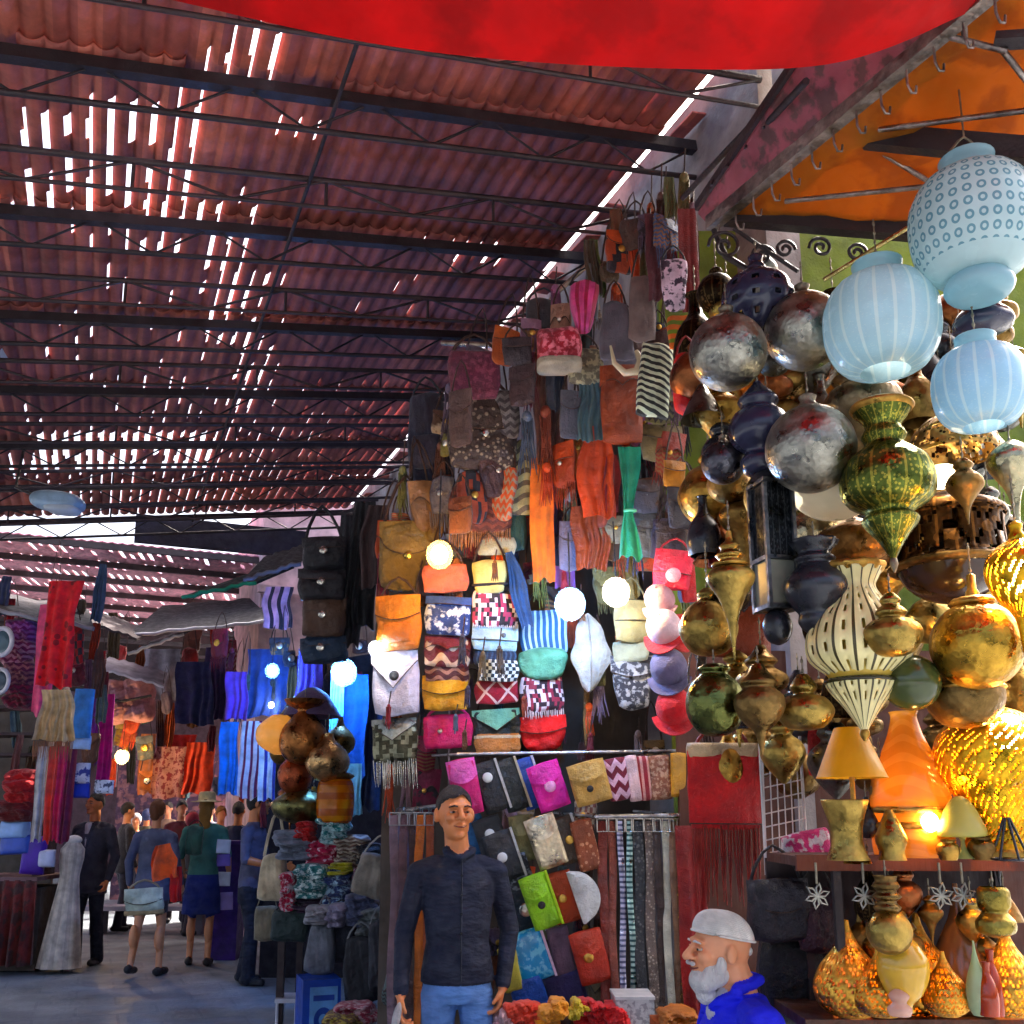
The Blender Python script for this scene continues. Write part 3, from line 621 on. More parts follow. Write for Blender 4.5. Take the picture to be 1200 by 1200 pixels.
lamp('green gold drop ornament standing at the shelf rim by the orange bottle lamp', 1046, 1008, 2.98, [(16, 0), (14, 10), (18, 24), (12, 40), (4, 58)], brassg, name='ornament', cat='ornament')
lamp('pale green cone shade lamp between the orange and gold lamps', 1130, 1006, 3.0, [(14, 0), (5, 8), (4, 24), (27, 26), (22, 46), (13, 64), (4, 72)], frost((176, 178, 120), tr=.4), name='table_lamp', cat='table lamp')
for lb, x, h, r in (('squat brass cup on the shelf right of the pale green shade', 1112, 24, 13), ('round brass pot on the shelf before the gold lamp', 1152, 28, 16), ('ridged bronze pot at the right end of the upper shelf', 1188, 34, 16)):
    lamp(lb, x, 1008, 2.98, [(r*.7, 0), (r, h*.4), (r*.9, h*.7), (r*.6, h*.85), (r*.8, h)], oldb if r == 16 else brass, flute=(10, .05), name='pot', cat='pot')
t = root('wire_cone', 'dark wire cone ornament before the glowing gold lamp', 'ornament', P(1182, 985, 2.95)); m2 = cz(2.95); mb = MB()
for k in range(6):
    a = k*PI/3; mb.tube([(3*m2*math.sin(a), 3*m2*math.cos(a), 26*m2), (20*m2*math.sin(a), 20*m2*math.cos(a), -22*m2)], .004, 5)
mb.build('ribs', inkyb, t); MB().rev([(19*m2, -23*m2), (21*m2, -22*m2), (19*m2, -20*m2)], 24, sub=0).build('ring', inkyb, t)
# star ornaments hung under the shelf
so = []
for lb, x in (('silver openwork star ornament left of the stand post', 958), ('silver openwork star ornament right of the stand post', 1013), ('left star of the close silver pair under the shelf', 1103), ('right star of the close silver pair under the shelf', 1129)):
    m2 = cz(2.95); t = root('star_ornament', lb, 'ornament', P(x, 1050, 2.95), group='silver stars hanging under the shelf'); mb = MB()
    for k in range(6):
        a = k*PI/3+.2; r = 15*m2; p = [(0, 0, 0), (r*.6*math.sin(a-.35), 0, r*.6*math.cos(a-.35)), (r*math.sin(a), 0, r*math.cos(a)), (r*.6*math.sin(a+.35), 0, r*.6*math.cos(a+.35)), (0, 0, 0)]; mb.tube(p, .0035, 5)
    mb.build('star', silver, t); MB().tube([(0, 0, 14*m2), (0, 0, 38*m2)], .004, 5).build('hanger', wire, t)
# lower tier
lantern('brass ball pendant with ridged cap under the shelf', 1042, 1092, 2.9, ball(26), brassg, extra=[('cap', [(12, 22), (16, 28), (10, 34), (17, 40), (11, 46), (16, 52), (12, 58), (14, 64)], oldb)], chain=20)
lantern('tiered brass cylinder pendant at the right of the lower tier', 1166, 1072, 2.9, [(4, -26), (20, -20), (22, -8), (16, 0), (14, 4), (18, 10), (18, 26), (14, 32)], M('metal', (150, 130, 60), rough=.25), chain=20)
goldp = M('metal', (226, 168, 66), rough=.3)
def okill(i, j): return 1 < i < 30 and ((i*2+j*3) % 6 in (0, 1) and (j+i//2) % 3 != 0)
def onion(label, x, base, h, r, mat, d=3.08, lit=None):
    pr = [(r*.5, 0), (r*.85, h*.1), (r, h*.28), (r*.8, h*.5), (r*.35, h*.72), (r*.14, h*.88), (r*.08, h)]
    t = lamp(label, x, base, d, pr, goldp if lit else mat, n=84, sub=6, kill=(lambda i, j: okill(i, j)) if lit else None, thick=.0025 if lit else 0, extra=[('core', [(q*.93, z) for q, z in pr], mat, None, 4)] if lit else [])
    if lit: bulb(t, (0, -.0, .1), .03, WARM, lit*.75)
    return t
onion('pink tinted glass onion lamp behind the stand post', 998, 1190, 108, 42, frost((226, 160, 112), 'spot', (186, 112, 60), n=58, tr=.5), lit=34)
onion('amber glass onion lamp lit from inside beside the golden ball', 1034, 1190, 78, 36, amber, d=3.0, lit=26)
onion('tall bottle shaped amber lamp behind the brass ball pendant', 1082, 1190, 116, 44, frost((206, 146, 66), 'spot', (150, 96, 40), n=50, tr=.5), d=3.15, lit=34)
onion('slim smoky bottle lamp with long neck in the lower tier', 1132, 1190, 150, 34, M('glaze', (150, 100, 70), rough=.15), d=3.15)
onion('squat orange lamp right of the slim smoky bottle', 1110, 1190, 72, 28, amber, d=2.98, lit=16)
onion('golden drop lamp in the lower right corner', 1186, 1190, 104, 36, frost((226, 180, 104), 'spot', (186, 126, 50), n=56, tr=.5), d=3.05, lit=34)
onion('thin pale glass vial lamp standing in front on the lower tier', 1148, 1190, 84, 13, frost((196, 210, 170), tr=.4), d=2.92)
lamp('golden glazed ball on the lower shelf under the brass ball pendant', 1062, 1186, 2.92, [(10, 0), (8, 8), (20, 20), (29, 42), (28, 62), (16, 80), (6, 86)], M('glaze', (220, 176, 96), rough=.12), name='glass_ball', cat='glass ball')
lamp('ridged clear glass stopper on the lower shelf below the amber onion lamp', 1055, 1190, 2.88, [(12, 0), (14, 8), (8, 14), (12, 22), (4, 30)], frost((230, 190, 170), tr=.4), name='glass_ornament', cat='ornament')
for lb, x, hh in (('slim rust bottle at the right of the lower shelf', 1166, 74), ('slim brown bottle next to the thin pale vial', 1160, 60)):
    lamp(lb, x, 1190, 2.98 if hh > 70 else 2.9, [(11, 0), (12, 20), (9, hh*.6), (4, hh*.8), (5, hh)], M('glaze', (158, 66, 30), rough=.15), name='bottle', cat='bottle')
# ================================================================ HANGING GOODS
C_ = lambda c, **k: M('cloth', c, **k)
L_ = lambda c, **k: M('leather', c, **k)
def flapmesh(w, h, y, top, fh, shape, nx=14, ny=6, t=.006, bulge=.02):
    mb = MB(); rows = []
    for i in range(ny+1):
        row = []
        for j in range(nx+1):
            u = -1+2*j/nx; s = i/ny
            b = {'rect': 1, 'vee': 1-.72*abs(u), 'round': .35+.65*math.sqrt(max(0, 1-u*u*.98)), 'curve': 1-.28*u*u, 'wave': 1-.3*abs(math.sin(PI*u)), 'slant': .75+.25*u}[shape]
            row.append((u*w/2, y-bulge*(1-u*u)*math.sin(PI*.5*min(1, .25+s))-.004*s, top-s*fh*b))
        rows.append(row)
    mb.slab(rows, t, (0, 1, 0)); return mb
def _pipe(w, h, y, top, fh, shape, bulge, rr):
    pts = []
    for j in range(15):
        u = -1+2*j/14; b = {'rect': 1, 'vee': 1-.72*abs(u), 'round': .35+.65*math.sqrt(max(0, 1-u*u*.98)), 'curve': 1-.28*u*u, 'wave': 1-.3*abs(math.sin(PI*u)), 'slant': .75+.25*u}[shape]
        pts.append((u*w/2, y-bulge*(1-u*u)-.006, top-fh*b))
    return MB().tube(pts, rr, 5)
def straps(mb, w, top, L, r=.007, spread=.85, two=False, flat=.45):
    for y in ((-.02, .02) if two else (0,)):
        pts = [(-w/2*spread, y, top-.01), (-w/2*spread*.8, y, top+L*.35), (-w/2*spread*.4, y, top+L*.8), (0, y, top+L), (w/2*spread*.4, y, top+L*.8), (w/2*spread*.8, y, top+L*.35), (w/2*spread, y, top-.01)]
        mb.tube([Vector((p[0], p[1], p[1]*0+p[2])) for p in pts], r, 6, flat=flat)
    return mb
def fringes(w, L, n, r=.0035, y=-.02, z=0, seed=1, sway=.12):
    rg = random.Random(seed); mb = MB()
    for i in range(n):
        x = -w/2+w*(i+.5)/n+rg.uniform(-.2, .2)*w/n; l = L*rg.uniform(.78, 1.05); sx = rg.uniform(-sway, sway)*L*.4
        mb.tube([(x, y+rg.uniform(-.008, .008), z), (x+sx*.3, y, z-l*.5), (x+sx, y+rg.uniform(-.01, .01), z-l)], [r, r*1.1, r*.5], 4)
    return mb
def bag(label, px, py, w, h, d, mat, name='bag', cat='bag', flap=None, strap=None, fringe=None, t=None, tilt=0., yaw=0., shape=(1., 1., .3), clasp=None, band=None, two=False, group=None, wob=.22, pocket=None, base=None):
    m = cz(d); W, H = w*m, h*m; T = t or min(W, H)*.30; jr = random.Random(label); tilt += jr.uniform(-.07, .07); yaw += jr.uniform(-.2, .2)
    r = root(name, label, cat, P(px, py, d), -PSI+yaw, group, tilt)
    MB().puff(W, H, T, shape[0], shape[1], shape[2], wob=wob, seed=int(px*7+py)).build('body', mat, r)
    yf = -T*.5-.004
    if flap:
        sh, fr_, fm = flap; flapmesh(W*1.01*shape[0], H, -T*.16-.003, H*.49, H*fr_, sh, bulge=T*.38+.006).build('flap', fm, r); _pipe(W*1.01*shape[0], H, -T*.16-.003, H*.49, H*fr_, sh, T*.38+.006, max(.0022, W*.010)).build('flap_piping', strapb, r)
    if strap:
        mb = MB(); straps(mb, W*shape[0], H*.47, strap[0]*m, r=max(.005, W*.028), two=two); mb.build('strap', strap[1], r)
    if fringe: fringes(W*.98*shape[1], fringe[0]*m, max(10, int(W/.011)), r=max(.003, W*.014), y=-T*.2, z=-H*.42, seed=int(px)).build('fringe', fringe[1], r)
    if clasp:
        cx_, cz_, rr, cm = clasp; mb = MB(); mb.ell((cx_*W/2, yf-.012, cz_*H/2), (rr*m, .008, rr*m), n=14, m=8); mb.build('clasp', cm, r)
    if band: MB().puff(W*1.02, H*band[1], T*1.05, 1, 1, .1, wob=.03, c=(0, 0, H*band[0]/2)).build('band', band[2], r)
    if pocket: MB().puff(W*.66, H*.36, T*.5, 1, 1, .3, wob=.1, c=(0, -T*.42, -H*.2)).build('pocket', pocket, r)
    return r
def drape(label, px, py, w, h, d, mat, name='cloth', cat='cloth', folds=4, amp=.14, widths=None, tilt=0., yaw=0., tie=None, tiemat=None, fringe=None, group=None, t=.006, seed=0):
    """hanging cloth; (px,py) = centre; widths: relative width profile from top to bottom"""
    m = cz(d); W, H = w*m, h*m; rg = random.Random(int(px*13+py)); ph = [rg.uniform(0, 6) for _ in range(4)]
    r = root(name, label, cat, P(px, py, d), -PSI+yaw, group, tilt); widths = widths or [.96, 1, 1]; n = 28; rows = []
    wp = rg.uniform(.1, .3)
    for i in range(19):
        s = i/18; k = s*(len(widths)-1); a = int(min(k, len(widths)-2)); ws = widths[a]+(widths[a+1]-widths[a])*(k-a); row = []
        for j in range(n+1):
            u = -1+2*j/n; q = u+wp*math.sin(2.3*u+ph[2]+1.6*s)
            y = -amp*W*.5*ws*(math.sin(folds*PI*q+ph[0]+.9*s)+.5*math.sin(folds*1.7*q+ph[1]+2.2*s))*(.35+.8*s)
            row.append((u*W/2*ws+.05*W*math.sin(4*s+ph[2])+.03*W*math.sin(9*s+ph[0]), y, H/2-H*s+(.02*math.sin(3*u+ph[3])+.014*math.sin(7*u+ph[1]))*H*s))
        rows.append(row)
    mb = MB(); mb.slab(rows, t, (0, 1, 0)); mb.build('fabric', mat, r)
    if tie is not None: 
        k = tie*(len(widths)-1); a = int(min(k, len(widths)-2)); ws = widths[a]+(widths[a+1]-widths[a])*(k-a)
        mb = MB(); z = H/2-H*tie; rr = W/2*ws*1.1; mb.tube([(rr*math.cos(q*PI/6), rr*.5*math.sin(q*PI/6), z) for q in range(13)], .008, 6); mb.build('tie', tiemat or mat, r)
    if fringe: fringes(W*widths[-1], fringe[0]*m, max(10, int(W/.012)), y=0, z=-H/2, seed=int(py)).build('fringe', fringe[1], r)
    return r
stud = M('metal', (214, 206, 190), rough=.2); bk = L_((30, 28, 32)); strapb = L_((64, 42, 32)); gilt = M('metal', (214, 170, 80), rough=.25)
# ---- columns of bags below the warm bulb
D = 5.0
bag('round olive brown shoulder bag beside the warm bulb', 478, 652, 72, 84, 5.2, L_((112, 92, 52)), flap=('round', .5, L_((124, 100, 56))), strap=(60, strapb), shape=(.9, 1, .5), clasp=(0, -.05, 5, gilt))
bag('tan orange leather satchel over the white heart bag', 467, 730, 54, 66, D, L_((208, 128, 58)), flap=('curve', .46, L_((214, 136, 62))), strap=(24, strapb), pocket=L_((200, 120, 54)))
bag('white leather bag with a pointed flap and dark heart clasp', 464, 801, 56, 76, D, L_((222, 214, 224)), flap=('vee', .58, L_((230, 222, 232))), strap=(14, L_((200, 196, 204))), clasp=(.05, .2, 6, bk))
bag('silver and olive sequinned bag with fringe below the white heart bag', 463, 868, 54, 52, D, M('metal', (150, 146, 118), 'weave', (84, 80, 62), n=12, k=10, rough=.4), flap=('vee', .5, M('metal', (176, 176, 160), rough=.35)), fringe=(34, stud))
bag('terracotta pouch lit by the warm bulb above the navy patterned bag', 522, 678, 54, 34, D, L_((186, 104, 84)), strap=(30, strapb))
bag('navy cloth bag printed with big white shapes', 525, 722, 54, 46, D, C_((44, 62, 110), pat='blotch', c2=(206, 214, 226), n=11), flap=('rect', .22, C_((52, 74, 126))))
bag('maroon purse with a cream wavy band under the navy bag', 524, 764, 54, 36, D, L_((104, 36, 42), pat='wave', c2=(216, 186, 160), n=1.6, k=2), flap=('wave', .45, L_((112, 40, 46))))
bag('dark wine purse with thin rippled stripes above the mustard bag', 524, 788, 52, 24, D, L_((74, 26, 30), pat='wave', c2=(160, 116, 100), n=2.2, k=2.5))
bag('mustard yellow flap purse in the second bag column', 522, 812, 54, 42, D, L_((216, 158, 34)), flap=('curve', .55, L_((226, 172, 44))), strap=(8, strapb))
bag('rose pink zip purse at the bottom of the second bag column', 525, 857, 58, 40, D, L_((206, 54, 104)), band=(.25, .07, L_((190, 44, 92))), strap=(12, L_((210, 70, 120))), clasp=(-.3, .0, 3, stud))
bag('khaki drawstring pouch at the top of the third bag column', 574, 676, 44, 40, D, C_((196, 186, 128)), shape=(1, .8, .4), strap=(36, strapb), band=(-.5, .1, bk))
bag('black white and pink woven bag in the third column', 581, 713, 56, 44, D, C_((34, 28, 36), pat='weave', c2=(226, 216, 220), c3=(164, 50, 84), n=17, k=8), fringe=(6, C_((226, 220, 216))))
bag('pale blue leather clutch in the third bag column', 580, 747, 54, 32, D, L_((176, 204, 214)), flap=('rect', .62, L_((186, 212, 220))), clasp=(.35, .1, 3, steel))
bag('navy ribbed purse peeking out below the pale blue clutch', 580, 771, 50, 20, D, C_((30, 40, 62), pat='vstripe', c2=(60, 80, 104), n=9))
bag('black and white mosaic purse above the red kilim purse', 584, 786, 48, 26, 4.96, C_((40, 44, 50), pat='check', c2=(222, 220, 208), n=12, k=6))
bag('red kilim purse with pale crosses', 582, 811, 52, 28, D, C_((150, 36, 50), pat='kilim', c2=(226, 190, 180), n=2.))
bag('sea green flap purse with black scalloped edge', 582, 848, 56, 34, D, L_((34, 40, 38)), flap=('vee', .75, L_((128, 180, 152))))
bag('tan clutch with cream zip at the foot of the third column', 583, 871, 54, 24, 4.97, L_((196, 132, 84)), band=(.6, .18, L_((230, 210, 180))))
bag('blue striped bucket bag under the cool bulb', 637, 742, 56, 54, 5.05, C_((52, 92, 132), pat='vstripe', c2=(178, 206, 222), n=8), strap=(28, bk))
bag('sea green half round pouch in the fourth bag column', 636, 778, 62, 38, D, L_((110, 168, 138)), shape=(1.05, .8, .7), t=.09)
bag('black white and crimson fringed woven bag over the red pouch', 635, 813, 52, 42, D, C_((44, 24, 34), pat='weave', c2=(226, 210, 214), c3=(150, 34, 62), n=16, k=8), fringe=(12, C_((222, 206, 206))))
bag('bright red smooth half round pouch at the foot of the fourth column', 636, 860, 56, 42, D, L_((226, 26, 34)), shape=(1.02, .85, .7), t=.1, flap=('curve', .5, L_((230, 32, 40))))
# blue umbrella-like folded bag and white leaf purse
drape('folded navy umbrella leaning beside the woven pink bag', 607, 690, 22, 92, 4.95, C_((36, 62, 96)), name='umbrella', cat='umbrella', widths=[.4, 1, .6], tilt=-.25, folds=3)
t = root('leaf_purse', 'white leaf shaped leather purse hanging by the cool bulb', 'purse', P(689, 765, 4.9)); m = cz(4.9); mb = MB(); rows = []
for i in range(15):
    s = i/14; wdt = 22*m*math.sin(PI*min(1, s*.97+.02))**.75*(1+.12*math.sin(s*14)); rows.append([(wdt*(-1+2*j/8)+4*m*math.sin(s*3), -.03*(1-(-1+2*j/8)**2), (46-92*s)*m) for j in range(9)])
mb.slab(rows, .03, (0, 1, 0)); mb.build('body', L_((186, 184, 176)), t); MB().tube([(0, -.034, 44*m), (3*m, -.04, 0), (2*m, -.03, -44*m)], .004, 5).build('seam', L_((170, 166, 156)), t)
drape('thin brown tassel cord hanging below the white leaf purse', 688, 840, 10, 70, 4.95, L_((110, 84, 50)), name='tassel', cat='tassel', folds=2, widths=[.5, 1, .7])
# fifth column: khaki bags and caps
bag('khaki canvas bag below the white bulb', 741, 728, 44, 50, 4.8, C_((158, 146, 104)), flap=('rect', .5, C_((166, 154, 112))), strap=(30, C_((120, 110, 80))))
bag('sage roll top bag under the khaki canvas bag', 739, 763, 42, 26, 4.8, C_((150, 148, 122)))
bag('black and white floral bucket bag in the fifth column', 741, 800, 50, 64, 4.8, C_((52, 50, 54), pat='blotch', c2=(168, 164, 160), n=16), shape=(1, .75, .4), flap=('curve', .4, C_((60, 58, 62), pat='blotch', c2=(176, 172, 166), n=14)))
cap_g = 'brimmed caps stacked down the edge of the bag stall'
def hat(label, px, py, w, d, mat, yaw=0., tilt=0., brim=None):
    m = cz(d); W = w*m; r = root('cap', label, 'cap', P(px, py, d), -PSI+yaw, cap_g, tilt, .95)
    MB().rev([(W*.5, -W*.3), (W*.52, -W*.1), (W*.47, W*.18), (W*.3, W*.38), (W*.02, W*.45)], 20).build('crown', mat, r)
    mb = MB(); rows = [[(W*q*math.sin(a), -W*q*math.cos(a)*(1.25 if q > .5 else 1), -W*.3-(.06*W*math.cos(a*1.2) if q > .5 else 0)) for a in np.linspace(-1.3, 1.3, 13)] for q in (.48, .54, .66)]
    mb.slab(rows, .006, (0, 0, 1)); mb.build('brim', brim or mat, r); MB().ell((0, 0, W*.45), (.008, .008, .006)).build('button', mat, r)
    return r
bag('coral red square leather bag at the top of the cap column', 788, 668, 44, 48, 4.5, L_((214, 62, 78)), tilt=.2, flap=('rect', .6, L_((222, 70, 84))), clasp=(.1, -.35, 9, L_((240, 160, 170))), strap=(16, L_((190, 60, 70))))
bag('narrow scarlet leather case beside the coral red bag', 806, 676, 18, 62, 4.55, L_((196, 30, 44)), tilt=-.1)
hat('dusty pink cap under the coral red bag', 772, 700, 34, 4.5, C_((196, 150, 150)), yaw=-.5)
hat('white and pink cap in the middle of the cap column', 777, 733, 40, 4.45, C_((236, 204, 204)), yaw=-.6, tilt=.1, brim=C_((214, 60, 60)))
hat('orange red cap squeezed behind the white and pink cap', 797, 736, 34, 4.55, C_((214, 66, 40)), yaw=.5)
hat('grey violet cap above the red cap', 783, 780, 42, 4.45, C_((106, 98, 124)), yaw=-.4)
hat('raspberry red cap at the foot of the cap column', 790, 826, 42, 4.45, C_((214, 40, 62)), yaw=-.2)
# rust panels and the red fringed bag by the spinning top pendant
bag('plain rust orange leather folder bag behind the spinning top pendant', 860, 735, 88, 72, 3.9, L_((164, 76, 28)), t=.05, shape=(1, 1, .06), wob=.05)
bag('red leather fringed shoulder bag hanging left of the wire rack', 848, 925, 82, 92, 3.9, L_((196, 34, 20)), t=.06, shape=(1, .98, .1), flap=('rect', .92, L_((206, 38, 24))), fringe=(92, L_((150, 50, 36))), strap=(40, L_((120, 40, 26))), band=(.98, .2, L_((214, 186, 150))))
drape('deep crimson cloth hanging behind the smoky silver ball', 868, 612, 76, 110, 4.1, C_((134, 18, 34)), folds=3, amp=.1)
t = root('wire_rack', 'white wire card rack right of the red fringed bag', 'rack', P(928, 945, 3.7)); m = cz(3.7); mb = MB()
for x in (-34, 14): mb.tube([(x*m, 0, -78*m), (x*m, 0, 82*m)], .006, 6)
for k in range(9): mb.tube([(-34*m, -.01, (66-15*k)*m), (14*m, -.01, (76-15*k)*m)], .0028, 5); 
for k in range(6): mb.tube([((-34+8*k)*m, -.012, -60*m), ((-32+8*k)*m, -.012, 74*m)], .0025, 5)
mb.build('grid', M('paint', (214, 208, 204), rough=.4), t)
bag('pink and white printed pouch at the bottom of the wire rack', 945, 992, 60, 36, 3.6, C_((206, 70, 120), pat='blotch', c2=(232, 220, 220), n=14), tilt=-.15, t=.06)
bag('small red purse behind the mustard lamp shade', 960, 880, 26, 60, 3.75, L_((190, 26, 34)), t=.05)
bag('big black leather bag hanging under the shelf behind the bearded man', 912, 1066, 70, 72, 3.4, L_((40, 36, 42)), flap=('curve', .5, L_((44, 40, 46))), strap=(40, bk), t=.14)
bag('dark plum leather bag beside the big black one under the shelf', 958, 1078, 50, 74, 3.4, L_((62, 34, 42)), t=.1, strap=(30, bk))
bag('long black leather sack hanging low behind the blue shirt', 930, 1150, 84, 100, 3.45, L_((26, 26, 28)), t=.12)
drape('rust red fringed shawl hanging below the red fringed bag', 814, 1090, 34, 240, 4.2, L_((150, 44, 34)), folds=3, amp=.14, name='shawl', cat='shawl')
# ---- upper mass of hanging goods along the wall
U = 5.1
bag('dark navy backpack hanging at the street end of the upper row', 503, 515, 54, 112, 5.5, C_((34, 32, 50)), name='backpack', cat='backpack', pocket=C_((40, 38, 58)), shape=(.8, 1, .45), strap=(26, bk), t=.2)
bag('maroon quilted tote at the top beside the metal pole', 556, 440, 64, 60, U, C_((92, 36, 52), pat='blotch', c2=(120, 60, 74), n=16), strap=(24, strapb), shape=(1, .9, .3))
bag('dark brown tooled leather bag with metal studs under the maroon tote', 566, 508, 82, 92, U, L_((66, 52, 46), pat='spot', c2=(150, 136, 116), n=38), flap=('curve', .5, L_((72, 58, 50), pat='spot', c2=(160, 146, 126), n=30)), strap=(30, strapb), clasp=(0, -.1, 5, stud))
bag('grey diamond patterned pouch squeezed beside the studded bag', 592, 486, 34, 60, U, C_((116, 110, 106), pat='zig', c2=(70, 62, 62), n=6, k=3))
bag('reddish brown braided bag below the studded bag', 563, 597, 74, 60, U, L_((112, 58, 46), pat='zig', c2=(80, 40, 34), n=7, k=5), strap=(24, strapb), fringe=(26, L_((150, 110, 84))))
bag('olive striped long pouch beside the orange sash', 611, 560, 38, 92, U, C_((156, 146, 106), pat='wave', c2=(86, 74, 56), n=6, k=1), shape=(.7, 1, .4), strap=(26, strapb))
bag('dark green felt pouch under the olive striped pouch', 600, 622, 34, 50, U, C_((36, 60, 48)), strap=(20, bk))
bag('grey canvas hat bag below the dark green pouch', 582, 640, 46, 22, 5.05, C_((150, 150, 130)))
drape('mauve brown long suede sash at the top of the orange sash', 645, 492, 42, 118, U, L_((116, 84, 80)), folds=3, widths=[.8, 1, .8, .6], name='sash', cat='sash')
drape('long bright orange sash hanging between the bags', 635, 608, 28, 150, 5.0, C_((226, 124, 32)), folds=2, widths=[.8, 1, 1, .9], name='sash', cat='sash')
drape('very dark plum scarf right of the orange sash', 664, 570, 38, 130, U, C_((62, 38, 50)), folds=3, name='scarf', cat='scarf')
drape('violet scarf end hanging below the dark plum scarf', 661, 660, 24, 60, U, C_((126, 84, 140)), folds=2, name='scarf', cat='scarf')
bag('crimson velvet cushion with a pale base near the roof edge', 655, 410, 52, 50, 4.9, C_((150, 26, 50), pat='blotch', c2=(214, 120, 130), n=18), name='cushion', cat='cushion', band=(-.8, .24, C_((170, 160, 140))), t=.16)
bag('pink and magenta silk pouch highest on the roof edge', 684, 360, 40, 64, 4.9, C_((214, 90, 140), pat='vstripe', c2=(160, 20, 70), n=3), shape=(1, .5, .6), strap=(20, bk), t=.14)
bag('charcoal felt bag left of the pink silk pouch', 636, 378, 44, 60, 5.2, C_((62, 60, 62)), shape=(1, .8, .5), strap=(16, bk))
bag('dark grey suede bag under the concrete wall', 722, 388, 44, 74, 4.7, C_((86, 80, 86)), shape=(.7, 1, .3), strap=(30, strapb))
bag('taupe long bag hanging beside the dark grey suede bag', 752, 362, 34, 84, 4.7, C_((116, 100, 94)), shape=(.8, 1, .3), strap=(40, strapb))
t = root('horn', 'pale curved cow horn hanging under the dark grey suede bag', 'horn', P(734, 424, 4.6)); m = cz(4.6); MB().tube([(-18*m, 0, 20*m), (-14*m, 0, -2*m), (-2*m, 0, -14*m), (12*m, 0, -12*m), (17*m, 0, 2*m), (12*m, 0, 14*m)], [.006, .012, .018, .022, .02, .01], 8).build('body', M('glaze', (204, 190, 160)), t)
bag('olive and gold tasselled bag beside the crimson cushion', 686, 430, 42, 46, 4.95, C_((104, 96, 78), pat='blotch', c2=(170, 160, 130), n=16), strap=(20, strapb))
drape('teal green tassel bundle under the olive tasselled bag', 692, 478, 40, 80, 4.9, C_((74, 96, 100)), folds=5, widths=[.6, 1, .8], name='tassel', cat='tassel')
bag('big rust brown hide bag in the middle of the upper row', 729, 474, 52, 96, 4.8, L_((140, 66, 40)), shape=(1, .9, .15), flap=('wave', .3, L_((150, 72, 44))), t=.08)
drape('long burnt orange suede hide hanging in folds', 700, 552, 42, 112, 4.85, L_((188, 78, 36)), folds=3, widths=[.5, 1, 1, .9], name='hide', cat='hide')
drape('red brown lower hide below the burnt orange one', 692, 630, 44, 76, 4.85, L_((128, 60, 38)), folds=4, widths=[.9, 1, .8], name='hide', cat='hide')
bag('black bag with rows of white stripes near the red leather pouch', 767, 446, 38, 92, 4.5, C_((30, 34, 30), pat='diag', c2=(214, 220, 190), n=11, k=1.5), shape=(1, 1, .1), tilt=.1, t=.08)
bag('white black and rose printed bag under the canopy end', 790, 334, 34, 66, 4.4, C_((214, 190, 200), pat='blotch', c2=(52, 40, 52), n=16), shape=(1, .7, .3), strap=(20, bk))
bag('bright red leather pouch beside the first silver ball', 808, 450, 40, 78, 4.0, L_((214, 20, 32)), shape=(.8, 1, .5), strap=(24, L_((150, 20, 24))), t=.1)
bag('orange and green striped pouch below the printed bag', 795, 388, 28, 46, 4.4, C_((206, 110, 50), pat='hstripe', c2=(110, 126, 50), n=4), shape=(1, .8, .3))
drape('long red brown carpet strip hanging at the corner under the canopy', 808, 330, 22, 190, 4.45, C_((112, 44, 40)), folds=2, amp=.1, name='carpet_strip', cat='carpet')
drape('dark maroon blanket hanging beneath the concrete wall', 772, 300, 30, 110, 4.7, C_((84, 46, 50)), folds=2, name='blanket', cat='blanket')
drape('knotted emerald and mint scarf tied in the middle', 738, 588, 30, 136, 4.7, C_((50, 136, 104)), folds=3, widths=[.9, .8, .5, .35, .7, .9], tie=.58, tiemat=C_((110, 190, 150)), name='scarf', cat='scarf')
for lb, x, y, w, h, c, st in (('small ochre pouch with cord straps at the right of the upper row', 790, 556, 26, 32, (176, 118, 48), 50), ('grey brown suede bag right of the knotted emerald scarf', 757, 582, 32, 40, (104, 90, 86), 40),
  ('black nylon bag under the small ochre pouch', 802, 596, 44, 50, (48, 42, 46), 40), ('grey checked bag below the grey brown suede bag', 758, 626, 44, 54, (104, 98, 90), 24), ('tan olive bag with loose cords below the striped black bag', 776, 520, 50, 44, (120, 104, 72), 20),
  ('dark cocoa bag hanging above the coral red bag', 786, 630, 34, 40, (60, 46, 42), 30), ('dim brown bag left of the knotted emerald scarf', 716, 628, 22, 60, (70, 48, 38), 40), ('smoke grey flat bag behind the cool bulb', 668, 640, 26, 60, (96, 90, 104), 20),
  ('dark suede bag hanging above the mauve brown sash', 612, 452, 32, 50, (70, 52, 52), 24), ('small dark bag tucked between maroon tote and cushion', 606, 412, 34, 34, (50, 42, 44), 18), ('brown felt bag at the roof edge behind the taupe long bag', 774, 410, 28, 46, (88, 66, 60), 30),
  ('slate bag beside the big rust brown hide', 668, 486, 24, 60, (84, 84, 92), 30), ('dusty brown sack at the top left of the upper row', 540, 490, 30, 70, (92, 72, 66), 40), ('shadowy brown pouch beneath the dark navy backpack', 540, 604, 30, 44, (96, 58, 40), 30)):
    bag(lb, x, y, w, h, 4.9 if x < 780 else 4.6, L_(c) if h % 4 else C_(c), strap=(st, strapb), flap=('curve', .42, L_(tuple(min(255, int(v*1.12)) for v in c))), yaw=((x*7) % 9-4)*.07)
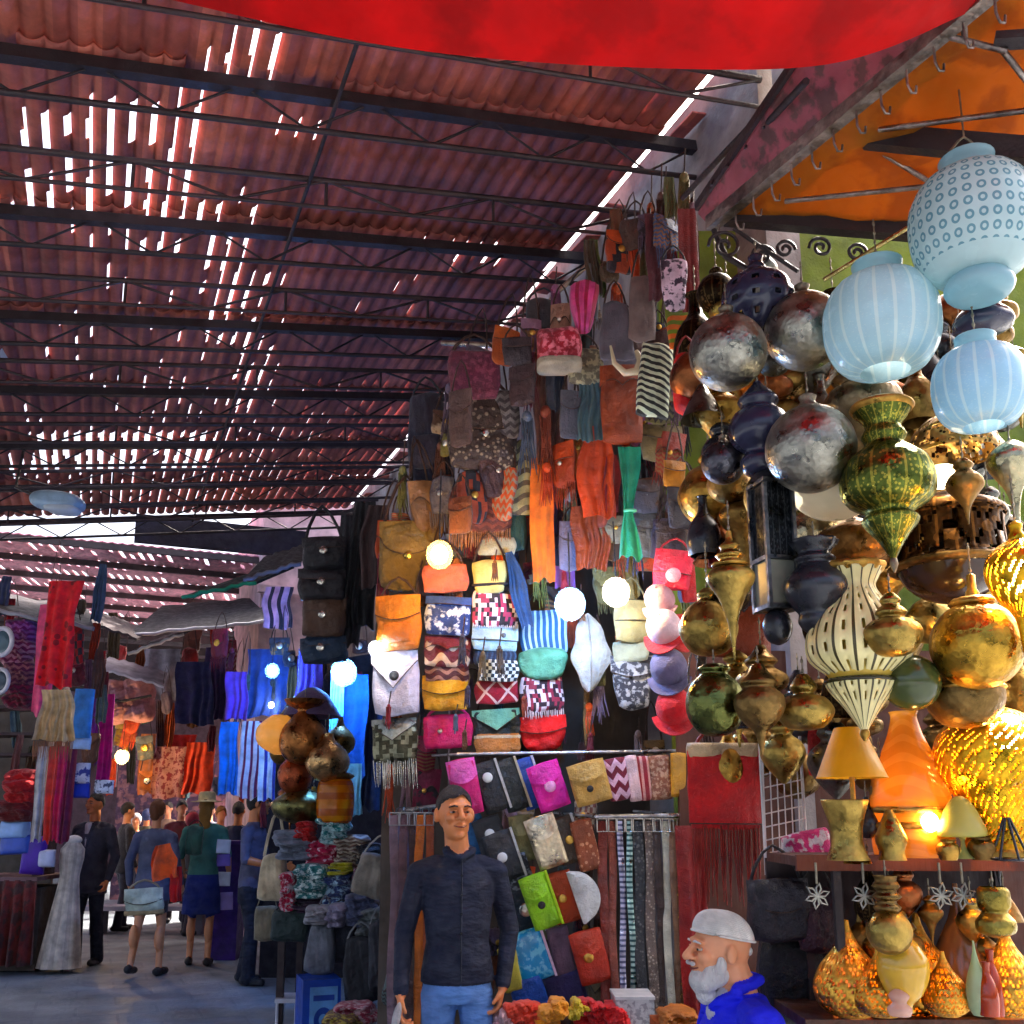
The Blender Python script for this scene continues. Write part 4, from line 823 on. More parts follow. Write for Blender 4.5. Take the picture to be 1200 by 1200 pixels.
# poles and rails
pole = M('metal', (150, 128, 128), rough=.4)
t = root('hanging_pole', 'thin upright metal pole beside the dark navy backpack', 'pole', ground(524, 5.25), -PSI); zt = P(524, 440, 5.25).z
MB().tube([(0, 0, 0), (0, 0, zt)], .012, 8).build('tube', pole, t); MB().box((0, 0, .01), (.16, .16, .02)).build('foot', iron, t)
mb = MB(); mb.tube([P(518, 402, 5.6), P(610, 406, 5.35), P(700, 408, 5.1)], .014, 8); mb.tube([P(610, 406, 5.35), P(650, 345, 5.4), P(700, 300, 5.3)], .014, 8)
tag(mb.build('hanging_rail', M('metal', (190, 170, 150), rough=.4)), 'pale metal rail from which the upper row of bags hangs', 'rail')
mb = MB(); a, b = P(536, 884, 4.85), P(800, 880, 4.85); mb.tube([a, b], .010, 8)
for q in (a, b, a.lerp(b, .5)): mb.tube([q, q+Vector((.02, .45, .02))], .007, 6)
tag(mb.build('wallet_rail', M('metal', (200, 196, 196), rough=.3)), 'chrome rail above the pink and blue wallets', 'rail')
mb = MB(); a, b = P(698, 957, 4.7), P(800, 955, 4.7); mb.tube([a, b], .011, 8)
for q in (a, b): mb.tube([q, q+Vector((.02, .5, .02))], .007, 6)
tag(mb.build('belt_rail', M('metal', (206, 206, 206), rough=.3)), 'chrome rail holding the long belts under the tan wallet', 'rail')
# ---- wallets
wall_g = 'wallets hung in slanting rows behind the man in the navy shirt'
def wallet(label, px, py, w, h, d, mat, tilt, snap=None, half=False, flapm=None, trim=None):
    m = cz(d); W, H = w*m, h*m; r = root('wallet', label, 'wallet', P(px, py, d), -PSI, wall_g, tilt, .12)
    if half:
        mb = MB(); rows = []
        for i in range(13):
            s = -1+2*i/12; wd = math.sqrt(max(.02, 1-s*s)); rows.append([(-W/2+W*wd*j/8, -.012*math.sin(PI*j/8), s*H/2) for j in range(9)])
        mb.slab(rows, .03, (0, 1, 0)); mb.build('body', mat, r)
    else: MB().puff(W, H, .05, 1, 1, .12, pw=.25, wob=.05).build('body', mat, r)
    if flapm: flapmesh(W*1.01, H, -.012, H*.49, H*.42, 'curve', bulge=.022).build('flap', flapm, r)
    if trim: MB().box((W*.5, -.01, 0), (.012, .03, H)).build('trim', trim, r)
    if snap:
        mb = MB(); mb.ell((snap[0]*W/2, -.034, snap[1]*H/2), (snap[2]*m, .007, snap[2]*m), n=14, m=8); mb.build('snap', snap[3], r)
    return r
T = -.33; wsn = M('glaze', (226, 226, 222)); 
wallet('hot pink long wallet with a pale pink strap just above the head', 545, 922, 34, 66, 4.7, L_((214, 30, 120)), -.2, flapm=L_((236, 110, 180)))
wallet('black wallet with a white ring snap beside the hot pink wallet', 575, 922, 30, 60, 4.72, L_((34, 34, 36)), T, (0, .4, 6, wsn), trim=L_((200, 196, 190)))
wallet('black wallet with a cream edge third along the top row', 599, 920, 28, 62, 4.74, L_((26, 32, 30)), T, trim=L_((190, 176, 150)))
wallet('royal blue wallet with white trim in the top row', 620, 918, 26, 60, 4.76, L_((50, 80, 160)), T, trim=L_((206, 212, 226)))
wallet('bright magenta pink wallet with an emblem stud', 643, 921, 38, 56, 4.7, L_((232, 60, 160)), T, (.05, 0, 7, L_((240, 170, 210))), flapm=L_((236, 74, 170)))
wallet('tan suede wallet with a dark stud and curved foot', 691, 917, 44, 50, 4.65, L_((202, 160, 98)), T*.8, (-.1, -.25, 4, bk), flapm=L_((206, 166, 104)))
wallet('wine red wallet with a pink chevron pattern', 724, 913, 26, 50, 4.7, C_((110, 26, 46), pat='zig', c2=(222, 180, 196), n=3, k=2), T*.5)
wallet('pale pink slim wallet beside the chevron wallet', 742, 912, 14, 54, 4.7, L_((232, 196, 196)), T*.4)
wallet('red striped slim wallet on the right half of the rail', 754, 912, 16, 52, 4.72, C_((150, 50, 56), pat='vstripe', c2=(214, 160, 150), n=2), T*.3)
wallet('brown wallet with carved swirls near the rail end', 773, 911, 26, 52, 4.72, L_((146, 92, 72), pat='blotch', c2=(196, 156, 130), n=24), T*.2)
wallet('mustard tan wallet at the right end of the chrome rail', 795, 908, 18, 52, 4.7, L_((200, 146, 76)), 0)
wallet('steel blue wallet by the ear of the man in the navy shirt', 556, 978, 30, 50, 4.78, L_((60, 110, 160)), T)
wallet('grey black wallet with a white ring snap in the second row', 577, 986, 34, 58, 4.74, L_((58, 60, 64)), T, (0, .35, 6, wsn))
wallet('charcoal wallet with a lower white ring snap', 590, 1003, 36, 58, 4.7, L_((54, 56, 60)), T, (-.1, .0, 6, wsn), trim=L_((210, 210, 206)))
wallet('olive cloth wallet beside the white gold wallet', 612, 982, 26, 54, 4.76, C_((130, 120, 84)), -.15, flapm=C_((150, 140, 100)))
wallet('shiny white gold wallet in the second row', 640, 986, 36, 62, 4.66, M('metal', (226, 206, 170), rough=.3), T, flapm=M('metal', (232, 214, 184), rough=.28))
wallet('dark brown wallet with a gold corner right of the white gold one', 664, 984, 28, 56, 4.7, L_((72, 58, 44)), T, (.2, .0, 5, gilt), trim=L_((200, 196, 190)))
wallet('copper brown braided wallet in the second row end', 686, 990, 26, 60, 4.68, L_((150, 84, 60), pat='spot', c2=(206, 150, 120), n=40), T*.7)
wallet('dark wallet printed with silver lettering like marks in the third row', 606, 1030, 38, 56, 4.72, L_((52, 56, 62), pat='blotch', c2=(150, 156, 164), n=18), T)
wallet('navy wallet with a silver buckle by the right elbow', 615, 1068, 34, 56, 4.7, L_((40, 50, 60)), T, (.1, .1, 8, stud), trim=L_((190, 194, 200)))
wallet('lime green wallet with a dark stud', 633, 1056, 34, 64, 4.62, L_((160, 214, 30)), T, (0, -.1, 4.5, bk), flapm=L_((166, 220, 36)), trim=L_((190, 226, 90)))
wallet('orange brown wallet with a gilt emblem beside the lime one', 660, 1051, 32, 60, 4.66, L_((176, 76, 24)), T*.8, (-.1, 0, 5, gilt))
wallet('white half moon wallet with a rosy edge', 688, 1048, 30, 62, 4.6, L_((222, 222, 216)), T, half=True)
wallet('sky blue shimmering wallet in the fourth row', 622, 1120, 42, 60, 4.62, M('glaze', (66, 150, 200), 'blotch', (130, 200, 226), n=14), T, trim=L_((220, 200, 220)))
wallet('pale yellow wallet with cream edges by the right hand pocket', 598, 1136, 22, 52, 4.6, L_((214, 204, 110)), -.2, flapm=L_((206, 196, 104)))
wallet('muted mauve wallet between the blue and rust wallets', 658, 1116, 26, 60, 4.66, L_((112, 92, 108)), -.2)
wallet('rust red leather wallet with a gilt buckle in the fourth row', 692, 1121, 38, 62, 4.58, L_((184, 66, 26)), T*.8, (-.15, .05, 6, gilt), flapm=L_((190, 72, 30)))
wallet('deep blue wallet at the foot of the wallet rows', 620, 1165, 40, 40, 4.6, L_((40, 84, 170)), T)
wallet('indigo wallet under the mauve wallet', 662, 1158, 46, 36, 4.64, L_((58, 52, 96)), -.3)
# ---- belts
def belt(label, px, y0, y1, w, d, mat, grp, bm=None):
    m = cz(d); h = (y1-y0)*m; W = w*m; r = root('belt', label, 'belt', P(px, y0, d), -PSI, grp); rg = random.Random(px)
    rows = [[(-W/2+.006*math.sin(k*.9+px), .008*math.sin(k*.7+px), -h*k/10), (0+.006*math.sin(k*.9+px), -.006+.008*math.sin(k*.7+px), -h*k/10), (W/2+.006*math.sin(k*.9+px), .008*math.sin(k*.7+px), -h*k/10)] for k in range(11)]
    MB().slab(rows, .005, (0, 1, 0)).build('strap', mat, r)
    mb = MB(); b = W*.62; mb.tube([(-b, -.012, .01), (b, -.012, .01), (b, -.012, -.05), (-b, -.012, -.05), (-b, -.012, .01)], .004, 5); mb.build('buckle', bm or stud, r)
g1 = 'belts hanging from the chrome belt rail'; g2 = 'belts hanging at the back of the man in the navy shirt'
for lb, x, w, mt in (('brick red belt at the left end of the chrome belt rail', 706, 11, L_((122, 52, 42))), ('faded brown belt second on the chrome belt rail', 716, 9, L_((140, 76, 62))), ('lilac silver beaded belt beside the faded brown belt', 727, 7, M('metal', (206, 200, 220), 'hstripe', (110, 110, 140), n=40, rough=.3)),
  ('mint silver beaded belt on the chrome belt rail', 737, 7, M('metal', (190, 216, 206), 'hstripe', (70, 104, 104), n=40, rough=.3)), ('black tooled belt in the middle of the belt rail', 747, 12, L_((46, 46, 48), pat='spot', c2=(96, 96, 92), n=50)), ('grey brown snake patterned belt right of the black tooled one', 760, 11, L_((116, 100, 90), pat='spot', c2=(176, 160, 144), n=60)),
  ('dark umber belt on the right part of the belt rail', 770, 9, L_((66, 50, 44))), ('ivory belt with pale studs on the belt rail', 779, 9, L_((214, 210, 190))), ('dull tan belt next to the ivory belt', 788, 8, L_((150, 116, 92))), ('coffee belt with bronze studs at the right end of the rail', 794, 9, L_((110, 74, 46), pat='spot', c2=(200, 160, 90), n=60))):
    belt(lb, x, 962, 1188+(x % 5)*5, w, 4.7, mt, g1)
for lb, x, w, mt in (('greyish mauve belt nearest the pale upright post', 463, 10, L_((112, 92, 100))), ('plum brown belt left of the navy shirt', 474, 10, L_((92, 66, 72))), ('dark chocolate belt between plum and orange belts', 483, 8, L_((60, 36, 34))), ('orange tan belt just behind the shoulder of the navy shirt', 492, 10, L_((190, 110, 62))), ('brown belt half hidden by the neck of the man', 503, 9, L_((150, 80, 52)))):
    belt(lb, x, 955, 1190, w, 4.9, mt, g2, M('metal', (150, 150, 150), rough=.35))
t = root('belt_stand', 'pale metal upright post with ring holders at the left of the belts', 'stand', ground(455, 4.85), -PSI); zt = P(455, 962, 4.85).z
MB().tube([(0, 0, 0), (0, 0, zt), (.04, 0, zt+.05), (.26, 0, zt+.08)], .012, 8).build('post', M('metal', (176, 168, 160), rough=.4), t); MB().box((.06, 0, .012), (.5, .36, .024)).build('foot', iron, t)
mb = MB()
for k in range(6): a = .03+.045*k; mb.tube([(a+.018*math.cos(q*PI/5), -.02, zt+.05+.018*math.sin(q*PI/5)) for q in range(11)], .004, 5)
mb.build('ring_holders', steel, t)
# ---- table of bright rolls in front
tb = root('goods_table', 'low wooden table of bright cloth rolls at the bottom of the bag stall', 'table', ground(665, 4.35), -PSI); m = cz(4.35); zt = P(665, 1196, 4.35).z
MB().box((0, 0, zt-.02), (170*m, .5, .04)).build('tabletop', M('wood', (96, 60, 42)), tb)
for x in (-78, 78):
    for y in (-.2, .2): MB().box((x*m, y, (zt-.04)/2), (.05, .05, zt-.04)).build('leg', M('wood', (80, 50, 36)), tb)
for lb, x, y, w, h, c in (('orange red crinkled scarf roll at the left end of the low table', 612, 1186, 46, 30, (214, 80, 40)), ('saffron yellow crinkled scarf roll on the low table', 652, 1184, 50, 34, (240, 160, 20)), ('scarlet crinkled scarf roll in the middle of the low table', 690, 1186, 44, 32, (200, 24, 30)),
   ('bright red ruffled scarf roll beside the white box', 722, 1184, 44, 36, (226, 22, 44)), ('white and red printed scarf bundle at the front left of the low table', 590, 1190, 26, 26, (220, 180, 180)), ('lime yellow scarf tuft behind the saffron roll', 676, 1180, 22, 22, (214, 190, 40))):
    mm = cz(4.3); t = root('scarf_roll', lb, 'scarf', P(x, y, 4.3), group='bright scarf rolls on the low table'); mb = MB(); rg = random.Random(x)
    for k in range(7): mb.puff(w*mm*rg.uniform(.4, .7), h*mm*rg.uniform(.4, .7), .12, 1, 1, .6, wob=.5, c=(rg.uniform(-.3, .3)*w*mm, rg.uniform(-.1, .05), rg.uniform(-.25, .25)*h*mm), seed=k*31+x)
    mb.build('fabric', C_(c, var=.4), t)
t = root('box', 'white cardboard box with printed side at the right end of the low table', 'box', P(741, 1186, 4.3)); mm = cz(4.3); MB().box((0, 0, 0), (44*mm, .2, 40*mm)).build('carton', M('paint', (206, 204, 200), 'blotch', (160, 156, 156), n=20), t); MB().box((0, 0, 20*mm), (46*mm, .21, .012)).build('lid', M('paint', (216, 214, 210)), t)
t = root('crate', 'orange wooden crate of leather scraps beside the bearded man', 'crate', P(795, 1198, 3.9)); mm = cz(3.9); MB().box((0, 0, -.1), (54*mm, .3, .2)).build('body', M('wood', (170, 90, 44)), t)
MB().puff(46*mm, .06, .22, 1, 1, .4, wob=.5, c=(0, 0, .02)).build('contents', L_((190, 120, 70)), t)
# ================================================================ BULBS IN THE STALLS
def hung_bulb(label, px, py, d, r, col, s, up=70, lean=0):
    r *= .7; s *= 1.3; m = cz(d); t = root('hanging_bulb', label, 'light bulb', P(px, py, d)); bulb(t, (0, 0, 0), r, col, s, True)
    MB().rev([(r*.35, r*.95), (r*.45, r*1.2), (r*.45, r*1.7), (.004, r*1.8)], 16, sub=0).build('socket', M('paint', (40, 40, 40)), t)
    MB().tube([(0, 0, r*1.7), (lean*m*.5, .02, up*m*.6), (lean*m, .05, up*m)], .004, 5).build('cord', bk, t); return t
hung_bulb('warm yellow lit bulb hanging by the olive brown shoulder bag', 515, 650, 4.6, .058, (255, 190, 90), 90, 110)
hung_bulb('large cold blue white lit bulb beside the white leaf purse', 668, 708, 4.5, .066, (110, 175, 255), 130, 90)
hung_bulb('warm white lit bulb above the khaki canvas bag', 722, 694, 4.4, .058, (255, 226, 170), 75, 90)
hung_bulb('tiny white lit bulb between coral red bag and spinning top pendant', 814, 646, 4.2, .026, (235, 235, 255), 60, 50)
hung_bulb('big blue lit bulb over the middle lamp stall', 403, 788, 8.2, .10, (80, 150, 255), 170, 60)
hung_bulb('smaller blue lit bulb left of the middle lamp stall', 319, 786, 9.0, .06, (90, 160, 255), 100, 50)
hung_bulb('little white lit lamp at the left edge of the white heart bag', 440, 760, 4.95, .035, (226, 240, 255), 50, 40)
hung_bulb('warm lit bulb far down the street by the magenta cloth', 143, 887, 13., .085, (255, 206, 130), 90, 40)
hung_bulb('faint white bulb over the far crowd', 318, 826, 9.3, .03, (200, 220, 255), 60, 30)
# ================================================================ MIDDLE LAMP AND CLOTHES STALL (right side, further on)
cop = M('metal', (176, 112, 60), rough=.28)
d = 7.6
t = lantern('lit amber glass cone lamp of the middle stall', 327, 862, d, [(6, -22), (24, -10), (26, 8), (14, 20), (8, 24)], frost((236, 196, 132), tr=.4), chain=20); bulb(t, (.0, -.03, .02), .03, (255, 210, 150), 9)
lantern('big copper bell pendant beside the lit amber cone', 356, 862, d-.1, [(4, -34), (20, -28), (28, -12), (26, 6), (14, 22), (10, 30), (20, 36), (24, 42)], cop, chain=26)
lantern('rosy copper bowl pendant under the copper bell', 346, 908, d, [(2, -24), (14, -18), (20, -4), (18, 10), (8, 20)], M('metal', (170, 84, 52), rough=.3), chain=14)
lantern('pale copper teapot shaped pendant at the right of the middle stall', 384, 892, d-.2, [(3, -26), (18, -18), (26, -2), (20, 14), (8, 24), (6, 32)], M('metal', (206, 160, 104), rough=.25), chain=26)
lantern('amber striped jar lantern below the teapot shaped pendant', 393, 938, d-.2, [(14, -26), (20, -22), (22, 0), (20, 20), (14, 26)], frost((226, 146, 36), 'hstripe', (196, 110, 24), n=5, tr=.45), extra=[('rim', [(16, 24), (22, 28), (16, 32)], oldb)], chain=14)
lantern('green brass bowl lantern in the middle stall', 352, 944, d, [(2, -22), (26, -14), (34, 2), (20, 14), (8, 20)], M('metal', (130, 124, 76), rough=.3), chain=14)
lantern('dull violet felt hat shaped lamp shade above the copper bell', 366, 826, d+.1, [(34, -14), (30, -6), (18, 12), (6, 20)], M('cloth', (84, 66, 100)), sub=2, chain=24)
for lb, x, y, w, h, dd, c, k in (('bright blue cloth panel hanging left of the striped sheets', 268, 888, 22, 84, 9.2, (40, 120, 206), {}), ('white and wine striped sheet hanging in the middle stall', 292, 890, 24, 90, 9.2, (214, 206, 214), dict(pat='vstripe', c2=(110, 30, 70), n=3)),
   ('white and navy striped sheet beside the wine striped one', 313, 892, 20, 90, 9.2, (226, 230, 240), dict(pat='vstripe', c2=(50, 60, 160), n=2)), ('purple cloth hanging above the striped sheets', 277, 815, 26, 56, 9.3, (104, 60, 160), {}), ('dark blue cloth lit by the small blue bulb', 313, 800, 50, 80, 9.45, (40, 58, 110), {}),
   ('deep blue garment hanging below the big blue bulb', 412, 850, 36, 120, 8.6, (38, 84, 140), {}), ('pale turquoise garment beside the deep blue one', 394, 830, 16, 100, 8.4, (150, 206, 226), {}), ('dark navy curtain behind the deep blue garment', 436, 872, 24, 150, 8.8, (30, 42, 70), {}), ('violet wrap hanging behind the blue bulb', 362, 790, 30, 60, 9.2, (96, 70, 160), {}), ('mint scarf at the foot of the deep blue garment', 415, 925, 18, 60, 8.2, (170, 206, 190), {}),
   ('dark navy coat hanging at the corner of the far right stall', 228, 812, 44, 74, 11.5, (38, 42, 84), {}), ('dark violet coat behind the navy coat', 252, 800, 26, 84, 11.8, (58, 40, 80), {}), ('grey dust sheet hanging left of the navy coat', 186, 790, 50, 60, 14.5, (150, 146, 158), {}),
   ('orange red robe hanging above the crowd', 232, 900, 34, 60, 13.5, (206, 80, 44), {}), ('rosy patterned robe hanging above the crowd', 200, 905, 40, 60, 14., (190, 140, 136), dict(pat='blotch', c2=(120, 50, 60), n=9)), ('pale orange scarf hanging right of the warm far bulb', 172, 895, 18, 70, 14.5, (224, 150, 110), {}),
   ('mustard scarf hanging by the warm far bulb', 152, 870, 14, 50, 14.6, (206, 170, 90), {}), ('crimson robe behind the orange red robe', 216, 878, 30, 34, 14.8, (170, 30, 36), {})):
    drape(lb, x, y, w, h, dd, C_(c, **k), folds=3, amp=.12, t=.008)
t = root('pink_bundle', 'dusty pink tied bundle above the far awning', 'bundle', P(148, 822, 13.5)); m = cz(13.5)
for_ = MB()
for i, (x, z) in enumerate(((-16, 10), (14, 12), (-14, -12), (16, -10), (0, 0))): for_.puff(36*m, 30*m, .3, 1, 1, .5, wob=.35, c=(x*m, 0, z*m), seed=i)
for_.build('cloth', C_((176, 130, 136)), t); MB().tube([(-34*m, -.17, 4*m), (0, -.2, -2*m), (34*m, -.17, 5*m)], .02, 5).build('cord', bk, t)
# awnings and boards along the stalls
def board(label, pts, d0, d1, mat, th=.03, name='awning', cat='awning', edge=None):
    mb = MB(); q = [P(x, y, dd) for (x, y), dd in zip(pts, (d0, d0, d1, d1))]
    rows = [[q[0].lerp(q[1], i/12)+Vector((0, 0, .012*math.sin(i*2.6)+.008*math.sin(i*5.1))) for i in range(13)], [q[3].lerp(q[2], i/12)+Vector((0, 0, .012*math.sin(i*2.6)+.008*math.sin(i*5.1))) for i in range(13)]]
    mb.slab(rows, th, (0, 0, 1)); o = mb.build(name, mat); tag(o, label, cat)
    if edge:
        m2 = MB(); m2.tube([p+Vector((0, -.02, th*.5)) for p in rows[0]], .022, 6); m2.build('edge_strip', edge, o)
    return o
whit = M('paint', (226, 224, 230), rough=.5)
board('dark tin awning with a ragged white edge over the middle stall', [(150, 746), (338, 728), (330, 700), (190, 712)], 12.5, 14.5, M('paint', (30, 28, 34)), edge=whit)
board('second lower awning with a pale lip under the tin awning', [(150, 768), (215, 744), (230, 735), (180, 752)], 13., 15., M('paint', (36, 34, 40)), edge=whit)
board('green edged dark awning reaching out from the handbag stall', [(213, 702), (300, 684), (345, 665), (300, 672)], 10.5, 11.2, M('paint', (44, 48, 46)), edge=M('paint', (30, 140, 106)))
board('black sheet awning above the green edged one', [(285, 682), (352, 662), (360, 640), (310, 655)], 9.8, 11., M('paint', (36, 34, 40)), edge=M('paint', (110, 110, 124)))
board('white board sheet slanting beside the pink bundle', [(112, 784), (192, 806), (196, 790), (128, 772)], 13.2, 14., whit)
board('dark awning of the textile stall on the left', [(-40, 712), (110, 738), (104, 716), (-40, 690)], 9.8, 11.5, M('paint', (50, 44, 50)), edge=M('paint', (150, 146, 150)))
board('long dark ledge with pale debris under the pink roof', [(96, 728), (160, 750), (180, 742), (120, 720)], 12., 14, M('wood', (58, 48, 50)))
# street lamp heads
for lb, x, y, dd, L in (('pale grey lamp head hanging under the roof before the bright gap', 68, 588, 9.0, 66), ('pale lamp head cut by the left picture edge', -8, 404, 7.5, 50)):
    m = cz(dd); t = root('street_lamp', lb, 'street lamp', P(x, y, dd), -PSI, tilt=.1)
    MB().puff(L*m, 22*m, .26, .9, 1, .8, wob=.02).build('housing', M('paint', (150, 172, 190), rough=.4), t); MB().puff(L*.62*m, 12*m, .2, 1, 1, .9, wob=.0, c=(8*m, -.02, -9*m)).build('lens', frost((226, 232, 236), tr=.4), t)
    MB().tube([(-L*.4*m, 0, 4*m), (-L*.9*m, .1, 16*m), (-L*.9*m, .1, 70*m)], .015, 6).build('arm', iron, t)
# black handbags and dark clothes at the end of the bag columns
d = 6.2
for lb, x, y, w, h, c, st in (('black structured handbag with tall twin handles', 380, 650, 50, 40, (30, 28, 32), 40), ('black handbag with three silver rosettes', 377, 686, 54, 38, (34, 30, 34), 10), ('brown handbag with a ruffled pale top below the rosette one', 380, 724, 50, 48, (84, 60, 46), 14), ('dark teal handbag with white flower studs under the brown one', 380, 762, 54, 30, (24, 44, 66), 8)):
    bag(lb, x, y, w, h, d, L_(c), strap=(st, bk), two=True, flap=('curve', .4, L_(tuple(v+8 for v in c))), clasp=(0, .05, 5, stud), t=.16)
for lb, x, y, w, h, c in (('black leather jacket hanging right of the black handbags', 425, 660, 36, 150, (26, 26, 28)), ('dark brown leather jacket beside the olive shoulder bag', 440, 640, 34, 100, (64, 46, 44)), ('charcoal coat hanging behind the handbags', 408, 680, 30, 160, (40, 40, 46))):
    drape(lb, x, y, w, h, 6.0 if x > 430 else 6.35, L_(c), folds=3, amp=.2, name='jacket', cat='jacket', widths=[.7, 1, .95, .9])
drape('pale pink striped cloth hanging under the black awning', 326, 712, 34, 50, 9.5, C_((214, 160, 180), pat='vstripe', c2=(50, 36, 46), n=3), folds=2)
# ---- piled clothing table
g = ground(385, 7.4); tb = root('clothes_table', 'long table heaped with clothes and bags in the middle stall', 'table', g, -PSI); m = cz(7.4); zt = P(390, 1058, 7.4).z
MB().box((10*m, .1, zt-.02), (128*m, .8, .04)).build('tabletop', M('wood', (70, 52, 50)), tb)
for x in (-50, 70):
    for y in (-.26, .46): MB().box((x*m, y, (zt-.04)/2), (.05, .05, zt-.04)).build('leg', M('wood', (60, 46, 44)), tb)
pile_g = 'folded clothes heaped on the long table'
def heap(label, x, y, w, h, dd, mat, name='folded_cloth', cat='folded cloth', grp=pile_g, k=4, dep=.3):
    mm = cz(dd); t = root(name, label, cat, P(x, y, dd), -PSI, grp); mb = MB(); rg = random.Random(int(x*5+y))
    for i in range(k): mb.puff(w*mm*rg.uniform(.75, 1), h*mm/k*1.7, dep*rg.uniform(.8, 1), 1, 1, .55, wob=.35, c=(rg.uniform(-.08, .08)*w*mm, rg.uniform(-.03, .03), h*mm*(-.5+(i+.5)/k)), seed=i+int(x))
    return mb.build('cloth', mat, t) and t
for lb, x, y, w, h, c, kw in (('grey folded jeans stack at the left of the heap', 345, 990, 50, 30, (130, 136, 150), {}), ('bright red folded cloth at the top of the heap', 359, 975, 26, 22, (206, 30, 40), {}), ('turquoise and white printed cloth at the top of the heap', 392, 972, 38, 30, (200, 226, 226), dict(pat='blotch', c2=(30, 130, 130), n=12)),
   ('magenta spotted cloth in the middle of the heap', 378, 1003, 44, 32, (180, 24, 80), dict(pat='spot', c2=(236, 200, 214), n=16)), ('brown patterned cloth roll right in the heap', 412, 998, 44, 34, (116, 90, 78), dict(pat='zig', c2=(190, 176, 160), n=3, k=3)), ('black cloth lump at the right end of the heap', 430, 1008, 30, 34, (32, 28, 36), {}),
   ('teal and white leaf printed cloth at the heap front', 366, 1032, 44, 34, (60, 120, 120), dict(pat='blotch', c2=(226, 236, 232), n=12)), ('red and white floral cloth at the left front corner', 340, 1044, 20, 38, (206, 60, 90), dict(pat='blotch', c2=(236, 222, 226), n=12)), ('navy and sky printed cloth in the heap front', 396, 1038, 44, 36, (44, 60, 110), dict(pat='blotch', c2=(180, 206, 222), n=12)),
   ('plum and pink printed cloth right of the navy print', 426, 1040, 30, 40, (100, 40, 70), dict(pat='blotch', c2=(206, 160, 180), n=12)), ('lemon striped cloth on the heap ridge', 398, 1018, 30, 12, (214, 206, 90), {}), ('dark wine cloth under the navy print', 382, 1060, 90, 16, (60, 30, 56), {})):
    heap(lb, x, y, w, h, 7.25 if y > 1015 else 7.45, C_(c, **kw))
bag('cream cotton tote with long handles at the end of the heap', 320, 1028, 34, 54, 7.6, C_((206, 190, 160)), strap=(52, C_((200, 186, 160))), two=True, shape=(.85, 1.05, .4), t=.14)
bag('sand coloured tote hanging below the cream cotton tote', 312, 1082, 28, 40, 7.7, C_((130, 120, 100)), strap=(20, C_((120, 110, 92))), t=.1)
bag('dark green leather bag hanging from the clothes table', 340, 1085, 44, 36, 7.1, L_((44, 58, 54)), strap=(10, bk), t=.12)
bag('grey shoulder bag hanging at the front of the clothes table', 376, 1112, 38, 58, 6.9, L_((120, 122, 128)), strap=(34, L_((120, 120, 124))), shape=(.75, 1, .4), t=.14)
bag('black leather bag hanging right of the grey shoulder bag', 402, 1096, 34, 60, 7.0, L_((34, 34, 44)), strap=(12, bk), t=.14)
bag('black big sack bag below the pale grey cap', 424, 1136, 44, 76, 6.7, L_((26, 24, 28)), strap=(18, L_((130, 130, 130))), t=.18, shape=(.9, 1, .4))
bag('black quilted bag nearest the belt stand', 447, 1120, 30, 80, 6.5, L_((40, 40, 46)), strap=(20, L_((140, 140, 140))), t=.16)
bag('beige strapped bag standing at the right end of the heap', 436, 1026, 40, 50, 6.9, C_((150, 140, 126)), strap=(26, C_((176, 166, 150))), tilt=.25, t=.14)
for lb, x, y, w, h, c in (('silver grey slipper pair on the bag row', 372, 1072, 34, 18, (170, 166, 170)), ('lilac grey folded scarf right of the grey slippers', 396, 1072, 28, 22, (164, 156, 176)), ('slate blue folded coat at the right of the bag row', 422, 1066, 40, 30, (88, 92, 118)), ('sage grey folded hood by the slate blue coat', 436, 1082, 36, 30, (116, 120, 118))):
    heap(lb, x, y, w, h, 6.95, C_(c), k=3)
m = cz(6.75); g = ground(372, 6.75); t = root('blue_box', 'blue carton with a pale emblem panel standing on the street', 'box', P(372, 1186, 6.75)-Vector((0, 0, 0)), -PSI+.35)
hh = 80*m; MB().box((0, 0, 0), (44*m, .3, hh)).build('carton', M('paint', (40, 76, 170), rough=.4), t); MB().box((2*m, -.152, 4*m), (32*m, .006, hh*.7)).build('emblem_panel', M('paint', (120, 166, 214), 'ring', (40, 70, 150), n=1, k=1.4, rough=.4), t)
MB().box((2*m, -.157, 20*m), (24*m, .004, 6*m)).build('bar', M('paint', (44, 70, 150)), t); 
heap('pink fringed rug roll lying at the lower edge by the blue carton', 420, 1186, 60, 18, 6.2, C_((170, 70, 86), pat='blotch', c2=(214, 180, 180), n=14), name='rug_roll', cat='rug', grp=None, k=2)
heap('olive and red patterned rug bundle in front of the pink rug roll', 402, 1197, 50, 16, 6.1, C_((110, 80, 50), pat='blotch', c2=(190, 170, 90), n=14), name='rug_roll', cat='rug', grp=None, k=2)
# low rack legs (white frame)
t = root('stool', 'small white metal stool frame left of the blue carton', 'stool', ground(338, 7.2), -PSI); m = cz(7.2); mb = MB(); q = 11*m; z = 38*m
for x in (-q, q):
    for y in (-.1, .1): mb.tube([(x, y, 0), (x, y, z)], .012, 6)
mb.build('legs', whit, t); MB().box((0, 0, z), (2.4*q, .26, .03)).build('seat', whit, t)
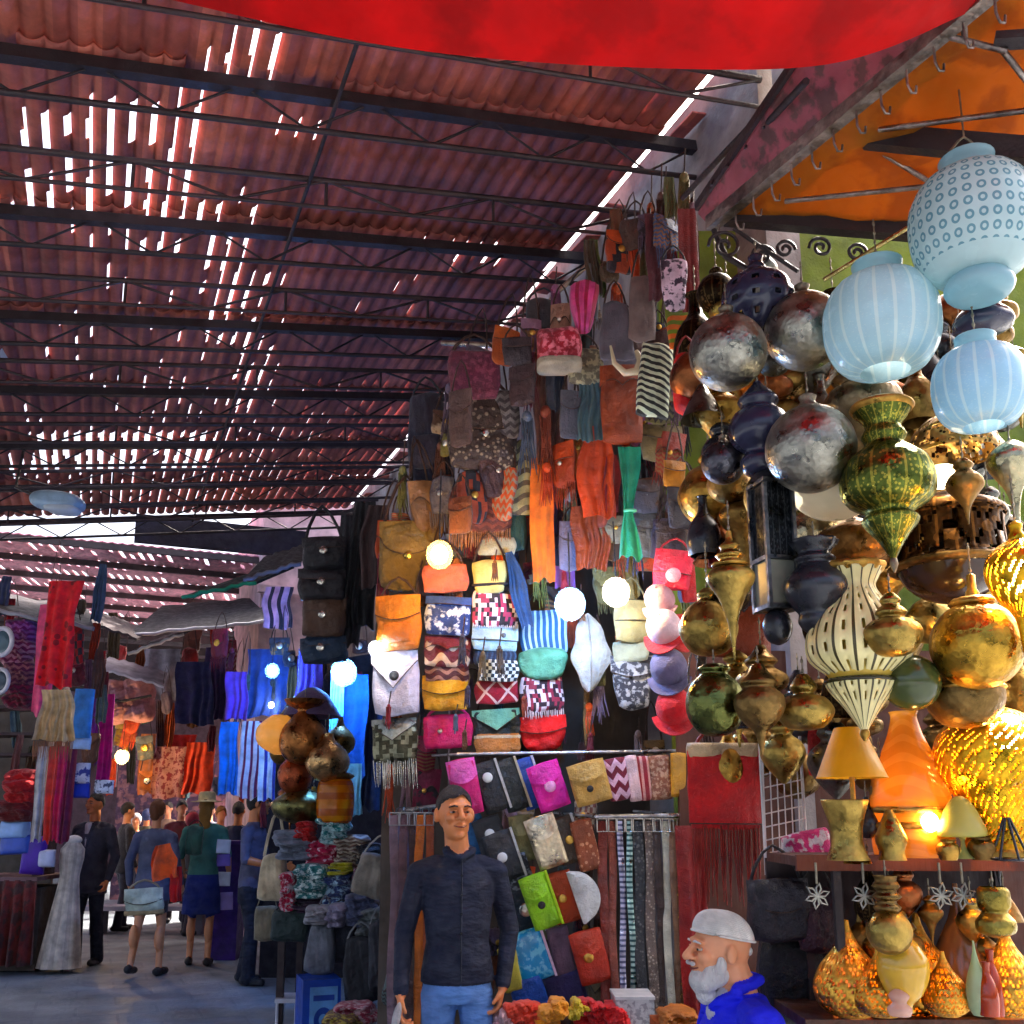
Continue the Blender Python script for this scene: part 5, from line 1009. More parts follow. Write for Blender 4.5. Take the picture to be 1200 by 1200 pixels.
# ================================================================ LEFT TEXTILE STALL
drape('bright red patterned shawl hanging tall at the left stall', 70, 742, 42, 126, 9.2, C_((226, 36, 66), pat='spot', c2=(140, 12, 40), n=11), folds=3, widths=[1, .8, .9, .95], name='shawl', cat='shawl')
drape('rose pink shawl edge hanging behind the bright red shawl', 52, 772, 22, 130, 9.4, C_((226, 96, 130)), folds=2, name='shawl', cat='shawl')
drape('cream fringed lamp shade cloth under the bright red shawl', 65, 838, 48, 60, 9.0, C_((216, 186, 146)), folds=6, widths=[.7, .85, 1], name='fringe_cloth', cat='cloth', fringe=(24, C_((150, 100, 70))))
for lb, x, c in (('grey white long scarf at the left of the scarf row', 46, (190, 184, 184)), ('salmon long scarf in the scarf row', 60, (214, 80, 74)), ('raspberry long scarf in the scarf row', 70, (190, 40, 90)), ('wine long scarf at the right of the scarf row', 80, (110, 30, 60))):
    drape(lb, x, 930, 12, 110, 9.3, C_(c), folds=2, amp=.3, name='scarf', cat='scarf', group='long scarves under the cream fringed cloth')
for lb, x, y, w, h, c, k in (('sky blue packed shirt hanging beside the cream fringed cloth', 97, 836, 24, 58, (80, 140, 206), {}), ('white blue boxed shirt under the sky blue one', 95, 870, 22, 16, (180, 200, 226), {}), ('printed white card with a blue base on the left stall', 94, 906, 22, 24, (214, 206, 216), dict(pat='blotch', c2=(60, 60, 120), n=9)), ('royal blue package below the printed white card', 94, 926, 22, 18, (40, 56, 160), {}), ('white printed card hanging right of the royal blue package', 122, 922, 22, 16, (214, 214, 222), dict(pat='blotch', c2=(70, 70, 90), n=12))):
    bag(lb, x, y, w, h, 9.4, C_(c, **k), name='package', cat='package', t=.06, shape=(1, 1, .05), wob=.04)
drape('magenta cloth hanging tall beyond the blue packages', 123, 868, 16, 110, 11., C_((206, 40, 160)), folds=2)
drape('violet cloth edge beside the magenta cloth', 112, 850, 10, 90, 11.2, C_((96, 60, 150)), folds=2)
for i, (lb, y, c, kk) in enumerate((('purple patterned blanket stack at the top of the left shelves', 742, (120, 30, 90), (160, 90, 140)), ('maroon patterned blanket second on the left shelves', 766, (120, 24, 66), (180, 120, 130)), ('wine lettered look blanket third on the left shelves', 790, (96, 26, 56), (150, 90, 90)), ('dark rose blanket fourth on the left shelves', 816, (130, 30, 60), (90, 30, 44)))):
    heap(lb, 24, y, 40, 24, 10., C_(c, pat='zig', c2=kk, n=3, k=4), name='blanket', cat='blanket', grp='blankets stacked on the left shelves', k=2, dep=.3)
sh2 = root('wall_shelf', 'dark wooden shelf unit of the left textile stall', 'shelf', P(10, 1010, 10.4), -PSI); m = cz(10.4)
for y in (728, 830, 862, 886, 960): MB().box((-30*m, 0, (1010-y)*m), (150*m, .4, .03)).build('shelf_board', M('wood', (66, 46, 46)), sh2)
MB().box((42*m, 0, 130*m), (.05, .42, 290*m)).build('upright', M('wood', (60, 40, 40)), sh2)
heap('red folded rug on the lower left shelf', 24, 922, 42, 34, 10., C_((190, 30, 44)), name='rug', cat='rug', grp=None, k=3)
heap('dark red rug beneath the red folded rug', 24, 950, 44, 20, 10., C_((110, 24, 30)), name='rug', cat='rug', grp=None, k=2)
t = root('wall_clock', 'pale round plate hung at the left edge of the shelves', 'plate', P(2, 752, 9.6)); m = cz(9.6); MB().tube([(12*m*math.cos(a*PI/12), 0, 16*m*math.sin(a*PI/12)) for a in range(25)], .025, 6).build('rim', whit, t); MB().ell((0, .02, 0), (11*m, .015, 15*m)).build('plate', M('glaze', (90, 110, 120)), t)
t = root('wall_plate', 'second pale round plate lower on the left edge', 'plate', P(0, 798, 9.6)); MB().tube([(10*m*math.cos(a*PI/12), 0, 14*m*math.sin(a*PI/12)) for a in range(25)], .022, 6).build('rim', whit, t); MB().ell((0, .02, 0), (9*m, .015, 13*m)).build('plate', M('glaze', (70, 80, 90)), t)
for lb, x, y, w, h, c in (('white and blue package stack on the left counter', 18, 972, 34, 20, (150, 180, 226)), ('blue package lot on the left counter', 20, 990, 38, 22, (60, 84, 170)), ('purple package stack at the counter corner', 40, 1002, 26, 44, (80, 40, 150)), ('white small carton at the counter end', 55, 1006, 18, 20, (206, 206, 222))):
    bag(lb, x, y, w, h, 10., M('paint', c, rough=.4), name='package', cat='package', t=.16, shape=(1, 1, .03), wob=.02)
g0 = ground(14, 9.9); t = root('counter', 'brown draped counter table of the left textile stall', 'counter', g0, -PSI); m = cz(9.9); zt = P(14, 1028, 9.9).z
MB().box((-14*m, .25, zt-.02), (84*m, .8, .04)).build('tabletop', M('wood', (120, 90, 90)), t); mb = MB()
rows = [[(-56*m+84*m*j/24, -.15+.02*math.sin(j*1.7)*(.3+i), zt-.03-(zt-.12)*i/6) for j in range(25)] for i in range(7)]; mb.slab(rows, .01, (0, 1, 0)); mb.build('drape', C_((112, 44, 40), pat='blotch', c2=(70, 40, 36), n=3), t); MB().box((-14*m, .3, zt*.45), (80*m, .6, zt*.86)).build('base', dark, t)
# pale dress on a dummy
g0 = ground(72, 9.9); t = root('dress', 'long pale cream dress on a stand at the counter corner', 'dress', g0, -PSI); hh = P(78, 985, 9.9).z
mb = MB(); n = 40; rows = []
for i in range(15):
    s = i/14; r_ = float(np.interp(s, [0, .05, .14, .3, .6, 1], [.05, .12, .125, .095, .15, .215]))
    rows.append([((r_*(1+.07*math.sin(9*a)*s))*math.sin(a)+.05*(1-s)-.03, -r_*.7*(1+.07*math.sin(9*a)*s)*math.cos(a), .05+(hh-.05)*(1-s)) for a in [2*PI*j/n for j in range(n)]])
mb.grid(rows, close=True); mb.build('skirt', C_((206, 192, 176), pat='vstripe', c2=(186, 172, 160), n=9), t); MB().ell((.02, 0, hh), (.085, .06, .05)).build('collar', C_((214, 206, 196)), t); MB().tube([(0, 0, 0), (0, 0, hh*.9)], .015, 6).build('stand', iron, t)
# signs deep in the right lane
for lb, x, y, w, h, c in (('white notice card on the purple display by the far aisle', 262, 992, 16, 16, (220, 220, 226)), ('violet notice card below the white one', 262, 1008, 16, 14, (130, 110, 190)), ('second white notice card on the purple display', 262, 1030, 16, 16, (220, 220, 226)), ('lilac bundle at the foot of the purple display', 264, 1056, 18, 20, (170, 150, 200))):
    bag(lb, x, y, w, h, 10.6, M('paint', c), name='card', cat='card', t=.03, shape=(1, 1, .03), wob=.02)
g0 = ground(262, 10.8); t = root('display_stand', 'purple cloth covered display stand by the far aisle', 'display', g0, -PSI); m = cz(10.8); MB().box((0, .1, .62), (30*m, .3, 1.24)).build('body', C_((70, 44, 120)), t); MB().box((0, .1, 1.26), (34*m, .36, .04)).build('top', C_((84, 56, 136)), t)
t = root('kerb_bench', 'low pale bench across the far end of the aisle', 'bench', ground(175, 13.2), -PSI); m = cz(13.2); MB().box((0, 0, .34), (150*m, .4, .06)).build('seat', M('stone', (176, 172, 186)), t)
for x in (-60, 60): MB().box((x*m, 0, .155), (.12, .34, .31)).build('leg', M('stone', (120, 116, 126)), t)
# ================================================================ THE SMALLER GOODS CROWDED BETWEEN THE BIG ONES
def short(l):
    w = l.split(); out = []
    for a in w:
        if a in ('beside', 'under', 'at', 'with', 'hanging', 'in', 'below', 'above', 'on', 'behind', 'near', 'nearest', 'between', 'over', 'by', 'of', 'half', 'standing', 'high', 'squeezed', 'peeking', 'right', 'left', 'next', 'before', 'low', 'from', 'up', 'just', 'lit', 'highest', 'tucked', 'leaning', 'down', 'carried', 'among', 'hung', 'go'): break
        out.append(a)
    return ' '.join(out[-5:]) if len(out) > 1 else None
NAMED = [(x, y, short(l)) for x, y, l in REG if short(l)]
FILL = []
_n0 = set(o.name for o in COL.objects)
def where(px, py, used):
    for x, y, s in sorted(NAMED, key=lambda q: (q[0]-px)**2+(q[1]-py)**2)[:8]:
        dx, dy = px-x, py-y
        r = ('right of' if dx > 0 else 'left of') if abs(dx) > abs(dy) else ('below' if dy > 0 else 'above')
        if (r, s) not in used: yield r, s
hue = [('cocoa', (70, 50, 42)), ('chestnut', (120, 66, 44)), ('tan', (176, 124, 78)), ('charcoal', (50, 48, 52)), ('burgundy', (110, 30, 44)), ('rust', (166, 76, 44)), ('grey', (112, 108, 106)), ('olive', (104, 98, 62)), ('slate', (78, 82, 96)), ('ochre', (190, 140, 60)), ('cream', (206, 190, 156)), ('crimson', (160, 28, 42)), ('teal', (60, 104, 104)), ('mauve', (120, 92, 104)), ('coffee', (92, 66, 48))]
rf = random.Random(21)
def filler(poly, n, dfun, kinds, smin, smax, tag_=''):
    made = 0; used = set(); pts = []
    for _ in range(n*12):
        if made >= n: break
        x = rf.uniform(*poly[0]); y = rf.uniform(*poly[1])
        if len(poly) > 2 and not poly[2](x, y): continue
        if any(abs(x-a) < smin*.7 and abs(y-b) < smin*.8 for a, b in pts): continue
        d = dfun(x, y); hn, c = rf.choice(hue); c = tuple(max(8, min(240, int(v*rf.uniform(.85, 1.15)))) for v in c); k = rf.choice(kinds); w = rf.uniform(smin, smax); h = w*rf.uniform(1., 1.7); lab = None
        for r, s in where(x, y, used):
            cand = f'{hn} {k} just {r} the {s}'
            if cand not in LABELS and len(cand.split()) <= 16: lab = cand; used.add((r, s)); break
        if not lab: continue
        pts.append((x, y)); made += 1; m1 = L_(c) if rf.random() < .6 else C_(c); lt = tuple(min(255, int(v*1.2+8)) for v in c)
        if k in ('pouch', 'handbag', 'satchel'):
            bag(lab, x, y, w, h if k != 'handbag' else w*.8, d, m1 if rf.random() < .6 else C_(c, pat=rf.choice(['zig', 'weave', 'hstripe', 'blotch', 'check', 'wave']), c2=rf.choice([(150, 136, 118), (40, 34, 36), (130, 92, 66)]), n=rf.choice([6, 8, 10]), k=5), name=k, cat='bag', strap=(rf.uniform(20, 60), strapb), flap=(rf.choice(['round', 'curve', 'vee', 'rect', 'wave']), rf.uniform(.35, .6), L_(lt)) if rf.random() < .75 else None, fringe=(rf.uniform(14, 34), L_(c)) if rf.random() < .3 else None, clasp=(0, .0, rf.uniform(2.5, 4.5), rf.choice([stud, gilt])) if rf.random() < .6 else None, tilt=rf.uniform(-.16, .16), yaw=rf.uniform(-.6, .6), shape=(rf.uniform(.75, 1), rf.uniform(.8, 1), rf.uniform(.15, .6)), wob=.35)
        elif k in ('scarf', 'sash'):
            drape(lab, x, y, w*.6, h*1.7, d, C_(c), folds=3, amp=.22, name=k, cat=k, widths=[rf.uniform(.4, .9), 1, rf.uniform(.6, 1)], yaw=rf.uniform(-.5, .5), tilt=rf.uniform(-.1, .1))
        elif k == 'tassel':
            m = cz(d); t = root('tassel', lab, 'tassel', P(x, y, d), -PSI+rf.uniform(-.5, .5)); MB().ell((0, 0, h*.45*m), (w*.16*m, w*.16*m, w*.2*m)).build('knot', L_(lt), t); fringes(w*.36*m, h*1.25*m, 14, r=.004, y=0, z=h*.4*m, seed=made, sway=.35).build('threads', L_(c), t); MB().tube([(0, 0, h*.5*m), (.01, 0, h*1.3*m)], .004, 5).build('cord', strapb, t)
hue_all = hue; hue = [h for h in hue if h[0] in ('cocoa', 'chestnut', 'charcoal', 'burgundy', 'rust', 'grey', 'coffee', 'slate', 'olive', 'mauve')]
slope = lambda x, y: y > 470-(x-500)*.82 and y > 235+max(0, (x-790))*6
filler(((500, 815), (240, 690), slope), 92, lambda x, y: 5.16-(x-500)/330*.32+rf.uniform(-.1, .16), ['pouch', 'handbag', 'satchel', 'pouch', 'scarf', 'tassel', 'tassel'], 24, 44)
filler(((650, 815), (205, 330), lambda x, y: y > 345-(x-640)*.85), 16, lambda x, y: 5.0-(x-650)*.002, ['sash', 'scarf', 'pouch', 'tassel', 'sash'], 22, 40)
filler(((440, 830), (640, 890)), 42, lambda x, y: 5.2 if x < 690 else 4.95, ['pouch', 'handbag', 'scarf', 'tassel', 'tassel'], 20, 34)
filler(((455, 560), (570, 650)), 10, lambda x, y: 5.3, ['pouch', 'handbag', 'tassel'], 24, 40)
filler(((545, 705), (950, 1170)), 22, lambda x, y: 4.92, ['pouch', 'tassel', 'satchel'], 22, 34)
filler(((810, 900), (540, 900)), 12, lambda x, y: 4.25, ['pouch', 'scarf', 'tassel'], 22, 36)
filler(((456, 500), (880, 1190)), 9, lambda x, y: 5.3, ['pouch', 'satchel', 'tassel'], 24, 36)
hue = hue_all
filler(((0, 135), (690, 990), lambda x, y: y < 890 and x+y*.2 < 290), 24, lambda x, y: 10.1+rf.uniform(0, .8), ['pouch', 'scarf', 'satchel', 'scarf'], 15, 28)
filler(((120, 300), (745, 930)), 34, lambda x, y: 13.2+rf.uniform(0, 3.), ['pouch', 'scarf', 'satchel', 'scarf', 'scarf'], 14, 26)
hue = hue[:2]+hue[3:5]+hue[8:9]+hue[14:]
filler(((440, 700), (640, 890)), 12, lambda x, y: 4.88, ['tassel'], 12, 18)
filler(((255, 440), (745, 965), lambda x, y: x > 305 or y < 900), 26, lambda x, y: 9.45, ['pouch', 'scarf', 'satchel', 'handbag', 'tassel'], 14, 26)
# brass clutter deeper in the lantern stall
br_tones = [('brass', M('metal', (140, 108, 56), rough=.34)), ('bronze', oldb), ('copper', M('metal', (160, 96, 56), rough=.3)), ('greenish brass', brassg), ('pewter', M('metal', (120, 118, 110), rough=.3)), ('gilt', M('metal', (180, 138, 62), rough=.3)), ('blackened', inkyb), ('dark pierced', M('metal', (84, 66, 40), 'lace', (40, 30, 20), n=14, k=5, rough=.4))]
shapes = {'ball lantern': [(2, -30), (18, -25), (28, -10), (29, 4), (20, 20), (8, 28), (10, 34), (4, 40)], 'urn lantern': [(2, -40), (8, -34), (20, -20), (27, -4), (22, 10), (12, 18), (16, 26), (10, 36)], 'spiked pendant': [(1, -56), (4, -34), (10, -14), (22, 0), (24, 10), (14, 20), (9, 26), (13, 32), (4, 40)], 'onion pendant': [(6, -30), (22, -20), (27, -4), (20, 12), (8, 24), (4, 40)], 'tiered pendant': [(2, -36), (16, -30), (18, -20), (12, -14), (24, -4), (24, 6), (12, 14), (16, 20), (9, 28), (4, 36)], 'bell pendant': [(28, -22), (26, -18), (18, 0), (10, 14), (4, 24)], 'bottle lamp': [(18, -36), (22, -18), (17, 4), (7, 20), (6, 38), (9, 40)]}
def lfill(xr, yr, n, d0, d1, sc0, sc1, cond=lambda x, y: True):
    made = 0; used = set(); pts = []
    for _ in range(n*12):
        if made >= n: break
        x = rf.uniform(*xr); y = rf.uniform(*yr)
        if not cond(x, y) or any((x-a)**2+(y-b)**2 < 26**2 for a, b in pts): continue
        k = rf.choice(list(shapes)); bn, bm_ = rf.choice(br_tones); lab = None; s = rf.uniform(sc0, sc1)
        for r, q in where(x, y, used):
            cand = f'{bn} {k} just {r} the {q}'
            if cand not in LABELS and len(cand.split()) <= 16: lab = cand; used.add((r, q)); break
        if not lab: continue
        pts.append((x, y)); made += 1
        lantern(lab, x, y, rf.uniform(d0, d1), [(a*s, b*s) for a, b in shapes[k]], bm_, name=k.replace(' ', '_'), cat=k.split()[-1], n=24, flute=rf.choice([None, (10, .05), (14, .04)]), chain=rf.uniform(15, 60))
lfill((830, 1200), (420, 905), 66, 3.55, 4.1, .75, 1.25, lambda x, y: x > 900 or y > 540)
lfill((1000, 1195), (925, 1000), 10, 3.2, 3.28, .5, .7)
lfill((1000, 1195), (1040, 1120), 12, 3.12, 3.22, .6, .9)
lfill((330, 400), (840, 950), 6, 7.9, 8.3, .5, .8)
lfill((815, 905), (330, 640), 24, 3.75, 4.2, .8, 1.3)
lfill((900, 1200), (340, 520), 18, 3.6, 4.0, .9, 1.3)
FILL = [o for o in COL.objects if o.name not in _n0 and o.parent is None]
# ================================================================ PEOPLE
SK = M('skin', (190, 128, 98), var=.12); SK2 = M('skin', (212, 140, 100), var=.12); SKP = M('skin', (222, 160, 126), var=.12)
def seg_d(p, a, b):
    ab = b-a; t = np.clip(((p-a) @ ab)/(ab @ ab+1e-12), 0, 1); return np.linalg.norm(p-(a+t[:, None]*ab), axis=1), t
class Body:
    def __init__(s): s.mb = MB(); s.pr = []
    def cap(s, a, b, ra, rb, k): s.mb.cap(a, b, ra, rb); s.pr.append(('c', np.array(a, float), np.array(b, float), ra, rb, k)); return s
    def ell(s, c, r, k, rot=None): s.mb.ell(c, r, rot, 20, 14); s.pr.append(('e', np.array(c, float), np.array(r, float), np.array(Euler(rot).to_matrix()) if rot else np.eye(3), 0, k)); return s
    def loft(s, rings, k): s.mb.loft(rings, 24); s.pr.append(('l', np.array(rings, float), 0, 0, 0, k)); return s
    def hand(s, w, dr, pal, k, curl=.5, side=1, sc=1.):
        """w wrist point, dr direction of the hand, pal palm normal, side: thumb side +-1 along dr x pal"""
        w, dr, pal = Vector(w), Vector(dr).normalized(), Vector(pal); pal = (pal-dr*pal.dot(dr)).normalized(); sd = dr.cross(pal)*side
        for i, (o, L) in enumerate(((.027, .066), (.009, .074), (-.009, .070), (-.026, .054))):
            kn = w+dr*.088*sc+sd*o*sc; s.cap(w+sd*o*.55*sc+dr*.012, kn, .0135*sc, .0115*sc, k)
            c = curl*(1+.12*i); d1 = (dr*math.cos(c)+pal*math.sin(c)); m1 = kn+d1*L*.5*sc; d2 = (dr*math.cos(2*c)+pal*math.sin(2*c)); m2 = m1+d2*L*.3*sc; d3 = (dr*math.cos(2.7*c)+pal*math.sin(2.7*c))
            s.cap(kn, m1, .0098*sc, .009*sc, k); s.cap(m1, m2, .009*sc, .0082*sc, k); s.cap(m2, m2+d3*L*.24*sc, .0082*sc, .007*sc, k)
        b = w+dr*.022*sc+sd*.020*sc; t1 = b+(dr*.6+sd*.62+pal*.35).normalized()*.042*sc; t2 = t1+(dr*.9+sd*.15+pal*.45).normalized()*.034*sc
        s.cap(w+dr*.02, t1, .016*sc, .0125*sc, k); s.cap(t1, t2, .0115*sc, .009*sc, k); return s
    def finish(s, t, name, mats, vox, smooth=3):
        tmp = s.mb.build('tmp', mats[0]); md = tmp.modifiers.new('r', 'REMESH'); md.mode = 'VOXEL'; md.voxel_size = vox
        sm = tmp.modifiers.new('s', 'SMOOTH'); sm.factor = .5; sm.iterations = smooth
        dg = bpy.context.evaluated_depsgraph_get(); me = bpy.data.meshes.new_from_object(tmp.evaluated_get(dg)); bpy.data.objects.remove(tmp)
        me.name = name; me.materials.clear()
        for m in mats: me.materials.append(m)
        n = len(me.polygons); cen = np.empty(n*3); me.polygons.foreach_get('center', cen); cen = cen.reshape(-1, 3); best = np.full(n, 1e9); tg = np.zeros(n, int)
        for q in s.pr:
            if q[0] == 'c': dd, tt = seg_d(cen, q[1], q[2]); dd = dd-(q[3]+(q[4]-q[3])*tt)
            elif q[0] == 'e': dd = (np.linalg.norm(((cen-q[1]) @ q[3])/q[2], axis=1)-1)*q[2].min()
            else:
                R = q[1]; z = cen[:, 2]; o = np.argsort(R[:, 2]); R = R[o]; f = [np.interp(z, R[:, 2], R[:, i]) for i in (0, 1, 3, 4)]
                dd = (np.sqrt(((cen[:, 0]-f[0])/f[2])**2+((cen[:, 1]-f[1])/f[3])**2)-1)*np.minimum(f[2], f[3])+np.maximum(0, np.maximum(R[0, 2]-z, z-R[-1, 2]))*2
            w = dd < best; best[w] = dd[w]; tg[w] = q[5]
        me.polygons.foreach_set('material_index', tg); me.polygons.foreach_set('use_smooth', [True]*n); me.update()
        o = bpy.data.objects.new(name, me); COL.objects.link(o); o.parent = t; return o
def blob(t, name, mat, ells, vox=.008, caps=(), smooth=2):
    b = Body()
    for e in ells: b.ell(e[0], e[1], 0, e[2] if len(e) > 2 else None)
    for c in caps: b.cap(*c, 0)
    return b.finish(t, name, [mat], vox, smooth)
def head(b, hc, k, sc=1., yaw=0., fem=False, detail=True):
    """head centred at hc facing -y turned by yaw"""
    R = Matrix.Rotation(yaw, 3, 'Z'); hc = Vector(hc); tf = lambda p: hc+R @ (Vector(p)*sc); rr = (0, 0, yaw); e = lambda c, r: b.ell(tf(c), [v*sc for v in r], k, rr)
    e((0, .012, .02), (.074, .094, .098)); e((0, -.022, -.045), (.056, .066, .066)); e((0, -.05, -.078), (.034, .034, .028))
    if detail:
        e((0, -.076, .034), (.052, .018, .013)); b.cap(tf((0, -.088, .018)), tf((0, -.113, -.014)), .0095*sc, .0145*sc, k); e((-.013, -.098, -.018), (.010, .011, .009)); e((.013, -.098, -.018), (.010, .011, .009))
        e((-.036, -.062, -.014), (.026, .026, .024)); e((.036, -.062, -.014), (.026, .026, .024)); e((0, -.086, -.046), (.024, .012, .007)); e((0, -.083, -.058), (.020, .012, .008)); e((0, -.078, -.088), (.022, .018, .016))
    for sx in (-1, 1): b.ell(tf((sx*.078, .012, -.005)), (.011*sc, .021*sc, .032*sc), k, (0, 0, yaw+sx*.35))
    return tf, rr
def face(t, tf, rr, brow, lip, sc=1.):
    for sx in (-1, 1):
        mb = MB(); mb.ell(tf((sx*.031, -.0765, .010)), (.0125*sc, .009*sc, .0062*sc), rr, 14, 10); e = mb.build('eye', M('glaze', (178, 166, 156), rough=.2), t)
        MB().ell(tf((sx*.031, -.0848, .010)), (.0062*sc, .003*sc, .0058*sc), rr, 12, 8).build('iris', M('glaze', (36, 22, 16), rough=.1), e)
        MB().tube([tf((sx*.014, -.092, .032)), tf((sx*.030, -.0925, .0345)), tf((sx*.050, -.080, .029))], [.003*sc, .0042*sc, .0025*sc], 6).build('eyebrow', brow, t)
        MB().tube([tf((sx*.018, -.085, .0135)), tf((sx*.031, -.0885, .0168)), tf((sx*.044, -.080, .0135))], .0032*sc, 6).build('eyelid', lip, t)
    MB().tube([tf((-.028, -.084, -.0475)), tf((-.015, -.094, -.0515)), tf((0, -.0985, -.053)), tf((.015, -.094, -.0515)), tf((.028, -.084, -.0475))], [.0018, .003, .0036, .003, .0018], 6).build('mouth', M('skin', (120, 60, 52)), t)
def hairshell(t, tf, rr, mat, sc=1., name='hair', grow=1.07, line=.0, back=-.06, front=.05):
    mb = MB(); n, m = 28, 16; R = Euler(rr).to_matrix(); rows = []
    for i in range(m+1):
        th = -PI/2+PI*i/m; row = []
        for j in range(n):
            a = 2*PI*j/n; p = Vector((.074*grow*math.cos(th)*math.sin(a), .012-.094*grow*math.cos(th)*math.cos(a), .02+.098*grow*math.sin(th)))
            fr_ = (math.cos(a)+1)/2; lo = back+(front-back)*fr_**1.5+.008*math.sin(a*5)
            if p.z < lo: p = Vector((p.x*.9, (p.y-.012)*.9+.012, lo))
            row.append(tf(p))
        rows.append(row)
    rg = random.Random(len(LABELS)); ctr = Vector(tf((0, .012, .02))); rows = [[Vector(p)+(Vector(p)-ctr)*(rg.uniform(-.02, .05) if i > m*.62 else 0) for p in r] for i, r in enumerate(rows)]
    mb.grid(rows, close=True); return mb.build(name, mat, t)
hb = M('hair', (34, 26, 24)); brn = M('hair', (112, 66, 40)); blond = M('hair', (150, 110, 60)); greyh = M('hair', (232, 228, 222))
def person(label, loc, yaw, H=1.75, group=None):
    t = root('person', label, 'person', loc, -PSI+yaw, group); t.scale = (H/1.75,)*3; return t
def legs(b, k, shoe, stance=((.0, 0), (.0, 0)), r=1., skin=None, bare=False):
    for sx, (dy, lift) in ((-1, stance[0]), (1, stance[1])):
        kk = skin if bare else k; q = .85 if bare else 1.
        hip = (sx*.082, 0, .83); kn = (sx*.095, dy*.5-.02, .50+lift*.4); an = (sx*.098, dy+.02, .085+lift)
        b.cap(hip, kn, .086*r, .060*r*q, kk); b.cap(kn, an, .056*r*q, (.036 if bare else .05)*r, kk)
        if not bare: b.cap((kn[0], kn[1], kn[2]), (an[0], an[1]+.005, an[2]-.02), .06*r, .06*r, kk)
        if bare: b.ell((kn[0], (kn[1]+an[1])/2+.035, .36+lift*.7), (.05*r, .054*r, .12), kk)
        b.cap((an[0], an[1]+.045, .045+lift), (an[0]+sx*.015, an[1]-.13, .035+lift*.6), .042, .036, shoe)
def arm(b, sx, el, wr, k, sk, hd=None, pal=None, curl=.5, sc=1., w=1., cuff=True):
    sh = (sx*.182, .005, 1.365); b.cap((sx*.10, .0, 1.40), sh, .052*w, .058*w, k); b.cap(sh, el, .056*w, .047*w, k); e2 = Vector(el).lerp(Vector(wr), .93)
    b.cap(el, e2, .046*w, .036*w, k) if cuff else b.cap(el, wr, .042*w, .028*w, sk)
    b.cap(e2, wr, .028, .026, sk); d = hd or tuple(Vector(wr)-Vector(el)); b.hand(wr, d, pal or (-sx*1., 0, 0), sk, curl, side=1 if sx*1. < 0 else -1, sc=sc)
def torso(b, k, zlo=.80, w=1., hips=.165, waist=.145, chest=.178, dep=1.):
    b.loft([(0, .0, zlo, hips*1.01, .122*dep), (0, 0, .93, hips, .12*dep), (0, 0, 1.06, waist, .106*dep), (0, -.005, 1.2, (waist+chest)/2, .113*dep), (0, -.005, 1.32, chest*w, .116*dep), (0, 0, 1.395, chest*.80*w, .092), (0, .005, 1.45, .072, .064)], k)

# ---- man in the navy shirt (foreground)
jean = M('garment', (104, 138, 190), var=.6); navy = M('garment', (24, 28, 46), var=.3); shoe = L_((40, 34, 32))
g0 = ground(534, 4.15)
t = person('smiling man in a dark navy shirt and blue jeans standing before the belts', g0, .18, 1.675)
b = Body(); torso(b, 0, .885, w=.98, waist=.146, hips=.168); b.loft([(0, 0, .795, .150, .100), (0, 0, .84, .162, .112), (0, 0, .89, .155, .108)], 1); legs(b, 1, 3, ((.02, 0), (-.10, 0)))
b.cap((0, .012, 1.43), (-.012, -.005, 1.56), .060, .056, 2)
arm(b, -1, (-.245, .02, 1.10), (-.265, -.07, .845), 0, 2, (-.05, -.25, -1), (1, -.2, 0), .55); arm(b, 1, (.255, .05, 1.10), (.205, -.04, .86), 0, 2, (-.25, -.15, -1), (-1, .1, 0), .6)
b.cap((-.06, -.045, 1.462), (.0, -.083, 1.43), .018, .016, 0); b.cap((.06, -.045, 1.462), (.0, -.083, 1.43), .018, .016, 0); b.cap((-.06, -.03, 1.47), (.06, .05, 1.475), .02, .02, 0); b.cap((.065, -.02, 1.468), (-.04, .06, 1.478), .02, .02, 0)
tf, rr = head(b, (-.020, -.014, 1.635), 2, 1.1, .16); b.finish(t, 'body', [navy, jean, SK2, shoe], .0058)
face(t, tf, rr, hb, SK2, 1.1); hairshell(t, tf, rr, hb, grow=1.05, front=.078, back=-.03)
mb = MB()
for i in range(6): mb.ell((0.0, -.128+.004*i, 1.36-.085*i), (.006, .004, .006))
mb.build('shirt_buttons', M('glaze', (20, 20, 26)), t); mb = MB(); mb.tube([(.0, -.118, 1.43), (0, -.125, 1.3), (0, -.112, 1.1), (0, -.120, .9)], .004, 5); mb.build('placket', C_((20, 24, 38)), t)
mb = MB(); q = Vector((-.285, -.115, .755)); mb.ell(q, (.018, .05, .07), (.3, .2, 0)); mb.build('cloth_in_hand', C_((206, 200, 196)), t)
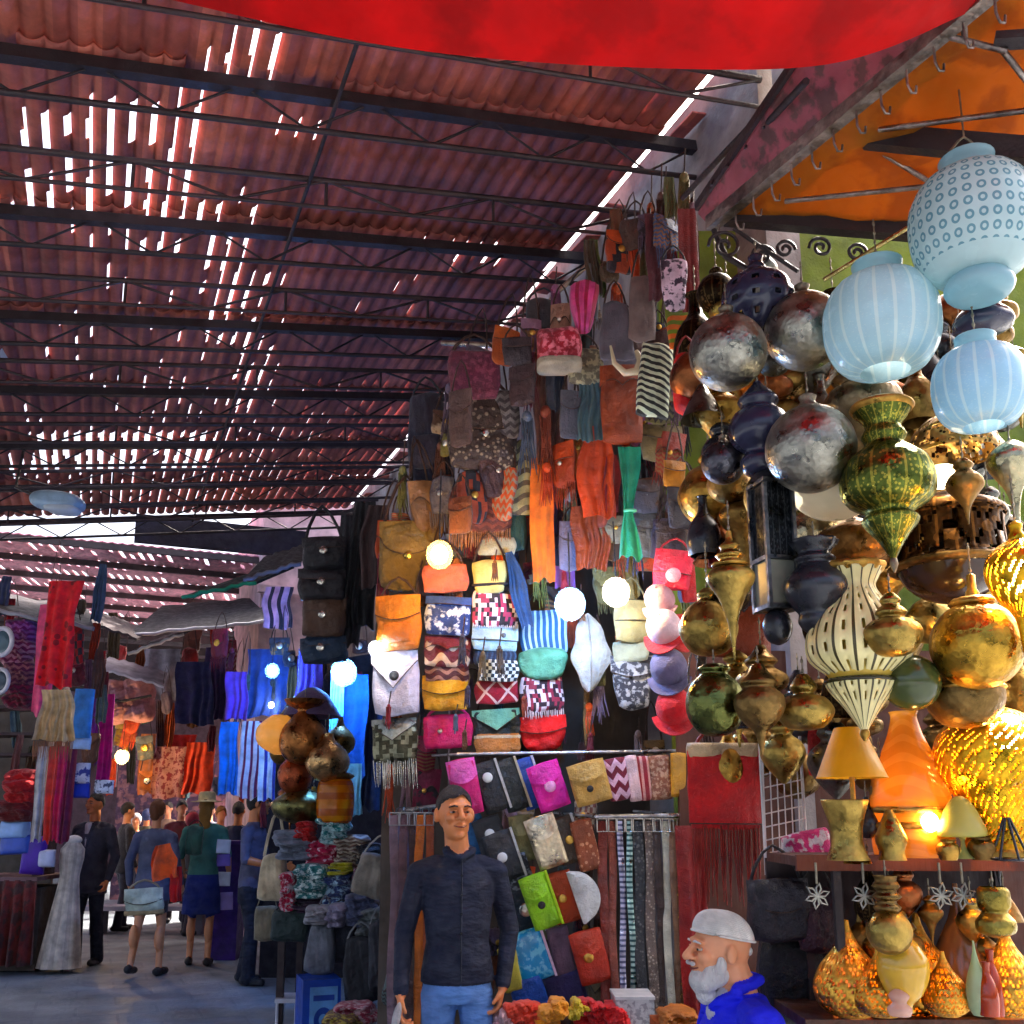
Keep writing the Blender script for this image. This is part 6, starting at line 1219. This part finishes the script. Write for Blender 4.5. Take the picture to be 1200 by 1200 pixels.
# ---- seated bearded man in the bright blue shirt
blue_s = M('garment', (14, 44, 214), var=.25); capm = C_((240, 236, 228), pat='check', c2=(222, 218, 208), n=70, k=40); trou = C_((60, 58, 66))
base = P(862, 1122, 3.3); t = person('elderly white bearded man in a white skullcap and bright blue shirt facing the street', Vector((base.x, base.y, 0)), -1.42, 1.70)
b = Body(); dz = -.453   # seated: everything above the hip lowered
S = lambda p: (p[0], p[1], p[2]+dz)
b.loft([(0, .02, .82+dz, .185, .15), (0, .01, .98+dz, .185, .155), (0, .0, 1.12+dz, .18, .15), (0, .0, 1.24+dz, .185, .14), (0, .0, 1.34+dz, .19, .125), (0, .01, 1.41+dz, .155, .10), (0, .02, 1.455+dz, .085, .075)], 0)
b.cap(S((0, .02, 1.42)), S((0, -.02, 1.55)), .064, .060, 2)
for sx in (-1, 1):
    sh = S((sx*.19, .01, 1.385)); el = S((sx*.25, -.06, 1.12)); wr = S((sx*.17, -.28, 1.02)); b.cap(S((sx*.12, .01, 1.40)), sh, .066, .072, 0); b.cap(sh, el, .066, .056, 0); b.cap(el, wr, .054, .042, 0); b.hand(wr, (-sx*.25, -1, -.15), (0, 0, -1), 2, .5, side=sx)
    b.cap((sx*.1, .0, .37), (sx*.15, -.42, .46), .09, .07, 1); b.cap((sx*.15, -.42, .46), (sx*.13, -.40, .1), .062, .045, 1); b.cap((sx*.13, -.36, .05), (sx*.14, -.54, .04), .045, .038, 3)
b.cap(S((-.075, -.03, 1.468)), S((-.02, -.095, 1.425)), .020, .018, 0); b.cap(S((.075, -.03, 1.468)), S((.02, -.095, 1.425)), .020, .018, 0); b.cap(S((-.072, -.03, 1.482)), S((-.03, .07, 1.505)), .020, .020, 0); b.cap(S((.072, -.03, 1.482)), S((.03, .07, 1.505)), .020, .020, 0); b.cap(S((-.03, .07, 1.505)), S((.03, .07, 1.505)), .020, .020, 0)
b.cap(S((0, -.04, 1.45)), S((0, -.085, 1.40)), .045, .03, 4)
hc = S((0, -.058, 1.600)); tf, rr = head(b, hc, 2, 1.06, .0); b.finish(t, 'body', [blue_s, trou, SKP, shoe, C_((206, 204, 214))], .0058)
face(t, tf, rr, greyh, SKP, 1.06)
def capshell():
    mb = MB(); rows = []
    for i in range(13):
        th = PI/2*i/12; rows.append([tf((.0815*math.cos(th)**.8*math.sin(a), .016-.103*math.cos(th)**.8*math.cos(a), .047+.020*math.cos(a)*math.cos(th)+.082*math.sin(th))) for a in [2*PI*j/32 for j in range(32)]])
    mb.grid(rows, close=True); o = mb.build('skullcap', capm, t); rim = MB(); rim.tube([tf((.0825*math.sin(a), .016-.104*math.cos(a), .047+.020*math.cos(a))) for a in [2*PI*j/32 for j in range(33)]], .0045, 6); rim.build('cap_rim', capm, o)
capshell()
bd = blob(t, 'beard', greyh, [(tf((0, -.064, -.090)), (.047, .044, .046)), (tf((0, -.05, -.135)), (.036, .036, .034)), (tf((-.040, -.030, -.070)), (.024, .048, .042)), (tf((.040, -.030, -.070)), (.024, .048, .042)), (tf((0, -.062, -.112)), (.034, .034, .030)), (tf((-.03, -.056, -.095)), (.03, .036, .034)), (tf((.03, -.056, -.095)), (.03, .036, .034)), (tf((-.062, -.018, -.040)), (.010, .020, .034)), (tf((.062, -.018, -.040)), (.010, .020, .034)), (tf((-.016, -.099, -.036)), (.020, .010, .009)), (tf((.016, -.099, -.036)), (.020, .010, .009))], .005)
blob(t, 'hair', greyh, [(tf((0, .088, .0)), (.05, .02, .022))], .006)
MB().ell(S((0.03, -.15, 1.33)), (.006, .004, .006)).build('shirt_button', whit, t)
# ---- man in the grey suit jacket
t = person('man in an open dark suit jacket and pale shirt standing beside the cream dress', ground(98, 10.4), -.2, 1.80)
suit = M('garment', (62, 60, 72)); dk = M('garment', (26, 28, 44)); b = Body(); torso(b, 0, .72, w=1.08, hips=.185, waist=.175, chest=.19, dep=1.12); legs(b, 1, 3, ((-.04, 0), (.05, 0)), 1.08); b.cap((0, .01, 1.43), (0, 0, 1.56), .058, .055, 2)
arm(b, -1, (-.25, .03, 1.10), (-.25, -.08, .86), 0, 2, w=1.1); arm(b, 1, (.25, .04, 1.10), (.24, -.06, .86), 0, 2, w=1.1)
b.cap((0, -.085, 1.41), (0, -.118, 1.20), .045, .02, 4); tf, rr = head(b, (0, -.015, 1.632), 2, 1., -.25); b.finish(t, 'body', [suit, dk, SK2, L_((30, 26, 26)), C_((190, 186, 190))], .009); face(t, tf, rr, hb, SK2); hairshell(t, tf, rr, hb, grow=1.06, front=.075, back=-.03)
mb = MB(); mb.tube([(-.05, -.095, 1.44), (-.035, -.13, 1.3), (0, -.135, 1.16)], [.014, .02, .008], 6, flat=.4); mb.tube([(.05, -.095, 1.44), (.035, -.13, 1.3), (0, -.135, 1.16)], [.014, .02, .008], 6, flat=.4); mb.build('lapels', suit, t)
# ---- woman with the orange scarf walking away
t = person('woman in a grey cardigan walking away with an orange scarf and pale shoulder bag', ground(172, 9.7), PI-.1, 1.72)
card = M('garment', (92, 96, 120)); b = Body(); torso(b, 0, .74, w=.92, hips=.185, waist=.165, chest=.165); b.loft([(0, 0, .62, .17, .125), (0, 0, .75, .178, .13), (0, 0, .88, .165, .12)], 1); legs(b, 2, 3, ((-.06, 0), (.16, .05)), .92, 2, True); b.cap((0, .01, 1.42), (0, 0, 1.55), .048, .046, 2)
arm(b, -1, (-.25, .03, 1.12), (-.27, -.08, .90), 0, 2, sc=.92); arm(b, 1, (.25, .04, 1.12), (.27, -.05, .89), 0, 2, sc=.92); tf, rr = head(b, (0, -.012, 1.63), 2, .97, .1); b.finish(t, 'body', [card, C_((60, 54, 60)), SKP, bk], .009)
hairshell(t, tf, rr, brn, grow=1.1, front=.05, back=-.075); blob(t, 'hair_bun', brn, [(tf((0, .10, .0)), (.05, .035, .06)), (tf((0, .085, -.05)), (.052, .035, .05))], .01)
sb = bag('pale green grey shoulder bag carried on the hip of the cardigan woman', 169, 1056, 46, 30, 9.25, L_((190, 200, 186)), flap=('curve', .6, L_((200, 208, 194))), strap=(10, L_((150, 140, 120))), t=.1, band=(-.85, .2, L_((170, 146, 110))), name='shoulder_bag')
blob_ = drape('orange red scarf slung at the back of the cardigan woman', 192, 1010, 34, 40, 9.3, C_((232, 104, 24)), folds=2, widths=[.5, 1, .9], amp=.3, tilt=-.2, name='scarf', cat='scarf'); 
drape('red scarf tail hanging below the orange red scarf', 206, 1036, 14, 40, 9.3, C_((190, 28, 20)), folds=2, amp=.3, name='scarf', cat='scarf')
# ---- woman with the straw hat
t = person('woman in a green top and blue skirt with a straw hat walking away', ground(232, 10.4), PI+.15, 1.78)
b = Body(); torso(b, 0, .92, w=.92, hips=.16, waist=.145, chest=.165); b.loft([(0, 0, .52, .20, .15), (0, 0, .70, .19, .14), (0, 0, .90, .165, .122), (0, 0, 1.0, .148, .11)], 1); legs(b, 2, 3, ((.05, 0), (-.05, 0)), .92, 2, True); b.cap((0, .01, 1.42), (0, 0, 1.55), .048, .046, 2)
arm(b, -1, (-.24, .0, 1.12), (-.25, -.14, .94), 0, 2, sc=.92, cuff=False); arm(b, 1, (.24, .0, 1.12), (.23, -.16, .96), 0, 2, sc=.92, cuff=False); tf, rr = head(b, (0, -.012, 1.63), 2, .97, .0); b.finish(t, 'body', [M('garment', (84, 130, 116)), M('garment', (40, 52, 120)), SKP, bk], .009)
hairshell(t, tf, rr, blond, grow=1.1, front=.05, back=-.12); blob(t, 'long_hair', blond, [(tf((0, .085, -.09)), (.07, .035, .11)), (tf((0, .085, -.2)), (.06, .03, .07))], .01)
mb = MB(); mb.rev([(.16, .045), (.17, .05), (.10, .06), (.092, .085), (.085, .14), (.06, .155), (.002, .157)], 28); o = mb.build('straw_hat', C_((226, 206, 160)), t); o.location = Vector(tf((0, .01, 0)))
b2 = bag('small dark green rucksack on the back of the straw hat woman', 228, 985, 20, 34, 10.0, C_((50, 84, 74)), strap=(8, bk), t=.1, name='rucksack', cat='rucksack')
# ---- man in dark clothes at the aisle
t = person('man with black hair in a grey shirt and dark trousers facing the clothes table', ground(290, 9.25), 1.45, 1.80)
b = Body(); torso(b, 0, .86, w=1.05); b.loft([(0, 0, .72, .165, .12), (0, 0, .86, .168, .12), (0, 0, .95, .16, .115)], 1); legs(b, 1, 3, ((-.06, 0), (.06, 0)), 1.1); b.cap((0, .01, 1.43), (0, 0, 1.56), .058, .055, 2)
arm(b, -1, (-.25, -.02, 1.12), (-.16, -.24, 1.06), 0, 2, cuff=False); arm(b, 1, (.25, -.02, 1.12), (.17, -.26, 1.05), 0, 2, cuff=False); tf, rr = head(b, (0, -.03, 1.625), 2, 1., .3); b.finish(t, 'body', [M('garment', (92, 92, 116)), dk, SK2, bk], .009); face(t, tf, rr, hb, SK2); hairshell(t, tf, rr, hb, grow=1.12, front=.06, back=-.07)
# ---- far crowd
rgp = random.Random(3)
for i, (lb, x, dd, c, hair_, yw, hh) in enumerate((('far person in black between the suited man and the cardigan woman', 140, 13.5, (30, 28, 36), hb, 2.8, 1.74), ('far person in a dark brown coat beyond the cardigan woman', 152, 15.5, (60, 44, 44), brn, .3, 1.70), ('far person in a wine coloured top left of the straw hat', 205, 14.5, (90, 36, 50), hb, .1, 1.72), ('far person in a charcoal coat behind the straw hat woman', 218, 13., (44, 42, 52), hb, 3.0, 1.75),
   ('far person in a rosy shirt right of the straw hat', 252, 14.0, (150, 104, 110), hb, .5, 1.66), ('far person in dark blue beside the purple display', 272, 12.2, (34, 38, 70), hb, 2.6, 1.78), ('far person in a beige jacket deep in the street', 190, 17.5, (150, 130, 110), brn, .2, 1.72), ('far person in olive deep in the street', 165, 17., (80, 78, 60), hb, 3.1, 1.76), ('far person in a slate top deep in the street', 240, 17., (80, 86, 104), hb, 2.9, 1.73), ('far person in pale grey deepest in the street', 215, 18., (170, 166, 170), brn, .4, 1.70))):
    hh += (0, -.12, .06, -.16, .03, -.05, .08, -.1, .02, -.08)[i]; t = person(lb, ground(x, dd), yw+(i*37 % 11-5)*.12, hh, 'far crowd in the covered street'); b = Body(); torso(b, 0, .78, w=1., hips=.18, waist=.165); legs(b, 1, 3, ((.05, 0), (-.08, 0))); b.cap((0, .01, 1.43), (0, 0, 1.56), .056, .054, 2)
    arm(b, -1, (-.25, .02, 1.11), (-.25, -.09, .87), 0, 2); arm(b, 1, (.25, .03, 1.11), (.25, -.08, .87), 0, 2); tf, rr = head(b, (0, -.012, 1.632), 2, 1., 0, detail=i % 2 == 1); b.finish(t, 'body', [C_(c), C_((40+i*3, 40, 56)), SK2 if i % 2 else SKP, bk], .014, 2); hairshell(t, tf, rr, [hair_, C_((206, 196, 190)), hair_, C_((150, 60, 80)), blond, hair_, hb, C_((60, 70, 110)), brn, hb][i], grow=(1.08, 1.2, 1.12, 1.22, 1.1, 1.06, 1.1, 1.2, 1.15, 1.08)[i], front=.06, back=(-.05, -.16, -.06, -.18, -.12, -.04, -.06, -.17, -.14, -.05)[i])
HIDDEN = {'blackened bell pendant just below the largest shiny silver ball lantern', 'blackened bell pendant just right of the ink dark pierced round lantern', 'blackened onion pendant just above the ink blue tiered lantern', 'blackened spiked pendant just above the squat brass cup', 'blackened spiked pendant just right of the gilt filigree dome lamp', 'blackened urn lantern just above the dark bronze bowl lamp', 'brass bottle lamp just left of the largest shiny silver ball lantern', 'brass onion pendant just right of the shallow lidded brass bowl lamp', 'brass spiked pendant just left of the black ruffled amphora lantern', 'brass tiered pendant just below the small smoky silver ball lantern', 'brass urn lantern just above the and gold patterned glass lantern', 'brass urn lantern just above the pale green cone shade lamp', 'bronze ball lantern just above the ridged bronze pot', 'bronze ball lantern just below the ink blue tiered lantern', 'bronze ball lantern just left of the big cream pierced metal lantern', 'bronze bottle lamp just right of the tall square grey steel lantern', 'bronze onion pendant just above the dark wire cone ornament', 'bronze spiked pendant just below the shallow lidded brass bowl lamp', 'burgundy pouch just above the cream fringed lamp shade cloth', 'burgundy pouch just left of the pale yellow wallet', 'burgundy satchel just above the rosy patterned robe', 'burgundy satchel just left of the dark navy curtain', 'burgundy satchel just left of the grey black wallet', 'burgundy satchel just right of the dark green felt pouch', 'burgundy scarf just above the rosy copper bowl pendant', 'burgundy scarf just below the pale turquoise garment', 'burgundy scarf just right of the big copper bell pendant', 'burgundy tassel just left of the raspberry red cap', 'burgundy tassel just left of the slate bag', 'burgundy tassel just right of the black quilted bag', 'charcoal handbag just right of the pale copper teapot shaped pendant', 'charcoal satchel just above the smoke grey flat bag', 'charcoal tassel just above the red brown lower hide', 'charcoal tassel just left of the navy wallet', 'chestnut handbag just left of the beneath the dark navy backpack', 'chestnut pouch just below the white and navy striped sheet', 'chestnut satchel just above the small ochre pouch', 'chestnut tassel just right of the rust orange leather folder bag', 'cocoa handbag just left of the grey violet cap', 'cocoa pouch just right of the violet wrap', 'cocoa satchel just above the dark green felt pouch', 'cocoa scarf just above the black and rose printed bag', 'cocoa scarf just above the white leather bag', 'cocoa tassel just above the dark teal handbag', 'cocoa tassel just above the taupe long bag', 'cocoa tassel just below the faint white bulb', 'cocoa tassel just left of the and red printed scarf bundle', 'cocoa tassel just left of the violet scarf end', 'coffee handbag just left of the bright red folded cloth', 'coffee pouch just above the deep crimson cloth', 'coffee pouch just right of the grey black wallet', 'coffee pouch just right of the mint scarf', 'coffee scarf just above the khaki drawstring pouch', 'coffee tassel just below the taupe long bag', 'coffee tassel just right of the deep blue wallet', 'copper ball lantern just left of the and gold patterned glass lantern', 'copper bottle lamp just above the big polished brass ball lantern', 'copper onion pendant just below the big cream pierced metal lantern', 'copper onion pendant just below the rust orange leather folder bag', 'copper urn lantern just left of the smoked amphora lamp', 'crimson scarf just above the smaller blue', 'dark pierced bell pendant just above the squat orange lamp', 'dark pierced onion pendant just right of the small smoky silver ball lantern', 'gilt bell pendant just below the ink dark pierced round lantern', 'gilt bell pendant just right of the big polished brass ball lantern', 'gilt bell pendant just right of the mustard cone lamp shade', 'greenish brass bell pendant just above the orange glass bottle lamp glowing', 'greenish brass bell pendant just right of the dark green glazed ball lantern', 'greenish brass bell pendant just right of the silver ball lantern', 'greenish brass bottle lamp just above the round brass pot', 'greenish brass bottle lamp just left of the silver ball lantern', 'greenish brass spiked pendant just below the tarnished silver ball lantern', 'greenish brass tiered pendant just above the deep crimson cloth', 'grey pouch just right of the charcoal wallet', 'grey scarf just left of the long red brown carpet strip', 'grey scarf just right of the dark navy coat', 'grey tassel just above the orange and green striped pouch', 'grey tassel just above the reddish brown braided bag', 'grey tassel just below the brass urn pendant', 'mauve pouch just above the dusty pink cap', 'mauve satchel just above the dark brown tooled leather bag', 'mauve tassel just above the brass spinning top pendant', 'mauve tassel just above the emerald and mint scarf tied', 'mauve tassel just above the tan olive bag', 'mauve tassel just right of the small smoky silver ball lantern', 'olive handbag just left of the black and rose printed bag', 'olive pouch just below the smoke grey flat bag', 'olive pouch just below the violet cloth edge', 'olive pouch just below the white and pink woven bag', 'olive satchel just right of the beige strapped bag', 'olive scarf just below the crimson robe', 'olive tassel just above the red leather fringed shoulder bag', 'olive tassel just right of the black nylon bag', 'olive tassel just right of the tan orange leather satchel', 'pewter bell pendant just above the tall square grey steel lantern', 'pewter spiked pendant just above the pale green cone shade lamp', 'pewter tiered pendant just above the blue ribbed glass globe lantern', 'pewter urn lantern just left of the white glass bowl lamp', 'rust satchel just below the purple cloth', 'rust scarf just below the rose pink shawl edge', 'rust scarf just left of the coral red square leather bag', 'rust scarf just right of the brass spinning top pendant', 'rust scarf just right of the grey dust sheet', 'rust tassel just left of the reddish brown braided bag', 'rust tassel just left of the tiny white', 'slate handbag just below the grey diamond patterned pouch', 'slate handbag just below the maroon quilted tote', 'slate handbag just below the smoke grey flat bag', 'slate pouch just below the beneath the dark navy backpack', 'slate pouch just below the deep crimson cloth', 'slate pouch just below the khaki drawstring pouch', 'slate pouch just right of the sky blue shimmering wallet', 'slate satchel just left of the felt hat shaped lamp shade', 'tan satchel just above the dark rose blanket fourth'}
# ================================================================ LIGHT
W = bpy.data.worlds.new('World'); S_.world = W; W.use_nodes = True; nt = W.node_tree
sk = nt.nodes.new('ShaderNodeTexSky'); sk.sky_type = 'NISHITA'; sk.sun_disc = False; sk.sun_elevation = math.radians(46); sk.sun_rotation = math.radians(66); sk.air_density = .7; sk.ozone_density = .6; sk.dust_density = 10
bg = nt.nodes['Background']; nt.links.new(sk.outputs[0], bg.inputs[0]); bg.inputs[1].default_value = .12
sl = bpy.data.lights.new('sun', 'SUN'); sl.energy = 2.0; sl.angle = math.radians(.5); sl.color = (1, .95, .86)
so_ = bpy.data.objects.new('sun', sl); COL.objects.link(so_)
el, az = math.radians(46), math.radians(66)        # the sky's rotation is measured clockwise from +Y
dv = Vector((math.sin(az)*math.cos(el), math.cos(az)*math.cos(el), math.sin(el)))
so_.rotation_euler = dv.to_track_quat('Z', 'Y').to_euler()
vs = S_.view_settings; vs.view_transform = 'Standard'; vs.look = 'None'; vs.exposure = 2.68; vs.gamma = 1; vs.use_curve_mapping = False
cy = S_.cycles; S_.render.engine = 'CYCLES'; cy.max_bounces = 7; cy.diffuse_bounces = 4; cy.glossy_bounces = 4; cy.transmission_bounces = 4; cy.transparent_max_bounces = 6
cy.use_denoising = True; cy.use_adaptive_sampling = True; cy.adaptive_threshold = .02; cy.sample_clamp_indirect = 6; cy.caustics_reflective = False; cy.caustics_refractive = False
bpy.context.view_layer.update()
for o in FILL:
    if o['label'] in HIDDEN:
        for c in list(o.children): bpy.data.objects.remove(c)
        bpy.data.objects.remove(o)
